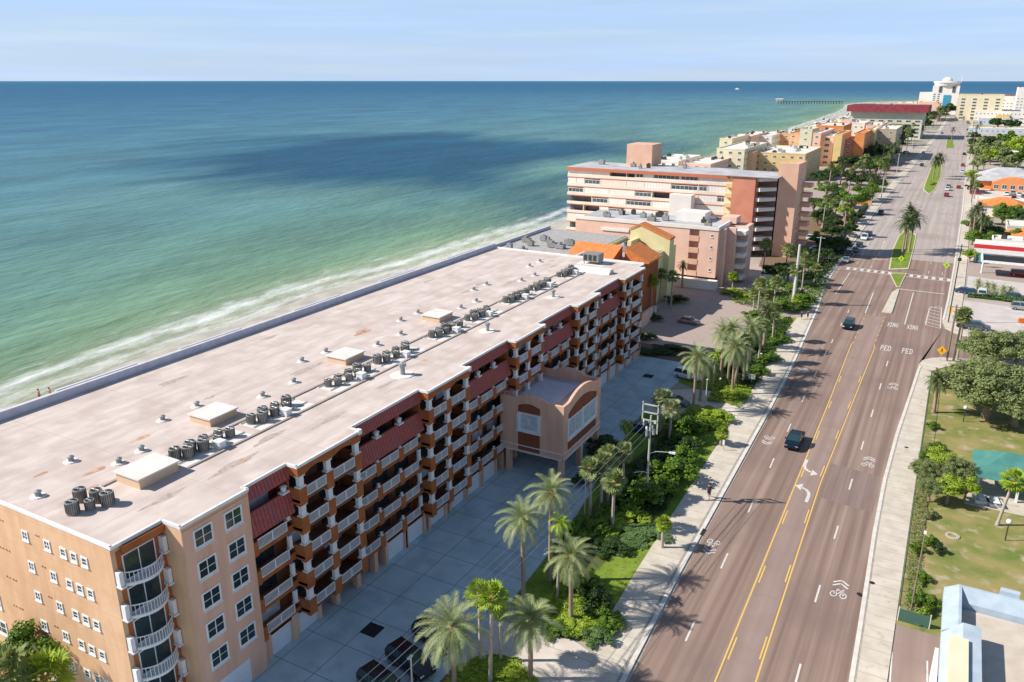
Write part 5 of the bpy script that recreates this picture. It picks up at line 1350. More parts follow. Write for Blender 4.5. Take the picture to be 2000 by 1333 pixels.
# pier and boat far off
PR = thing('fishing_pier', 'long fishing pier reaching into the sea near the horizon', 'pier', (-320, 2050, 0))
b = MB()
p0, p1 = Vector((-392, 2010, 0)), Vector((-262, 2088, 0))
for i in range(24):
    a_ = p0.lerp(p1, i / 23); b.cyl(a_.x, a_.y, -1.5, 5, .9, n=6)
b.build('pile', M['wood_pole'], PR)
dn = (p1 - p0).normalized(); nn = Vector((-dn.y, dn.x, 0)) * 3
MB().prism([tuple(p0 - nn)[:2], tuple(p1 - nn)[:2], tuple(p1 + nn)[:2], tuple(p0 + nn)[:2]], 5, 6).build('deck', M['wood_pole'], PR)
b = MB(); b.box(-396, 2004, 6, -382, 2018, 10); b.build('pier_house', M['white_wall'], PR)
b = MB(); b.box(-398, 2002, 10, -380, 2020, 11.5); b.build('pier_roof', M['white_wall'], PR)
bx, by = G(1440, 175)
BT = thing('motor_boat', 'small white motor boat with a wake far out on the sea', 'boat', (bx, by, -0.4))
part('hull', MB().prism([(-14, -4), (12, -4), (18, 0), (12, 4), (-14, 4)], 0, 4).mesh('hull', M['white']), BT)
part('cabin', MB().box(-8, -3, 4, 4, 3, 8).mesh('cabin', M['white']), BT)
# ---------------------------------------------------------------- foliage
def feather_crown(seed, nf=36, L_=2.9, nl=26, leafw=0.075, droop=1.0, m='leaf_date', up=80, low=-35):
    r_ = random.Random(seed); b = MB()
    for i in range(nf):
        az = i * 2.39996 + r_.uniform(-.15, .15)
        f = i / (nf - 1)
        el = math.radians(up + (low - up) * f ** 0.85 + r_.uniform(-7, 7))
        L2 = L_ * r_.uniform(.85, 1.08) * (0.8 + .2 * min(1, f * 3))
        p = Vector((0, 0, 0)); e = el; pts = [p.copy()]; ns_ = 9
        for s_ in range(ns_):
            d = Vector((math.cos(az) * math.cos(e), math.sin(az) * math.cos(e), math.sin(e)))
            p = p + d * (L2 / ns_); pts.append(p.copy()); e -= math.radians((8 + 9 * (s_ / ns_)) * droop) * max(.25, math.cos(e * .8))
        side = Vector((-math.sin(az), math.cos(az), 0))
        for s_ in range(ns_):
            a, c = pts[s_], pts[s_ + 1]; w1 = .045 * (1 - s_ / ns_) + .01; w2 = .045 * (1 - (s_ + 1) / ns_) + .008
            b.face([a - side * w1, a + side * w1, c + side * w2, c - side * w2])
        for k in range(nl):
            t_ = .12 + .88 * k / (nl - 1); q = t_ * ns_; j = min(int(q), ns_ - 1); fr_ = q - j
            o = pts[j].lerp(pts[j + 1], fr_); d = (pts[j + 1] - pts[j]).normalized(); upv = side.cross(d)
            if upv.z < 0: upv = -upv
            ll = L_ * .21 * (math.sin(math.pi * (0.15 + .8 * t_)) ** .6) * r_.uniform(.85, 1.1)
            for s in (-1, 1):
                ld = (side * s * .8 + d * (.5 + .55 * t_ + r_.uniform(-.12, .12)) + upv * (.28 - .35 * (f > .6)) + Vector((0, 0, -.12))).normalized()
                tip = o + ld * ll; wd = d * leafw * .5
                b.face([o - wd, o + wd, o.lerp(tip, .6) + wd * .9, tip]) if s > 0 else b.face([o + wd, o - wd, tip, o.lerp(tip, .6) + wd * .9])
    return b.mesh('crown', M[m])

def fan_crown(seed, nf=44, R=0.78, pet=0.85, m='leaf_fan', low=-55, blades=11, flat=1.0):
    r_ = random.Random(seed); b = MB()
    for i in range(nf):
        az = i * 2.39996 + r_.uniform(-.2, .2); f = i / (nf - 1)
        el = math.radians(85 + (low - 85) * f ** .9 + r_.uniform(-8, 8))
        d = Vector((math.cos(az) * math.cos(el), math.sin(az) * math.cos(el), math.sin(el) * flat))
        pl = pet * r_.uniform(.8, 1.15); o = d * pl + Vector((0, 0, -.06 * pl)); side = Vector((-math.sin(az), math.cos(az), 0)); upv = side.cross(d)
        if upv.z < 0: upv = -upv
        b.face([side * .02, -side * .02, o - side * .015, o + side * .015])
        tw = r_.uniform(-.5, .5); s2 = (side * math.cos(tw) + upv * math.sin(tw)).normalized(); u2 = s2.cross(d)
        if u2.z < 0: u2 = -u2
        RR = R * r_.uniform(.85, 1.15)
        for k in range(blades):
            a = math.radians(-115 + 230 * k / (blades - 1)); h_ = math.radians(230 / (blades - 1) * .46)
            def P(an, rad, dr): return o + d * math.cos(an) * rad + s2 * math.sin(an) * rad + u2 * abs(math.sin(an)) * rad * .15 - Vector((0, 0, dr))
            rr = RR * (1 - .18 * abs(a) / 2)
            b.face([o, P(a - h_, rr * .6, .02), P(a, rr, .16 * rr), P(a + h_, rr * .6, .02)])
    return b.mesh('crown', M[m])

def trunk_mesh(r0, r1, m='trunk', rings=9, seed=0):
    r_ = random.Random(seed); b = MB(); pts = []; rad = []
    for i in range(rings * 2 + 1):
        t_ = i / (rings * 2); pts.append((0.0, 0.0, t_)); rad.append((r0 + (r1 - r0) * t_ + (r0 * .35 * max(0, 1 - t_ * 9))) * (1.05 if i % 2 else .97))
    b.tube(pts, rad, 9); return b.mesh('trunk', M[m], smooth=True)
def boot_mesh(r0, r1, L_, m='boot'):
    b = MB(); b.tube([(0, 0, -L_), (0, 0, -L_ * .5), (0, 0, 0), (0, 0, .18)], [r0, r1, r1 * 1.1, r1 * .4], 10); return b.mesh('leaf_base', M[m])
def skirt_mesh(seed, L_=1.1, R=.42):
    r_ = random.Random(seed); b = MB()
    for i in range(70):
        a = r_.uniform(0, 6.28); rr = R * r_.uniform(.5, 1); z = r_.uniform(-.1, .1); l = L_ * r_.uniform(.6, 1.1); x, y = math.cos(a), math.sin(a)
        b.face([(x * .12 - y * .05, y * .12 + x * .05, z), (x * .12 + y * .05, y * .12 - x * .05, z), (x * rr + y * .1, y * rr - x * .1, z - l * .6), (x * rr * .8, y * rr * .8, z - l), (x * rr - y * .1, y * rr + x * .1, z - l * .6)])
    return b.mesh('dead_fronds', M['skirt'])
PK = {
    'date': dict(c=[feather_crown(s, 44, 3.5, 34, .052, .85, up=82, low=-42) for s in (1, 2, 3)], t=trunk_mesh(.24, .2), bt=boot_mesh(.22, .36, 1.0), cat='palm'),
    'date_dark': dict(c=[feather_crown(s, 40, 2.9, 26, .09, .9, 'leaf_date_dark') for s in (4, 5)], t=trunk_mesh(.3, .26), bt=boot_mesh(.28, .4, .8), cat='palm'),
    'queen': dict(c=[feather_crown(s, 22, 2.4, 24, .1, 1.5, 'leaf_lime', 75, -45) for s in (6, 7)], t=trunk_mesh(.15, .12, 'trunk_gray'), bt=boot_mesh(.12, .15, .6, 'leaf_lime'), cat='palm'),
    'fan': dict(c=[fan_crown(s) for s in (1, 2, 3)], t=trunk_mesh(.2, .17, 'trunk_gray'), bt=boot_mesh(.17, .28, .8), cat='palm'),
    'fan_lime': dict(c=[fan_crown(s, 40, .8, .8, 'leaf_lime') for s in (11, 12)], t=trunk_mesh(.19, .16, 'trunk_gray'), bt=boot_mesh(.16, .26, .7), cat='palm'),
    'fan_gray': dict(c=[fan_crown(s, 60, .72, .85, 'leaf_fan_gray', -60, 12) for s in (21, 22)], t=trunk_mesh(.2, .18, 'trunk_gray'), bt=boot_mesh(.18, .3, .9), cat='palm'),
    'washington': dict(c=[fan_crown(s, 44, .75, 1.0, 'leaf_fan', -50) for s in (31, 32)], t=trunk_mesh(.2, .15, 'trunk_gray'), bt=skirt_mesh(3, 2.2, .55), cat='palm'),
    'far_date': dict(c=[feather_crown(s, 22, 3.0, 10, .26, .95, 'leaf_date_dark') for s in (41, 42, 43)], t=trunk_mesh(.28, .24, 'trunk', 2), bt=None, cat='palm'),
    'far_fan': dict(c=[fan_crown(s, 24, .9, .8, 'leaf_fan', -50, 6) for s in (51, 52, 53)], t=trunk_mesh(.2, .18, 'trunk_gray', 2), bt=None, cat='palm'),
}
PN = [0]
def palm(kind, x, y, h_, label, group=None, s=1.0, z=0.1, lean=None, lx=0.0, ly=0.0):
    k = PK[kind]; PN[0] += 1; r_ = random.Random(PN[0] * 7 + 1)
    t_ = thing('palm_tree', label, 'palm tree', (x, y, z), r_.uniform(0, 6.28), group)
    if not (lx or ly): lx, ly = r_.uniform(-.03, .03), r_.uniform(-.03, .03)
    t_.rotation_euler = (lx, ly, r_.uniform(0, 6.28) if not lean else lean)
    h_ = max(.8, h_)
    part('trunk', k['t'], t_, (0, 0, 0), scale=(1, 1, h_))
    part('crown', k['c'][PN[0] % len(k['c'])], t_, (0, 0, h_), scale=(s, s, s * .95))
    if k['bt']: part(k['bt'].name.split('.')[0], k['bt'], t_, (0, 0, h_), scale=(1, 1, min(1, h_ / 3)))
    return t_
def palm_px(kind, bx, by, cy, label, group=None, s=1.0, **kw):
    x, y = G(bx, by, .1); return palm(kind, x, y, height_over(x, y, cy) - .1, label, group, s, **kw)

def leaf_blob(seed, lumps, rx, ry, rz, n, size, m, zc=0.0, shell=.75, lump_r=.42, name='crown', flat=.6, low=-.35):
    """foliage: many small leaf faces in uneven lumps spread over a crown"""
    r_ = random.Random(seed); b = MB(); cs = []
    for i in range(lumps):
        while True:
            v = Vector((r_.gauss(0, 1), r_.gauss(0, 1), r_.gauss(0, 1))).normalized()
            if v.z > low: break
        q = r_.uniform(shell * .6, 1.0) if i % 4 else r_.uniform(.1, .5)
        cs.append((Vector((v.x * rx * q, v.y * ry * q, v.z * rz * q)), lump_r * r_.uniform(.6, 1.25)))
    for i in range(n):
        c, lr = cs[r_.randrange(lumps)]
        v = Vector((r_.gauss(0, 1), r_.gauss(0, 1), r_.gauss(0, 1))).normalized()
        rad = lr * r_.uniform(.55, 1.05)
        p = c + Vector((v.x * rx * rad, v.y * ry * rad, v.z * rz * rad * .9)); p.z += zc
        if p.z < 0.03 and zc < rz: p.z = abs(p.z) * .3 + .03
        nrm = (v + Vector((r_.uniform(-.7, .7), r_.uniform(-.7, .7), r_.uniform(-.2, .9)))).normalized()
        u = nrm.cross(Vector((r_.uniform(-1, 1), r_.uniform(-1, 1), r_.uniform(-1, 1)))).normalized(); w_ = nrm.cross(u)
        s_ = size * r_.uniform(.6, 1.3)
        b.face([p - u * s_, p - w_ * s_ * flat, p + u * s_, p + w_ * s_ * flat])
    return b.mesh(name, M[m]), cs
SHK = {}
for nm, m_ in (('green', 'leaf_green'), ('lime', 'leaf_lime'), ('deep', 'leaf_deep'), ('olive', 'leaf_olive'), ('cover', 'leaf_cover')):
    SHK[nm] = [leaf_blob(s, 22, 1.0, 1.0, .8, 2600, .085, m_, .55, .85, .34, 'foliage')[0] for s in (1, 2)]
SHK['core'] = None
stem_m = MB().tube([(0, 0, 0), (.1, .05, .5), (.05, .1, .8)], [.07, .05, .03], 6).tube([(0, 0, 0), (-.15, .1, .5), (-.3, .1, .8)], [.05, .04, .02], 6).mesh('stem', M['trunk'])
SN = [0]
def shrub(kind, x, y, rx, ry, h_, label, group=None, z=0.12, rz=0.0, name='shrub', cat='shrub'):
    SN[0] += 1
    t_ = thing(name, label, cat, (x, y, z), rz, group)
    part('foliage', SHK[kind][SN[0] % 2], t_, scale=(rx, ry, h_ / 1.45), rz=0)
    part('stem', stem_m, t_, scale=(min(rx, 1), min(ry, 1), h_ * .8))
    return t_
def shrub_px(kind, px, py, rx, ry, h_, label, group=None, **kw):
    x, y = G(px, py, .1); return shrub(kind, x, y, rx, ry, h_, label, group, **kw)
TK = {}
def tree_proto(k, seed, m_, n, size, lumps=34, squash=.8, lr=.3):
    cr_, cs = leaf_blob(seed, lumps, 1, 1, squash, n, size, m_, 0, .8, lr, 'crown', low=-.3)
    b = MB(); b.tube([(0, 0, -1.6), (.03, 0, -.9), (0, .05, -.3)], [.11, .075, .05], 7)
    for c, lr in cs[:12]: b.tube([(0, 0, -.9 + .3 * random.Random(c.x).random()), (c.x * .5, c.y * .5, c.z * .4 - .15), (c.x * .9, c.y * .9, c.z * .9)], [.045, .03, .012], 5)
    TK[k] = (cr_, b.mesh('trunk', M['trunk']))
tree_proto('oak', 5, 'leaf_olive', 34000, .03, 170, lr=.22); tree_proto('oak2', 6, 'leaf_olive', 30000, .032, 150, lr=.23)
tree_proto('green', 7, 'leaf_green', 9000, .055); tree_proto('deep', 8, 'leaf_deep', 7000, .06); tree_proto('lime', 9, 'leaf_lime', 5000, .06)
tree_proto('far_green', 10, 'leaf_green', 1600, .12, 20); tree_proto('far_deep', 11, 'leaf_deep', 1600, .12, 20); tree_proto('far_olive', 12, 'leaf_olive', 1600, .12, 20)
tree_proto('far_lime', 13, 'leaf_lime', 1500, .12, 18)
def tree(kind, x, y, r, h_, label, group=None, z=0.05, squash=1.0):
    """h_ is the height of the crown's middle"""
    t_ = thing('tree', label, 'tree', (x, y, z), (x * 3.3 + y) % 6.28, group)
    part('crown', TK[kind][0], t_, (0, 0, h_), scale=(r, r, r * squash)); part('trunk', TK[kind][1], t_, (0, 0, h_), scale=(r, r, h_ / 1.6))
    return t_
def tree_px(kind, px, py, r, h_, label, group=None, **kw):
    x, y = G(px, py, h_); return tree(kind, x, y, r, h_, label, group, **kw)

# near palms, one by one --------------------------------------------------------
gN = 'feathery grey-green palms along the parking lot'
palm_px('date', 1023, 1165, 1016, 'tall feathery palm with a slim trunk at the middle of the parking lot edge', gN, .95, lx=0.0, ly=-.03)
palm_px('date', 1074, 1134, 966, 'feathery palm right behind the tallest slim palm at the parking lot', gN, .95)
palm_px('date', 1115, 1212, 1090, 'feathery palm leaning right in the lime ground cover beside the lawn', gN, .95)
palm_px('date', 1036, 1328, 1213, 'feathery palm at the near corner of the pale driveway', gN, .95)
palm_px('date', 888, 1345, 1222, 'large feathery palm hanging over the black parked cars', gN, 1.12)
palm_px('queen', 1088, 1172, 1020, 'thin lime green palm with drooping fronds behind the slim feathery palms', None, .8)
palm_px('fan_lime', 939, 1292, 1160, 'bright lime fan palm, left one of the pair beside the driveway island', None, 1.0)
palm_px('fan_lime', 957, 1336, 1165, 'bright lime fan palm, right one of the pair beside the driveway island', None, 1.05)
palm_px('queen', 978, 1292, 1185, 'small drooping lime palm with a dark thin trunk by the driveway', None, .7)
gS = 'fan palms in front of the pink entrance tower'
for bx, by, cy, lb in [(1153, 1008, 915, 'leftmost with a rust coloured trunk top'), (1173, 998, 903, 'second from the left'), (1188, 985, 890, 'third from the left'), (1196, 1034, 940, 'lowest and nearest to the road')]:
    palm_px('fan', bx, by, cy, 'fan palm in front of the pink entrance tower, ' + lb, gS, 1.12)
palm_px('fan', 1216, 975, 882, 'fan palm by the tower, partly hidden behind the third', gS, 1.0)
palm_px('fan_gray', 1292, 838, 778, 'silvery mop headed fan palm behind the utility pole', None, 1.25)
palm_px('fan_gray', 1307, 862, 797, 'silvery fan palm in front of the mop headed one, beside the utility pole', None, 1.2)
palm_px('queen', 1222, 868, 828, 'small bushy palm standing alone in the shaded parking lot', None, .75)
palm_px('fan_lime', 1293, 1070, 1022, 'small palm at the kerb side of the lawn casting a star shaped shadow', None, .78)
palm_px('fan_lime', 1407, 870, 845, 'low young palm at the pavement edge of the far lawn', None, .8)
gD = 'palms beside the second driveway'
palm_px('date', 1354, 806, 700, 'big feathery palm at the left of the second driveway bed', gD, 1.05)
palm_px('date', 1367, 784, 712, 'feathery palm just right of the big one by the second driveway', gD, .9)
palm_px('queen', 1392, 754, 692, 'yellowish palm between the feathery palms by the second driveway', gD, .75)
palm_px('date', 1406, 745, 650, 'tallest feathery palm above the second driveway', gD, 1.15)
palm_px('date', 1421, 748, 643, 'feathery palm close beside the tallest one by the second driveway', gD, 1.0)
palm_px('date', 1432, 760, 690, 'leaning palm with a rusty trunk at the right of the second driveway bed', gD, .95, lx=-.02, ly=.12, lean=.5)
palm_px('date_dark', 1463, 712, 650, 'dark feathery palm in the bed near the round lamp', gD, .85)
palm_px('fan', 1484, 680, 636, 'fan palm left of the pavement beyond the round lamp', gD, 1.1)
palm_px('fan', 1509, 656, 622, 'fan palm at the corner of the courtyard drive', gD, 1.15)
for i, (x, y, h_, k) in enumerate([(-28.6, 131.5, 8.5, 'date'), (-28.0, 137, 8.0, 'fan'), (-28.6, 143, 8.8, 'date'), (-28.2, 150, 7.5, 'fan'), (-28.8, 157, 8.2, 'date_dark'), (-28.6, 165, 7.2, 'fan')]):
    palm(k, x, y, h_, 'palm in the row close to the left pavement beyond the second driveway, %s from near' % ORD[i], 'palms close to the left pavement', 1.1, z=.12)
gC = 'fan palms by the courtyard exit'
for bx, by, cy, lb in [(1471, 606, 571, 'left front'), (1480, 612, 552, 'tallest of the left pair'), (1497, 608, 576, 'middle'), (1511, 602, 550, 'right')]:
    palm_px('fan', bx, by, cy, 'fan palm in the small group at the courtyard exit, ' + lb, gC, 1.15)
palm_px('fan_lime', 1272, 606, 548, 'light green palm against the foot of the yellow gable wall', None, 1.25)
palm_px('fan', 1310, 602, 540, 'palm at the right corner of the yellow gable wall', None, 1.2)
palm_px('fan', 1288, 590, 535, 'palm between the two palms at the yellow gable wall', None, 1.1)
palm_px('date_dark', 1332, 562, 518, 'single dark palm in front of the pink apartment block', None, .7)
palm_px('fan_lime', 1430, 568, 540, 'bright low palm at the right corner of the pink apartment block', None, 1.1)
gW = 'tall shaggy fan palms before the pink slab tower'
palm_px('washington', 1489, 542, 478, 'tall shaggy fan palm with a brown skirt, left of the pair before the slab tower', gW, 1.35)
palm_px('washington', 1531, 546, 487, 'tall shaggy fan palm with a brown skirt, right of the pair before the slab tower', gW, 1.35)
palm_px('fan', 1546, 594, 527, 'fan palm just left of the pale round pole', None, 1.3)
palm_px('fan', 1566, 570, 505, 'fan palm right behind the pale round pole', None, 1.25)
palm_px('fan', 1590, 556, 527, 'fan palm right of the pale round pole by the pavement', None, 1.3)
palm_px('fan_lime', 1553, 610, 585, 'low palm at the foot of the pale round pole', None, 1.0)
gm2 = 'feathery palms on the median'
for bx, by, cy, lb in [(1762, 497, 435, 'front left'), (1768, 488, 415, 'tall rear'), (1775, 492, 428, 'front right')]: palm_px('date_dark', bx, by, cy, 'dark feathery palm on the nearest grass median, ' + lb, gm2, 1.5, z=.2)
for bx, by, cy, lb in [(1822, 350, 314, 'left one'), (1831, 345, 308, 'right one')]: palm_px('date_dark', bx, by, cy, 'dark feathery palm on the second grass median, ' + lb, gm2, 1.7, z=.2)
palm_px('far_date', 1857, 282, 253, 'dark palm on the farthest visible grass median', gm2, 1.3, z=.2)
palm_px('fan', 1862, 706, 618, 'tall thin fan palm at the side street corner, left of the pair', None, 1.2)
palm_px('fan', 1869, 703, 614, 'tall thin fan palm at the side street corner, right of the pair', None, 1.2)
palm_px('date_dark', 1823, 806, 742, 'dark feathery palm at the park corner by the pavement', None, .92)
palm_px('fan_lime', 1947, 1026, 936, 'leaning fan palm on the park lawn in front of the teal pavilion', None, 1.15, lx=.0, ly=.14, lean=.45)
for i, (bx, by, cy) in enumerate([(1897, 478, 410), (1909, 482, 425), (1922, 470, 432), (1891, 462, 418), (1903, 455, 402)]):
    palm_px('date_dark', bx, by, cy, 'feathery palm in the clump right of the road near the beige parasol, ' + ['leftmost tall', 'front centre', 'right low', 'back left', 'back centre tall'][i], 'feathery palms by the beige parasol', 1.0)

# rows of farther palms: (px base, py base, py crown)
row = [(1605, 452, 388), (1618, 372, 322), (1623, 430, 398), (1631, 425, 390), (1641, 362, 320), (1646, 463, 405), (1646, 400, 362), (1659, 372, 333), (1680, 372, 340), (1684, 350, 322), (1701, 385, 346), (1697, 410, 380), (1713, 352, 318), (1719, 345, 313), (1728, 358, 325), (1668, 350, 325), (1735, 330, 300), (1596, 440, 420), (1655, 430, 398), (1610, 400, 360)]
for i, (bx, by, cy) in enumerate(sorted(row)):
    palm_px('fan' if i % 3 else 'date_dark', bx, by, cy, 'palm in the hotel gardens left of the road, %s from the left' % ORD[i], 'palms in the hotel gardens left of the road', 1.25)
row = [(1617, 275 + 8, 246), (1640, 300, 268), (1655, 315, 283), (1679, 312, 281), (1693, 318, 290), (1705, 322, 282), (1722, 322, 288), (1734, 312, 270), (1746, 300, 262), (1757, 305, 268), (1765, 290, 255), (1772, 283, 250), (1780, 275, 244), (1790, 272, 242), (1797, 262, 236), (1805, 256, 232), (1813, 252, 228), (1822, 250, 226), (1828, 244, 222), (1836, 240, 219), (1845, 236, 217), (1788, 258, 238), (1776, 262, 243), (1742, 322, 285), (1750, 315, 278), (1760, 300, 262), (1768, 296, 262), (1783, 268, 246), (1800, 258, 236), (1808, 250, 230), (1817, 246, 226), (1832, 238, 218), (1850, 230, 214), (1735, 335, 300), (1726, 345, 312)]
for i, (bx, by, cy) in enumerate(row):
    palm_px('far_date' if i % 2 else 'far_fan', bx, by, cy, 'distant palm between the colourful hotels and the far road, %s from the left' % ORD[i], 'distant palms left of the road', 1.5)
row = [(1868, 232, 215), (1874, 238, 220), (1880, 246, 230), (1886, 262, 240), (1890, 285, 262), (1893, 312, 290), (1897, 345, 318), (1893, 372, 345), (1901, 330, 300), (1905, 270, 248), (1912, 258, 240), (1895, 250, 232), (1921, 330, 300), (1902, 388, 360), (1956, 355, 325), (1978, 360, 335)]
for i, (bx, by, cy) in enumerate(sorted(row, key=lambda q: -q[1])):
    palm_px('far_date' if i % 2 else 'far_fan', bx, by, cy, 'distant palm along the right side of the road, %s counting away from the camera' % ORD[i], 'distant palms right of the road', 1.3)

# broadleaf trees ------------------------------------------------------------------
tree_px('oak', 1935, 765, 7.4, 4.6, 'broad grey-green tree, largest one at the edge of the park', squash=.8)
tree_px('oak2', 1990, 790, 6.0, 3.8, 'broad grey-green tree cut by the right edge beside the park lawn', squash=.75)
tree_px('oak2', 1945, 688, 6.2, 4.6, 'dark green tree at the back of the park next to the side street', squash=.75)
tree_px('oak', 1990, 680, 5.0, 4.0, 'round tree behind the park at the right edge below the car park', squash=.75)
tree_px('lime', 1905, 720, 2.4, 2.6, 'small yellow green tree under the corner fan palms', squash=.9)
for i, (px, py, r, h_) in enumerate([(1806, 922, 2.0, 2.4), (1840, 900, 2.2, 2.8), (1872, 922, 2.2, 2.8), (1888, 952, 1.8, 2.2), (1818, 955, 1.7, 2.0), (1854, 955, 2.0, 2.3)]):
    tree_px('lime' if i % 2 else 'oak2', px, py, r, h_, 'small loose tree in the grove left of the teal pavilion, %s' % ['leftmost', 'tallest in the middle', 'right of the tallest', 'rightmost and low', 'front left', 'front centre'][i], 'small trees in the grove left of the teal pavilion')
tree_px('green', 25, 1295, 3.3, 5.4, 'leafy dark green tree in front of the south gable wall', squash=.9)
palm_px('fan_lime', 112, 1440, 1322, 'light fan palm crown below the gable wall at the bottom left', None, 1.7)
palm_px('fan', 45, 1470, 1318, 'fan palm crown in the bottom left corner next to the leafy tree', None, 1.6)
x, y = G(75, 1400, 0)
t_ = thing('bare_branch', 'bent brown seed stalk arching in front of the gable wall', 'branch', (-62.5, 29.2, 0))
b = MB(); b.tube([(0, 0, 0), (.1, 0, 5.0), (.3, 0, 6.6), (.9, 0, 7.2), (1.5, 0, 6.8), (1.9, 0, 5.6), (2.3, 0, 4.2)], [.12, .1, .09, .09, .08, .07, .05], 7); part('stalk', b.mesh('stalk', M['wood_pole']), t_)
for i, (px, py, r, h_, k) in enumerate([(1668, 392, 6, 5.5, 'green'), (1630, 438, 4, 3.5, 'deep'), (1700, 330, 6, 5, 'deep'), (1640, 480, 3.6, 2.5, 'deep'), (1655, 345, 5, 4.5, 'deep'), (1608, 425, 4.5, 4, 'deep'), (1615, 478, 3.5, 2.6, 'deep'), (1690, 305, 7, 6, 'deep'), (1720, 300, 8, 6.5, 'deep'), (1745, 282, 8, 6.5, 'deep'), (1600, 350, 5, 4.5, 'deep'), (1708, 300, 7, 6, 'green'), (1580, 520, 2.5, 2.0, 'green'), (1545, 560, 2.3, 1.8, 'green'), (1615, 372, 5, 4, 'green')]):
    tree_px(k, px, py, r, h_, 'rounded %s tree among the palms left of the road, %s' % ('bright green' if k == 'green' else 'dark green', ['biggest bright crown', 'before the slab tower foot', 'behind the biggest bright crown', 'at the near pavement shade', 'middle of the garden', 'left by the slab tower', 'nearest low one', 'left of the wall pillars', 'right of the wall pillars', 'under the red mansard hotel', 'left edge of the garden', 'small one beside the pillars', 'beside the round pole', 'nearest to the courtyard exit', 'left beside the dark crowns'][i]), 'garden trees left of the road')
xt = [(1590, 400, 4, 4, 'deep'), (1598, 470, 3.4, 3, 'green'), (1618, 405, 4.5, 4, 'green'), (1650, 415, 4, 3.5, 'lime'), (1640, 385, 5, 4.5, 'deep'), (1672, 425, 3.2, 2.6, 'deep'), (1688, 375, 5, 4.5, 'green'), (1676, 355, 5, 4.5, 'deep'), (1650, 320, 6, 5, 'deep'), (1630, 335, 5, 4.5, 'green'), (1615, 345, 5, 4.5, 'deep'), (1700, 352, 5, 4.5, 'deep'),
      (1712, 328, 6, 5.5, 'green'), (1725, 318, 6, 5, 'deep'), (1735, 300, 7, 6, 'deep'), (1668, 318, 6, 5.5, 'deep'), (1690, 322, 6, 5.5, 'olive_m'), (1705, 375, 4, 3.5, 'green'), (1715, 362, 4, 3.5, 'deep'), (1660, 450, 3, 2.5, 'deep'), (1608, 500, 3, 2.4, 'deep'), (1575, 545, 3, 2.4, 'deep'), (1540, 530, 3.4, 3, 'deep'), (1515, 535, 3.4, 3, 'deep'), (1500, 560, 3, 2.4, 'green'), (1560, 500, 3.5, 3, 'deep'), (1625, 455, 3.5, 3, 'deep')]
for i, (px, py, r, h_, k) in enumerate(sorted(xt)):
    tree_px('far_olive' if k == 'olive_m' else k, px, py, r, h_, '%s garden tree between the hotels and the left pavement, %s from the left' % ({'deep': 'dark', 'green': 'green', 'lime': 'lime', 'olive_m': 'olive'}[k], ORD[i]), 'garden trees between the hotels and the left pavement')
for i, (px, py, r, h_, k) in enumerate([(1765, 268, 9, 7, 'far_deep'), (1780, 255, 9, 7, 'far_deep'), (1800, 245, 9, 7, 'far_deep'), (1752, 258, 9, 8, 'far_deep'), (1812, 232, 12, 8, 'far_deep'), (1835, 225, 12, 8, 'far_olive'), (1790, 232, 10, 8, 'far_deep'), (1738, 262, 8, 8, 'far_deep'), (1850, 216, 14, 8, 'far_deep'), (1640, 246, 8, 6, 'far_olive'), (1775, 240, 9, 7, 'far_olive'), (1560, 272, 8, 6, 'far_olive')]):
    tree_px(k, px, py, r, h_, 'distant dark tree crown left of the far road, %s from nearest' % ORD[i], 'distant trees left of the road')
for i, (px, py, r, h_, k) in enumerate([(1945, 294, 7, 4, 'far_olive'), (1922, 304, 7, 4, 'far_olive'), (1910, 322, 5, 3.4, 'far_olive'), (1970, 304, 6, 4, 'far_deep'), (1992, 292, 10, 5, 'far_lime'), (1962, 274, 9, 5, 'far_green'), (1930, 279, 7, 4, 'far_deep'), (1905, 282, 6, 4, 'far_deep'), (1950, 243, 9, 3.5, 'far_deep'), (1975, 246, 9, 3.5, 'far_deep'), (1995, 276, 8, 5, 'far_green'), (1930, 226, 8, 4, 'far_olive'), (1968, 416, 5, 3, 'green'), (1985, 420, 4, 3, 'green'), (1930, 462, 5, 2.8, 'deep'), (1945, 468, 4, 2.5, 'deep'), (1997, 465, 4, 3, 'green'), (1900, 365, 4, 3, 'far_deep'), (1935, 310, 7, 4, 'far_lime')]):
    tree_px(k, px, py, r, h_, 'tree right of the road, %s in the belt' % ['grey-green middle', 'grey-green left', 'nearest grey-green', 'dark by the cream house', 'yellow-green at the right edge', 'large bright', 'dark middle', 'dark beside the kerb', 'long dark behind the shops', 'second long dark behind the shops', 'bright at the right edge', 'low distant', 'above the orange tiled house', 'right above the orange tiled house', 'dark clipped before the red fascia', 'smaller dark before the red fascia', 'at the right edge over the fascia', 'small kerbside', 'light low'][i], 'trees right of the road')

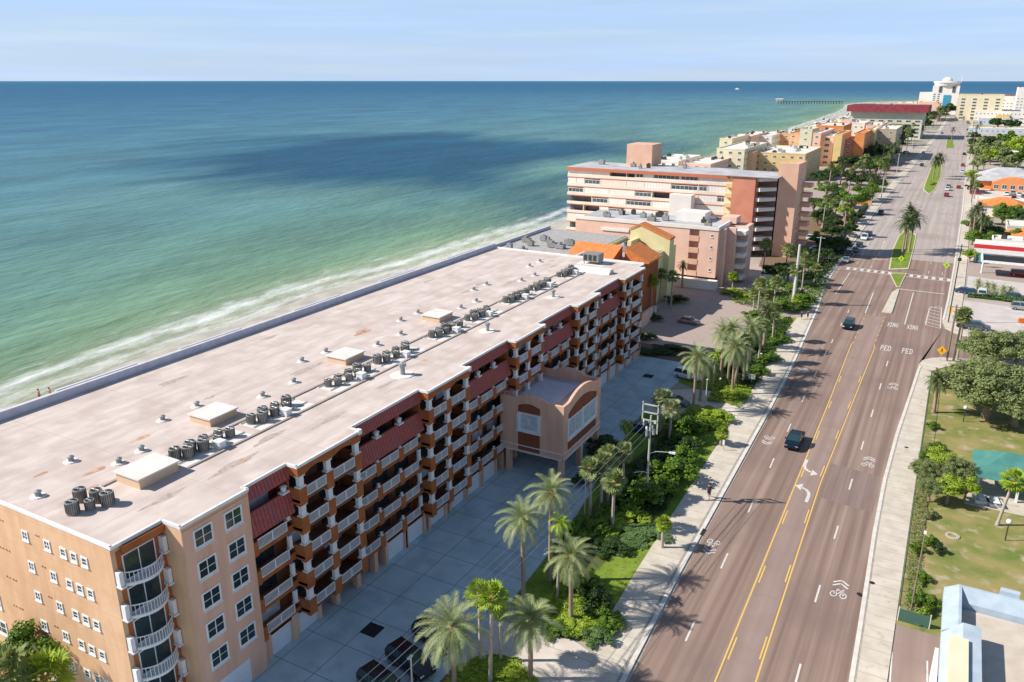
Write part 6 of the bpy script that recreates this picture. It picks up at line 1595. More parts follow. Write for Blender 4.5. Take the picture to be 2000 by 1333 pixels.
# shrubs and hedges ------------------------------------------------------------------
sh = [('green', 1145, 1040, 2.0, 4.6, 1.7, 'long dark green hedge between parking lot and lawn'), ('lime', 1225, 1012, 2.2, 2.6, .9, 'lime shrub below the tower palms'), ('lime', 1195, 1022, 1.4, 1.8, .8, 'small lime shrub at the foot of the tower palms'),
      ('green', 1243, 985, 2.5, 2.8, 2.6, 'big rounded green shrub at the middle of the garden strip'), ('green', 1280, 965, 2.2, 2.4, 2.3, 'rounded green shrub right of the big one'), ('green', 1312, 940, 2.6, 3.0, 2.8, 'largest bright green shrub beside the utility pole'),
      ('deep', 1266, 930, 2.4, 3.0, 2.2, 'deep green shrub at the foot of the utility pole'), ('green', 1325, 905, 2.0, 2.4, 2.2, 'green shrub beneath the street light arm'), ('deep', 1290, 895, 2.2, 3.0, 2.0, 'dark shrub behind the street light arm'),
      ('green', 1337, 848, 2.4, 3.0, 2.6, 'clipped bright green shrub next to the silvery palms'), ('lime', 1372, 812, 2.2, 2.2, 1.1, 'lime shrub at the edge of the second driveway'), ('lime', 1400, 822, 2.0, 2.2, 1.4, 'yellow and green mottled shrub by the pavement'),
      ('green', 1378, 835, 2.0, 2.0, 1.2, 'green shrub before the mottled one'), ('deep', 1335, 880, 1.8, 2.2, 1.6, 'dark shrub below the clipped green one'), ('green', 1350, 868, 1.6, 1.8, 1.3, 'round green shrub on the far lawn edge'),
      ('cover', 1260, 1045, 2.4, 2.2, .6, 'blue-green low shrub patch before the lawn'), ('cover', 1215, 1062, 2.2, 2.0, .5, 'blue-green ground shrubs behind the roadside palm'), ('deep', 1190, 1075, 1.8, 1.8, 1.0, 'dark shrub at the head of the lawn'),
      ('lime', 1085, 1180, 1.5, 2.6, .6, 'lime ground cover shrub under the slim palms'), ('lime', 1112, 1140, 1.2, 1.6, .6, 'lime patch beyond the slim palms'), ('green', 1140, 1150, 1.3, 1.5, 1.9, 'tall leafy shrub right of the slim palms'), ('deep', 1160, 1185, 1.4, 1.6, 1.8, 'dark leafy shrub in the lawn corner'),
      ('lime', 1130, 1228, 1.7, 1.5, .8, 'bright lime shrub at the driveway side'), ('cover', 1165, 1252, 1.3, 1.2, .9, 'blue-green shrub at the driveway corner by the pavement'), ('green', 1190, 1225, 1.2, 1.5, 1.0, 'green shrub at the pavement corner of the lawn'), ('green', 1085, 1238, 1.2, 1.2, .8, 'green shrub beneath the leaning feathery palm'),
      ('lime', 930, 1322, 2.2, 2.0, .6, 'lime shrub mass on the driveway island, left'), ('lime', 985, 1325, 2.2, 1.8, .6, 'lime shrub mass on the driveway island, right'), ('lime', 950, 1372, 2.6, 2.0, .6, 'lime shrub mass on the driveway island, nearest'),
      ('deep', 1175, 880, 2.4, 2.4, 1.8, 'dark shrub behind the pink entrance tower'), ('deep', 1150, 935, 1.6, 2.4, 1.6, 'dark shrub against the front of the pink tower'), ('green', 1204, 905, 1.8, 2.0, 1.6, 'shrub at the right of the tower palms'),
      ('lime', 1408, 778, 2.0, 2.2, 1.0, 'lime shrub below the tallest palms'), ('lime', 1432, 775, 1.8, 2.0, .9, 'lime shrub at the tip of the second driveway bed'), ('deep', 1452, 745, 2.2, 2.6, 1.3, 'dark shrub behind the small white sign'), ('green', 1475, 730, 2.0, 2.6, 1.1, 'green shrub beside the pavement past the white sign'),
      ('green', 1495, 705, 2.2, 2.8, 1.3, 'green shrub left of the pavement beyond the sign'), ('deep', 1465, 690, 2.6, 3.0, 1.8, 'dark shrub mass below the dark feathery palm'), ('green', 1520, 668, 2.0, 2.6, 1.2, 'green shrub near the walkers'), ('green', 1500, 655, 2.0, 2.4, 1.4, 'shrub under the corner fan palm'),
      ('deep', 1440, 720, 2.2, 2.6, 1.4, 'dark shrub among the leaning palms'), ('green', 1470, 622, 2.2, 2.4, 1.5, 'round green shrub at the left of the courtyard group'), ('green', 1525, 600, 2.4, 2.6, 1.6, 'shrub right of the courtyard group'), ('green', 1570, 590, 2.2, 2.4, 1.6, 'shrub right of the pale round pole foot'),
      ('lime', 1425, 572, 2.2, 2.4, 1.2, 'yellow green shrub by the corner of the pink block'), ('lime', 1450, 582, 2.4, 2.0, .8, 'lime border shrub at the back of the courtyard'), ('deep', 1260, 625, 3.0, 2.6, 1.4, 'dark shrub in the bed below the yellow gable wall, left'), ('deep', 1320, 590, 2.4, 2.4, 1.4, 'dark shrub below the yellow gable wall, right'),
      ('deep', 1275, 690, 3.6, 2.0, .9, 'long dark hedge piece at the end of the parking lot'), ('deep', 1310, 685, 3.2, 1.8, .9, 'second dark hedge piece at the end of the parking lot'), ('deep', 1262, 662, 1.8, 1.6, 1.3, 'dark shrub beside the end of the long building'),
      ('green', 1820, 838, 1.0, 1.1, 1.0, 'clipped shrub inside the park fence, first below the dark palm'), ('green', 1806, 895, 1.1, 1.2, 1.1, 'clipped shrub inside the park fence, second below the dark palm'), ('green', 1828, 880, 1.2, 1.2, 1.1, 'shrub right of the clipped fence shrubs'), ('green', 1802, 925, .9, 1.0, 1.0, 'round clipped shrub inside the fence beside the grove'),
      ('green', 1790, 1078, .9, 1.0, .9, 'round dark clipped shrub on the park side of the fence'), ('green', 1815, 1062, .9, 1.0, .9, 'clipped shrub beside the thin dark pole'), ('deep', 1832, 1080, .8, .8, .9, 'small dark shrub at the edge of the park lawn'), ('green', 1790, 1175, 1.1, 1.3, 1.1, 'leafy shrub near the bottom corner of the fence'),
      ('green', 1815, 1190, 1.0, 1.2, 1.3, 'larger shrub left of the pale blue building'), ('lime', 1800, 1205, .8, .8, .9, 'yellowish shrub at the screened fence'), ('green', 1800, 1135, .8, 1.2, .8, 'thin shrub midway along the fence'), ('olive', 1815, 1010, .9, 1.1, .9, 'sparse shrub in front of the grove'),
      ('lime', 1757, 508, 1.3, 2.0, .5, 'lime shrub on the tip of the nearest median'), ('lime', 1821, 360, 1.6, 6.0, .9, 'lime shrub on the second median'), ('green', 1560, 605, 2.0, 2.4, 1.2, 'shrub between pale pole and pavement')]
for k, px, py, rx, ry, h_, lb in sh:
    q = 1.0 if px > 1750 else 1.22
    shrub_px(k, px, py, rx * q, ry * q, h_ * (1.0 if h_ < .7 else 1.15), lb)
shrub('green', -44, 21.5, 1.5, 1.5, 1.2, 'shrub in the near bed behind the parked cars') if False else None
t_ = thing('hedge', 'long clipped hedge along the left pavement beyond the crossing', 'hedge', (-32.6, 330, 0))
hm = leaf_blob(77, 90, .9, 55, .8, 9000, .22, 'leaf_green', .7, .95, .12, 'foliage')[0]; part('foliage', hm, t_, scale=(1, 1, 1))
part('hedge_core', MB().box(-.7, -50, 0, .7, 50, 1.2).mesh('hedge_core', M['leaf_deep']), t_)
t_ = thing('hedge', 'low hedge with pale agave plants dividing the right car parks', 'hedge', (15, 226, 0))
for k_ in range(6): pass
hm = leaf_blob(78, 40, 8.5, .9, .8, 3000, .2, 'leaf_cover', .7, .9, .2, 'foliage')[0]; part('foliage', hm, t_)
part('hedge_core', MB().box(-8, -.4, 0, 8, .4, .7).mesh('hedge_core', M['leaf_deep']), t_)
xt = [(1915, 288, 7, 4.5, 'far_olive'), (1938, 300, 7, 4.5, 'far_green'), (1958, 312, 7, 4.5, 'far_olive'), (1905, 300, 6, 4, 'far_green'), (1975, 322, 6, 4, 'far_olive'), (1990, 312, 8, 5, 'far_green'), (1900, 268, 6, 4, 'far_deep'), (1912, 284, 6, 4, 'far_olive'), (1935, 282, 7, 4, 'far_deep'), (1910, 355, 4, 2.6, 'far_lime'), (1900, 345, 4, 2.6, 'far_lime'),
      (1978, 425, 4, 3, 'deep'), (1960, 425, 4, 3, 'green'), (1915, 445, 4, 2.6, 'deep'), (1900, 440, 3.4, 2.6, 'green'), (1990, 480, 3, 2.4, 'green'), (1915, 470, 4.5, 2.8, 'green'), (1895, 500, 2.6, 2, 'lime')]
for i, (px, py, r, h_, k) in enumerate(sorted(xt)):
    tree_px(k, px, py, r, h_, 'roadside tree among the houses right of the road, %s from the left' % ORD[i], 'roadside trees among the houses right of the road')
for i, (px, py) in enumerate([(1908, 568), (1926, 572), (1938, 576), (1957, 580), (1972, 582)]):
    palm_px('date', px, py, py - 14, 'pale young palm in the planter between the right car parks, %s from the left' % ORD[i], 'young palms in the planter between the right car parks', .62)

# low ground cover between the shrubs: far too many leaves to count
def in_poly(P_, x, y):
    c = False
    for i in range(len(P_)):
        (x1, y1), (x2, y2) = P_[i], P_[i - 1]
        if (y1 > y) != (y2 > y) and x < (x2 - x1) * (y - y1) / (y2 - y1) + x1: c = not c
    return c
def ground_cover(pix, m, n, h_, seed, size=.14, label='low leafy ground cover'):
    P_ = [G(*p) for p in pix]; r_ = random.Random(seed); b = MB()
    x0, x1 = min(p[0] for p in P_), max(p[0] for p in P_); y0, y1 = min(p[1] for p in P_), max(p[1] for p in P_)
    while n > 0:
        x, y = r_.uniform(x0, x1), r_.uniform(y0, y1)
        if not in_poly(P_, x, y): continue
        n -= 1
        bump_ = .5 + .5 * math.sin(x * 2.1 + seed) * math.sin(y * 1.7 + seed)
        z = .14 + h_ * (.35 + .65 * bump_) * r_.uniform(.6, 1)
        nr = Vector((r_.uniform(-.8, .8), r_.uniform(-.8, .8), 1)).normalized(); u = nr.cross(Vector((r_.uniform(-1, 1), r_.uniform(-1, 1), 0))).normalized(); w_ = nr.cross(u); s_ = size * r_.uniform(.6, 1.3); p = Vector((x, y, z))
        b.face([p - u * s_, p - w_ * s_ * .6, p + u * s_, p + w_ * s_ * .6])
    o = b.build('ground_cover', M[m]); tag(o, label, 'ground cover'); o['kind'] = 'stuff'; return o
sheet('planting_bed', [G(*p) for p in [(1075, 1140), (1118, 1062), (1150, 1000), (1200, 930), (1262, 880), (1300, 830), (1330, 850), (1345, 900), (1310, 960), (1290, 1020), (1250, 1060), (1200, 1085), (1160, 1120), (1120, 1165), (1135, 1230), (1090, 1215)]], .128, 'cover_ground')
ground_cover([(1150, 1045), (1180, 1010), (1240, 985), (1250, 1010), (1205, 1050), (1160, 1062)], 'leaf_lime', 5000, .5, 1, label='lime ground cover below the palms of the entrance tower')
ground_cover([(1190, 1085), (1215, 1050), (1290, 1015), (1300, 1040), (1260, 1062), (1215, 1092)], 'leaf_cover', 5000, .45, 2, .12, label='pale blue-green ground cover before the open lawn')
ground_cover([(1060, 1200), (1082, 1150), (1118, 1120), (1150, 1130), (1140, 1180), (1160, 1215), (1180, 1250), (1120, 1250), (1075, 1225)], 'leaf_lime', 8000, .5, 3, label='lime ground cover around the feathery palms by the driveway')
ground_cover([(1140, 1150), (1175, 1150), (1200, 1215), (1205, 1245), (1170, 1262), (1150, 1220)], 'leaf_green', 5000, .7, 4, label='dark green ground cover at the driveway end of the lawn')
ground_cover([(895, 1333), (925, 1290), (985, 1288), (1050, 1333), (1060, 1380), (880, 1400)], 'leaf_lime', 9000, .6, 5, label='bright lime ground cover on the driveway island')
ground_cover([(1180, 1010), (1215, 960), (1262, 900), (1300, 850), (1340, 860), (1350, 905), (1300, 1000), (1240, 1020)], 'leaf_deep', 9000, .9, 6, .2, label='deep green undergrowth between the big shrubs')
ground_cover([(1300, 840), (1350, 795), (1385, 800), (1430, 815), (1420, 835), (1370, 850)], 'leaf_lime', 6000, .6, 7, label='yellow green ground cover beside the second driveway')
ground_cover([(1385, 760), (1400, 740), (1440, 735), (1470, 775), (1440, 800), (1405, 785)], 'leaf_lime', 5000, .55, 8, label='lime ground cover under the tallest palms')
ground_cover([(1420, 730), (1440, 690), (1500, 640), (1545, 620), (1535, 655), (1500, 700), (1470, 765), (1440, 740)], 'leaf_deep', 9000, .8, 9, .2, label='dark undergrowth along the pavement past the white sign')
ground_cover([(1425, 590), (1440, 570), (1560, 560), (1620, 545), (1600, 590), (1560, 615), (1500, 612)], 'leaf_green', 7000, .9, 10, .24, label='green undergrowth around the courtyard palms')
ground_cover([(1590, 560), (1585, 500), (1620, 470), (1660, 478), (1640, 510), (1615, 540)], 'leaf_deep', 6000, 1.2, 11, .3, label='dark undergrowth before the slab tower')
ground_cover([(1800, 1240), (1765, 1190), (1775, 1050), (1790, 930), (1800, 870), (1825, 870), (1815, 960), (1800, 1060), (1800, 1160)], 'leaf_olive', 3000, .35, 12, .12, label='thin weeds along the inside of the park fence')

# ---------------------------------------------------------------- cars
def car_meshes(kind):
    b = MB()
    if kind == 'sedan': L_, W_, st = 5.0, 2.0, [(-2.5, .35, .62, .80), (-2.35, .3, .85, .93), (-1.5, .3, 1.0, 1.0), (-.7, .3, 1.0, 1.0), (1.0, .3, .98, 1.0), (1.9, .3, .88, .98), (2.35, .3, .74, .92), (2.5, .36, .6, .8)]; gh = [(-2.0, 1.0), (-1.25, 1.45), (.25, 1.48), (1.15, .98)]
    elif kind == 'suv': L_, W_, st = 5.2, 2.15, [(-2.6, .4, .9, .86), (-2.5, .34, 1.15, .95), (-1.5, .34, 1.18, 1.0), (.9, .34, 1.16, 1.0), (1.9, .34, 1.08, .98), (2.45, .36, .92, .93), (2.6, .42, .75, .82)]; gh = [(-2.5, 1.15), (-2.15, 1.85), (.35, 1.9), (1.35, 1.14)]
    else: L_, W_, st = 5.8, 2.15, [(-2.9, .5, 1.1, .95), (-2.85, .42, 1.12, .98), (-.9, .42, 1.12, 1.0), (1.2, .42, 1.18, 1.0), (2.3, .42, 1.12, .98), (2.8, .46, .95, .93), (2.9, .5, .8, .86)]; gh = [(-.9, 1.15), (-.6, 1.85), (.75, 1.88), (1.5, 1.17)]
    hw = W_ / 2; n = len(st); base = []
    for x, zb, zt, wf in st:
        w_ = hw * wf; zm = zb + (zt - zb) * .55
        ring = [(x, -w_ * .93, zb), (x, -w_, zm), (x, -w_ * .96, zt - .06), (x, -w_ * .86, zt), (x, w_ * .86, zt), (x, w_ * .96, zt - .06), (x, w_, zm), (x, w_ * .93, zb)]
        base.append(len(b.v)); b.v += ring
    for i in range(n - 1):
        for k in range(8):
            k2 = (k + 1) % 8; b.f.append((base[i] + k, base[i] + k2, base[i + 1] + k2, base[i + 1] + k)); b.m.append(0)
    b.f.append(tuple(base[0] + k for k in reversed(range(8)))); b.m.append(0); b.f.append(tuple(base[-1] + k for k in range(8))); b.m.append(0)
    (xa, za), (xb, zb_), (xc, zc), (xd, zd) = gh; wl = hw * .9; wt = hw * .72
    r_ = MB(); r_.face([(xb, -wt, zb_), (xc, -wt, zc), (xc, wt, zc), (xb, wt, zb_)]); r_.box(xb, -wt, zb_ - .07, xc, wt, zb_ - .005)
    for s in (-1, 1):
        for (x0, z0), (x1, z1) in (((xa, za), (xb, zb_)), ((xd, zd), (xc, zc)), (((xa + xd) / 2, (za + zd) / 2), ((xb + xc) / 2, zc))):
            r_.tube([(x0, s * wl, z0), (x1, s * wt * 1.01, z1)], .05, 5)
    if kind == 'pickup': r_.box(-2.75, -hw * .8, 1.13, -1.0, -hw * .72, 1.2); r_.box(-2.75, hw * .72, 1.13, -1.0, hw * .8, 1.2)
    g_ = MB()
    A = [(xa, -wl, za), (xb, -wt, zb_), (xc, -wt, zc), (xd, -wl, zd)]; B_ = [(p[0], -p[1], p[2]) for p in A]
    g_.face(A); g_.face(list(reversed(B_))); g_.face([A[0], B_[0], B_[1], A[1]]); g_.face([A[2], B_[2], B_[3], A[3]])
    wh = MB(); wh.tube([(0, -.13, 0), (0, -.1, 0), (0, .1, 0), (0, .13, 0)], [.3, .36, .36, .3], 16)
    rm_ = MB(); rm_.tube([(0, .131, 0), (0, .14, 0)], [.22, .2], 12)
    return dict(L=L_, W=W_, body=b, roof=r_, glass=g_, wheel=wh, rim=rm_, zl=st[-2][2])
CM = {}
for k in ('sedan', 'suv', 'pickup'):
    c = car_meshes(k)
    CM[k] = dict(c=c, glass=c['glass'].mesh('window_glass', M['car_glass']), tyre=c['wheel'].mesh('wheel', M['tyre'], smooth=False), rim=c['rim'].mesh('rim', M['rim']), paint={})
def car(kind, colour, x, y, rz, label, group=None, z=0.03, s=1.0, front=True):
    c = CM[kind]
    if colour not in c['paint']: 
        bm_ = c['c']['body'].mesh('body', M[colour], smooth=False); MB().fixn(bm_)
        c['paint'][colour] = (bm_, c['c']['roof'].mesh('roof', M[colour]))
    t_ = thing('parked_car' if group else 'car', label, 'car', (x, y, z), rz, group)
    S_ = (s, s, s)
    body, roof = c['paint'][colour]
    o = part('body', body, t_, scale=S_); part('roof', roof, t_, scale=S_); part('window_glass', c['glass'], t_, scale=S_)
    L_, W_ = c['c']['L'], c['c']['W']
    for sx in (-1, 1):
        for sy in (-1, 1):
            q = part('wheel', c['tyre'], t_, (sx * L_ * .31 * s, sy * (W_ / 2 - .12) * s, .36 * s), 0 if sy > 0 else math.pi, scale=S_); part('rim', c['rim'], q)
    for sy in (-1, 1):
        part('headlight', HL, t_, ((L_ / 2 - .14) * s, sy * W_ * .34 * s, (c['c']['zl'] - .12) * s), scale=S_)
        part('tail_light', TL, t_, ((-L_ / 2 + .07) * s, sy * W_ * .36 * s, (c['c']['zl'] + .0) * s), scale=S_)
        part('mirror', MR[colour] if colour in MR else MR.setdefault(colour, MB().box(-.12, -.12, 0, .06, .12, .16).mesh('mirror', M[colour])), t_, (.95 * s, sy * (W_ / 2 + .08) * s, (c['c']['zl'] + .12) * s), scale=S_)
    return t_
HL = MB().box(-.08, -.2, -.07, .1, .2, .07).mesh('headlight', M['lamp_glass']); TL = MB().box(-.06, -.16, -.09, .06, .16, .09).mesh('tail_light', M['tail_red']); MR = {}
DOWN = math.radians(-90.5)      # heading towards the camera
UP = math.radians(89.5)
x, y = G(1551, 868); car('pickup', 'car_navy', x, y, DOWN, 'dark navy pickup driving towards the camera in the left inner lane', z=.02)
x, y = G(1657, 640); car('suv', 'car_navy', x, y, DOWN, 'dark car driving towards the camera near the crossing median', z=.02)
car('suv', 'car_black', *G(852, 1256), math.radians(-14), 'black car in the parking lot under the large feathery palm', 'cars in the parking lot')
car('suv', 'car_black', *G(802, 1304), math.radians(-14), 'black car with bright side trim, second one in the parking lot', 'cars in the parking lot')
x, y = G(748, 1352); car('suv', 'car_black', x, y, math.radians(-14), 'black car mostly below the bottom edge of the picture', 'cars in the parking lot')
car('suv', 'car_white', *G(1343, 740), math.radians(-12), 'white car parked under the palms at the second driveway', 'cars in the parking lot')
car('sedan', 'car_gray', *G(1318, 790), math.radians(-8), 'dark grey car behind the palm trunks at the second driveway', 'cars in the parking lot')
car('sedan', 'car_blue', *G(1255, 845), math.radians(-8), 'dark blue car behind the small bushy palm', 'cars in the parking lot')
car('sedan', 'car_mauve', *G(1345, 632), math.radians(-6), 'pale mauve car turning in the shaded courtyard')
far_cars = [('suv', 'car_black', 1657, 500, DOWN, 'black car waiting in the shade left of the median'), ('sedan', 'car_gray', 1670, 492, DOWN, 'grey car queueing behind the black one in the shade'), ('sedan', 'car_navy', 1678, 482, DOWN, 'navy car in the queue left of the median'),
            ('suv', 'car_white', 1688, 468, DOWN, 'white car in the queue left of the median'), ('sedan', 'car_black', 1697, 460, DOWN, 'last black car in the queue left of the median'), ('sedan', 'car_silver', 1652, 512, DOWN, 'silver car first in the shaded queue'),
            ('suv', 'car_red', 1848, 384, UP, 'dark red car driving away on the right of the second median'), ('suv', 'car_white', 1850, 372, UP, 'white car driving away ahead of the dark red one'), ('sedan', 'car_gray', 1852, 366, UP, 'grey car driving away beyond the white one'),
            ('sedan', 'car_red', 1872, 368, UP, 'red car in the outer right lane'), ('suv', 'car_red', 1880, 325, UP, 'dark red car at the right kerb farther on'), ('suv', 'car_black', 1883, 303, UP, 'black car at the right kerb far along'), ('suv', 'car_white', 1879, 338, UP, 'pale car at the right kerb'),
            ('suv', 'car_navy', 1800, 325, DOWN, 'dark car coming towards the camera left of the second median'), ('suv', 'car_black', 1720, 419, DOWN, 'dark car by the shaded hedge in the left lane'), ('sedan', 'car_silver', 1803, 300, DOWN, 'silver car in the far left lanes'),
            ('sedan', 'car_white', 1795, 308, DOWN, 'white car at the far left kerb'), ('suv', 'car_black', 1890, 255, UP, 'dark car far away in the right lanes'), ('sedan', 'car_red', 1895, 243, UP, 'tiny red car far away on the right'), ('suv', 'car_white', 1873, 262, UP, 'white car far off on the right'),
            ('sedan', 'car_blue', 1840, 262, DOWN, 'blue car far off on the left of the road'), ('sedan', 'car_white', 1845, 253, DOWN, 'tiny white car far off on the left')]
for k, c_, px, py, hd, lb in far_cars: x, y = G(px, py); car(k, c_, x, y, hd, lb, z=.02)
lot = [('suv', 'car_black', 1900, 372, .2), ('suv', 'car_blue', 1912, 366, .1), ('suv', 'car_red', 1905, 380, .2), ('sedan', 'car_mauve', 1918, 378, .3), ('sedan', 'car_red', 1957, 372, 1.5), ('suv', 'car_gray', 1968, 371, 1.5), ('suv', 'car_white', 1966, 382, 1.5),
       ('suv', 'car_silver', 1978, 380, 1.5), ('sedan', 'car_black', 1980, 388, 1.5), ('suv', 'car_white', 1990, 383, 1.5), ('sedan', 'car_gray', 1999, 386, 1.5), ('suv', 'car_silver', 1975, 373, 1.5)]
for i, (k, c_, px, py, hd) in enumerate(lot):
    x, y = G(px, py); car(k, c_, x, y, hd, '%s car in the crowded restaurant car park, %s from the left' % ({'car_black': 'black', 'car_blue': 'blue', 'car_red': 'red', 'car_mauve': 'mauve', 'car_gray': 'grey', 'car_white': 'white', 'car_silver': 'silver'}[c_], ORD[sorted(range(12), key=lambda j: lot[j][2]).index(i)]), 'cars in the restaurant car park', z=.04)
lot2 = [('sedan', 'car_black', 1892, 642, 0, 'black car at the near left corner of the big empty car park'), ('suv', 'car_gray', 1908, 644, 0, 'dark grey car with a pale roof beside the black one above the park trees'), ('suv', 'car_silver', 1997, 606, 0, 'silver car cut by the right edge in the big car park'),
        ('suv', 'car_red', 1992, 540, 0, 'bright red car under the deep red canopy'), ('suv', 'car_white', 1918, 578, 1.5, 'white vehicle parked below the planter palms'), ('suv', 'car_gray', 1983, 587, 0, 'dark car at the right end of the planter'),
        ('sedan', 'car_black', 1996, 590, 0, 'second dark car at the right end of the planter')]
for k, c_, px, py, hd, lb in lot2: x, y = G(px, py); car(k, c_, x, y, hd, lb, z=.04)
for i, (px, py) in enumerate([(1885, 573), (1897, 575)]):
    x, y = G(px, py); car('sedan', 'car_blue', x, y, .05, 'dark blue car beside the right pavement, %s of the two' % ['left', 'right'][i], z=.04)
gl = [('suv', 'car_white', 1590, 470), ('sedan', 'car_silver', 1596, 490), ('sedan', 'car_white', 1700, 330), ('suv', 'car_silver', 1770, 300), ('suv', 'car_gray', 1745, 313), ('sedan', 'car_white', 1782, 290)]
for i, (k, c_, px, py) in enumerate(gl): x, y = G(px, py); car(k, c_, x, y, .3 * i, ['white car beside the slab tower foot', 'silver car in front of the slab tower foot', 'white car by the garden wall pillars', 'silver car near the far palms left of the road', 'grey car near the far pavement', 'small white car far along the left pavement'][i], z=.04)

# ---------------------------------------------------------------- poles, lamps, wires, signs
UPX, UPY = G(1262, 978, .12)
UP_ = thing('utility_pole', 'tall grey-green utility pole with a white ladder frame top and street light arms', 'utility pole', (UPX, UPY, .12))
HP = height_over(UPX, UPY, 812) - .1
part('pole', MB().tube([(0, 0, 0), (0, 0, HP)], [.17, .11], 10).mesh('pole', M['pole_gray']), UP_)
b = MB()
for k in range(3):
    z = HP - .2 + k * 1.05 - .6
    b.box(-1.15, -.07, z, .95, .07, z + .14)
b.box(-1.2, -.07, HP - .8, -1.05, .07, HP + 1.7); b.box(.8, -.07, HP - 2.4, .95, .07, HP + 1.6)
part('cross_arm_frame', b.mesh('cross_arm_frame', M['pole_gray']), UP_)
r_ = random.Random(3)
for i, (x, z) in enumerate([(-.9, HP - .6), (-.2, HP - .6), (.6, HP - .6), (-.9, HP - 1.1), (-.5, HP - 1.6), (.3, HP - 1.3)]):
    b = MB(); b.cyl(0, 0, -.45, 0, .09, .09, 7); b.cyl(0, 0, -.35, -.3, .16, .16, 8); b.cyl(0, 0, -.2, -.15, .16, .16, 8); part('insulator', b.mesh('insulator', M['vent_gray'] if i % 2 else M['white']), UP_, (x, 0, z))
for i, (x, y) in enumerate([(.42, .1), (-.35, -.2)]): b = MB(); b.cyl(0, 0, 0, .8, .19, .19, 12); b.cyl(0, 0, .8, .9, .1, .05, 8); part('transformer', b.mesh('transformer', M['vent_gray']), UP_, (x, y, HP - 2.6 - i * .2))
ht = height_over(UPX, UPY, 888)
b = MB(); b.tube([(0, 0, ht), (.8, .3, ht + .35), (2.4, 1.0, ht + .3)], [.06, .05, .045], 6); a_ = part('lamp_arm', b.mesh('lamp_arm', M['pole_white']), UP_)
b = MB(); b.box(2.3, .9, ht + .18, 3.1, 1.3, ht + .36); part('lamp_head', b.mesh('lamp_head', M['white']), a_)
ht = height_over(UPX, UPY, 922)
b = MB(); b.tube([(0, 0, ht - .3), (-.5, -.6, ht + .1), (-1.3, -1.6, ht + .2)], [.05, .045, .04], 6); a_ = part('lamp_arm', b.mesh('lamp_arm', M['pole_white']), UP_)
# overhead lines from this pole back past the camera
b0 = []
for i, (dx, dz) in enumerate([(-.9, -.5), (-.2, -.6), (.6, -.5), (-.9, -1.5), (.35, -1.8)]):
    t_ = thing('power_line', 'overhead wire from the ladder topped pole over the garden strip, ' + ['uppermost left', 'uppermost middle', 'uppermost right', 'lower left', 'lowest right'][i], 'power line', (UPX, UPY, 0), 0, 'overhead wires above the garden strip')
    p0 = Vector((dx, 0, HP + dz)); p1 = Vector((-3.4 + dx, -62, HP + dz - 1.2)); P_ = []
    for k in range(17):
        q = k / 16; v = p0.lerp(p1, q); v.z -= 1.5 * 4 * q * (1 - q) * .45; P_.append(v)
    part('wire', MB().tube(P_, .028, 4).mesh('wire', M['wire']), t_)
# a utility pole with a taller shadow, small posts and lamps
def lamp_post(x, y, h_, label, m='pole_white', globe=True, group=None, z=.12, r=.08):
    t_ = thing('street_lamp', label, 'street lamp', (x, y, z), 0, group)
    part('pole', MB().cyl(0, 0, 0, h_, r, r * .8, 8).mesh('pole', M[m]), t_)
    if globe:
        b = MB(); n = 8
        b.tube([(0, 0, h_), (0, 0, h_ + .12), (0, 0, h_ + .35), (0, 0, h_ + .55), (0, 0, h_ + .62)], [.12, .27, .33, .22, .03], 12)
        part('lamp_globe', b.mesh('lamp_globe', M['white'], smooth=True), t_)
    else: part('lamp_head', MB().box(-.11, -.4, h_ - .04, .11, .2, h_ + .06).mesh('lamp_head', M['white']), t_)
    return t_
def lp(bx, by, ty, label, **kw):
    x, y = G(bx, by, .1); return lamp_post(x, y, height_over(x, y, ty) - .1, label, **kw)
lp(806, 1360, 1283, 'thin pale lamp post standing among the black parked cars', globe=False)
lp(1377, 798, 742, 'thin pale lamp post among the palms at the second driveway', globe=False)
lp(1142, 1003, 936, 'thin pale lamp post left of the palms before the pink tower', globe=False)
lp(1486, 702, 696, 'white globe lamp hidden low in the roadside shrubs'); lp(1492, 612, 560, 'white globe lamp in the courtyard exit palms'); lp(1881, 824, 800, 'double white lamp at the upper edge of the park lawn', m='pole_dark')
lp(1963, 1056, 1024, 'short park lamp on the lawn right of the leaning palm', m='pole_dark'); lp(1300, 600, 552, 'globe lamp in front of the yellow gable wall')
lp(1405, 745 + 20, 740, 'dark short sign post lamp in the lime shrubs by the second driveway', m='pole_dark', globe=False)
lp(1777, 1204, 1040, 'thin dark leaning post inside the park fence', m='wood_pole', globe=False)
def pole(bx, by, ty, label, m='pole_white', r=.16, arms=0):
    x, y = G(bx, by, .1); h_ = height_over(x, y, ty) - .1
    t_ = thing('utility_pole', label, 'utility pole', (x, y, .1)); part('pole', MB().cyl(0, 0, 0, h_, r, r * .75, 9).mesh('pole', M[m]), t_)
    for k in range(arms): part('cross_arm', MB().box(-1.2, -.06, h_ - .5 - k, 1.2, .06, h_ - .38 - k).mesh('cross_arm', M[m]), t_)
    return t_
pole(1549, 596, 478, 'thick pale round pole without arms among the courtyard palms', r=.38)
pole(1596, 528, 462, 'grey utility pole with a street light before the slab tower', 'pole_gray', .2, 1)
pole(1681, 418, 372, 'slim grey utility pole beside the hedge', 'pole_gray', .18, 1)
pole(1849, 706, 596, 'dark tall pole at the side street corner', 'wood_pole', .2, 1)
pole(1852, 630, 478, 'dark green tall pole on the right pavement near the hatched box', 'pole_dark', .14, 2)
for i, (px, py, ty) in enumerate([(1720, 395, 345), (1751, 340, 300), (1768, 312, 278), (1781, 292, 262), (1795, 272, 246), (1806, 258, 236)]): pole(px, py, ty, 'grey pole in the line along the left pavement, %s beyond the hedge' % ORD[i], 'pole_gray', .2, 1)
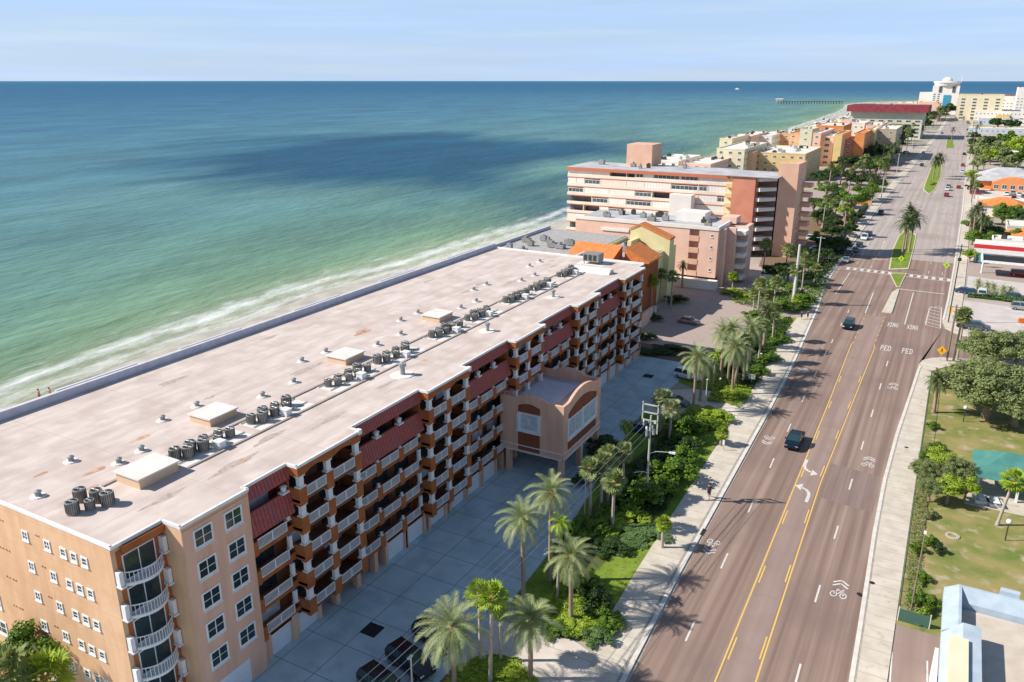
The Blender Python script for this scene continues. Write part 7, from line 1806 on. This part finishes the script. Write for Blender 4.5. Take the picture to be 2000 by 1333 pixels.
for i, (px, py, ty) in enumerate([(1897, 395, 340), (1898, 340, 292), (1898, 300, 262), (1897, 270, 240), (1895, 250, 226)]): pole(px, py, ty, 'dark pole in the line along the right pavement, %s beyond the canopy' % ORD[i], 'wood_pole', .22, 1)
def sign(bx, by, cy, w_, h_, m, label, shape='square', text=None, z=.12, tm='dark', name='road_sign', rz=0.0):
    x, y = G(bx, by, .1); hc = height_over(x, y, cy)
    t_ = thing(name, label, 'sign', (x, y, z), rz)
    part('post', MB().cyl(0, .04, 0, hc, .05, .05, 6).mesh('post', M['pole_gray']), t_)
    b = MB()
    if shape == 'diamond': b.ext([(0, hc - h_ * .7), (w_ * .7, hc), (0, hc + h_ * .7), (-w_ * .7, hc)], 'y', -.05, -.01)
    else: b.box(-w_ / 2, -.05, hc - h_ / 2, w_ / 2, -.01, hc + h_ / 2)
    p_ = part('sign_board', b.mesh('sign_board', M[m]), t_)
    if text == 'walker':
        s = MB(); u = w_ * .12
        s.box(-u * .5, -.07, hc + u * 1.7, u * .5, -.055, hc + u * 2.6); s.box(-u * .7, -.07, hc, u * .7, -.055, hc + u * 1.6)
        s.face([(-u * .6, -.065, hc), (0, -.065, hc), (-u * 1.0, -.065, hc - u * 2.4), (-u * 1.7, -.065, hc - u * 2.4)]); s.face([(0, -.065, hc), (u * .6, -.065, hc), (u * 1.7, -.065, hc - u * 2.4), (u * 1.0, -.065, hc - u * 2.4)])
        part('pictogram', s.mesh('pictogram', M[tm]), p_)
    if text == 'lines':
        s = MB()
        for k in range(3): s.box(-w_ * .32, -.07, hc - h_ * .3 + k * h_ * .25, w_ * .3 - k * .05, -.055, hc - h_ * .22 + k * h_ * .25)
        part('lettering', s.mesh('lettering', M[tm]), p_)
    return t_
sign(1836, 706, 686, 1.25, 1.25, 'sign_yellow', 'orange-yellow warning sign at the side street corner', 'diamond', 'walker')
sign(1757, 527, 506, 1.25, 1.25, 'sign_lime', 'fluorescent lime crossing sign on the median tip', 'diamond', 'walker')
sign(1845, 542, 519, 1.25, 1.25, 'sign_lime', 'fluorescent lime crossing sign on the right pavement', 'diamond', 'walker')
sign(1855, 618, 606, .7, 1.6, 'sign_yellow', 'small yellow sign on the post at the hatched box')
sign(1994, 640, 628, 1.6, 1.2, 'sign_orange', 'orange sign at the right edge of the big car park', 'square', 'lines')
sign(1467, 752, 737, 1.2, .9, 'sign_white', 'small white square sign in the shrubs by the pavement', 'square', 'lines')
sign(1873, 515, 508, 1.0, 1.0, 'dark', 'small dark sign at the right pavement before the forecourt')
sign(1920, 522, 506, 3.0, 2.6, 'sign_blue', 'tall blue sign in front of the red banded shop', 'square', 'lines', tm='white')
sign(1412, 880, 866, .3, .8, 'sign_white', 'small white marker post at the lawn edge')
t_ = thing('litter_bin', 'white round box in the shrubs below the yellow gable wall', 'box', (*G(1278, 610), .1)); part('body', MB().cyl(0, 0, 0, 1.3, .5, .5, 12).mesh('body', M['white_wall']), t_); part('lid', MB().cyl(0, 0, 1.3, 1.4, .55, .3, 12).mesh('lid', M['white']), t_)
t_ = thing('fire_ring', 'pale stone ring around a small pit on the park lawn', 'stone ring', (*G(1860, 1049), .1))
b = MB()
for i in range(16):
    a_ = i * .3927; b.box(.62 * math.cos(a_) - .14, .62 * math.sin(a_) - .14, 0, .62 * math.cos(a_) + .14, .62 * math.sin(a_) + .14, .12)
part('stones', b.mesh('stones', M['concrete']), t_)
# garden wall with pillars left of the road
GW = thing('garden_wall', 'low terracotta entrance wall beside the pavement at the hedge end', 'wall', (-33, 382, 0)); b = MB(); b.box(-36, 381, 0, -31.5, 382, 2.2); b.build('wall', M['orange_wall'], GW)
for x in (-36.4, -31.2): MB().box(x - .5, 380.8, 0, x + .5, 382.2, 3.0).build('pillar', M['peach'], GW)

# ---------------------------------------------------------------- people
def person(x, y, rz, label, top='cloth_dark', low='cloth_navy', stride=.35, z=.14, s=1.12, arms=.3):
    t_ = thing('person', label, 'person', (x, y, z), rz)
    J = [(0, 0, .95), (0, 0, 1.18), (0, 0, 1.42), (0.01, 0, 1.53), (.02, 0, 1.66), (.02, 0, 1.76)]
    R_ = [.13, .12, .13, .055, .095, .08]
    E_ = [(0, 1), (1, 2), (2, 3), (3, 4), (4, 5)]
    for s_ in (-1, 1):
        st = stride * s_; n = len(J)
        J += [(0, s_ * .09, .88), (st * .55 + .04, s_ * .1, .48), (st * 1.0 - (.1 if st < 0 else 0), s_ * .1, .09 if st > 0 else .13), (st + .16, s_ * .11, .04)]
        R_ += [.095, .06, .042, .04]; E_ += [(0, n), (n, n + 1), (n + 1, n + 2), (n + 2, n + 3)]
        n = len(J); ar = -arms * s_
        J += [(0, s_ * .19, 1.42), (ar * .4, s_ * .24, 1.15), (ar * .4 + .18, s_ * .22, .95), (ar * .4 + .27, s_ * .21, .9)]
        R_ += [.06, .042, .032, .035]; E_ += [(2, n), (n, n + 1), (n + 1, n + 2), (n + 2, n + 3)]
    me_ = bpy.data.meshes.new('body'); me_.from_pydata(J, E_, []); o = part('body', me_, t_, scale=s)
    md = o.modifiers.new('skin', 'SKIN')
    for v, rr in zip(me_.skin_vertices[0].data, R_): v.radius = (rr, rr)
    me_.skin_vertices[0].data[0].use_root = True
    sb_ = o.modifiers.new('sub', 'SUBSURF'); sb_.levels = 1; sb_.render_levels = 1
    me_.materials.append(M['skin'])
    b = MB(); b.tube([(0, 0, .93), (0, 0, 1.05), (0, 0, 1.2), (0, 0, 1.38), (0, 0, 1.48)], [.165, .16, .16, .19, .09], 12)
    for s_ in (-1, 1): b.tube([(0, s_ * .15, 1.42), (-arms * s_ * .2, s_ * .23, 1.24)], [.085, .075], 8)
    part('shirt', b.mesh('shirt', M[top], smooth=True), t_, scale=s)
    b = MB(); b.tube([(0, 0, .98), (0, 0, .84)], [.17, .165], 12)
    for s_ in (-1, 1): b.tube([(0, s_ * .09, .9), (stride * s_ * .5 + .03, s_ * .1, .5)], [.12, .095], 10)
    part('shorts', b.mesh('shorts', M[low], smooth=True), t_, scale=s)
    b = MB(); b.tube([(-.01, 0, 1.66), (-.01, 0, 1.75), (0, 0, 1.82), (0.0, 0, 1.845)], [.105, .112, .08, .02], 10); part('hair', b.mesh('hair', M['hair'], smooth=True), t_, scale=s)
    b = MB(); b.tube([(.115, 0, 1.66), (.14, 0, 1.655)], [.02, .012], 6); part('nose', b.mesh('nose', M['skin']), t_, scale=s)
    return t_
person(*G(1384, 973, .14), math.radians(-80), 'person in dark clothes striding along the left pavement past the bushes', stride=.42, s=1.2)
person(*G(1565, 624, .14), math.radians(80), 'person in black walking on the left pavement, left one of a pair', 'cloth_navy', 'cloth_dark', .25)
person(*G(1577, 623, .14), math.radians(80), 'person in black walking on the left pavement, right one of a pair', 'cloth_dark', 'cloth_dark', .25)
person(-131.2, 71.6, math.radians(60), 'sunburnt person in red shorts at the waterline, left one of two', 'skin', 'cloth_red', .3, z=-.02, s=1.25)
person(-130.2, 72.9, math.radians(60), 'sunburnt person in red shorts at the waterline, right one of two', 'skin', 'cloth_red', .3, z=-.02, s=1.25)
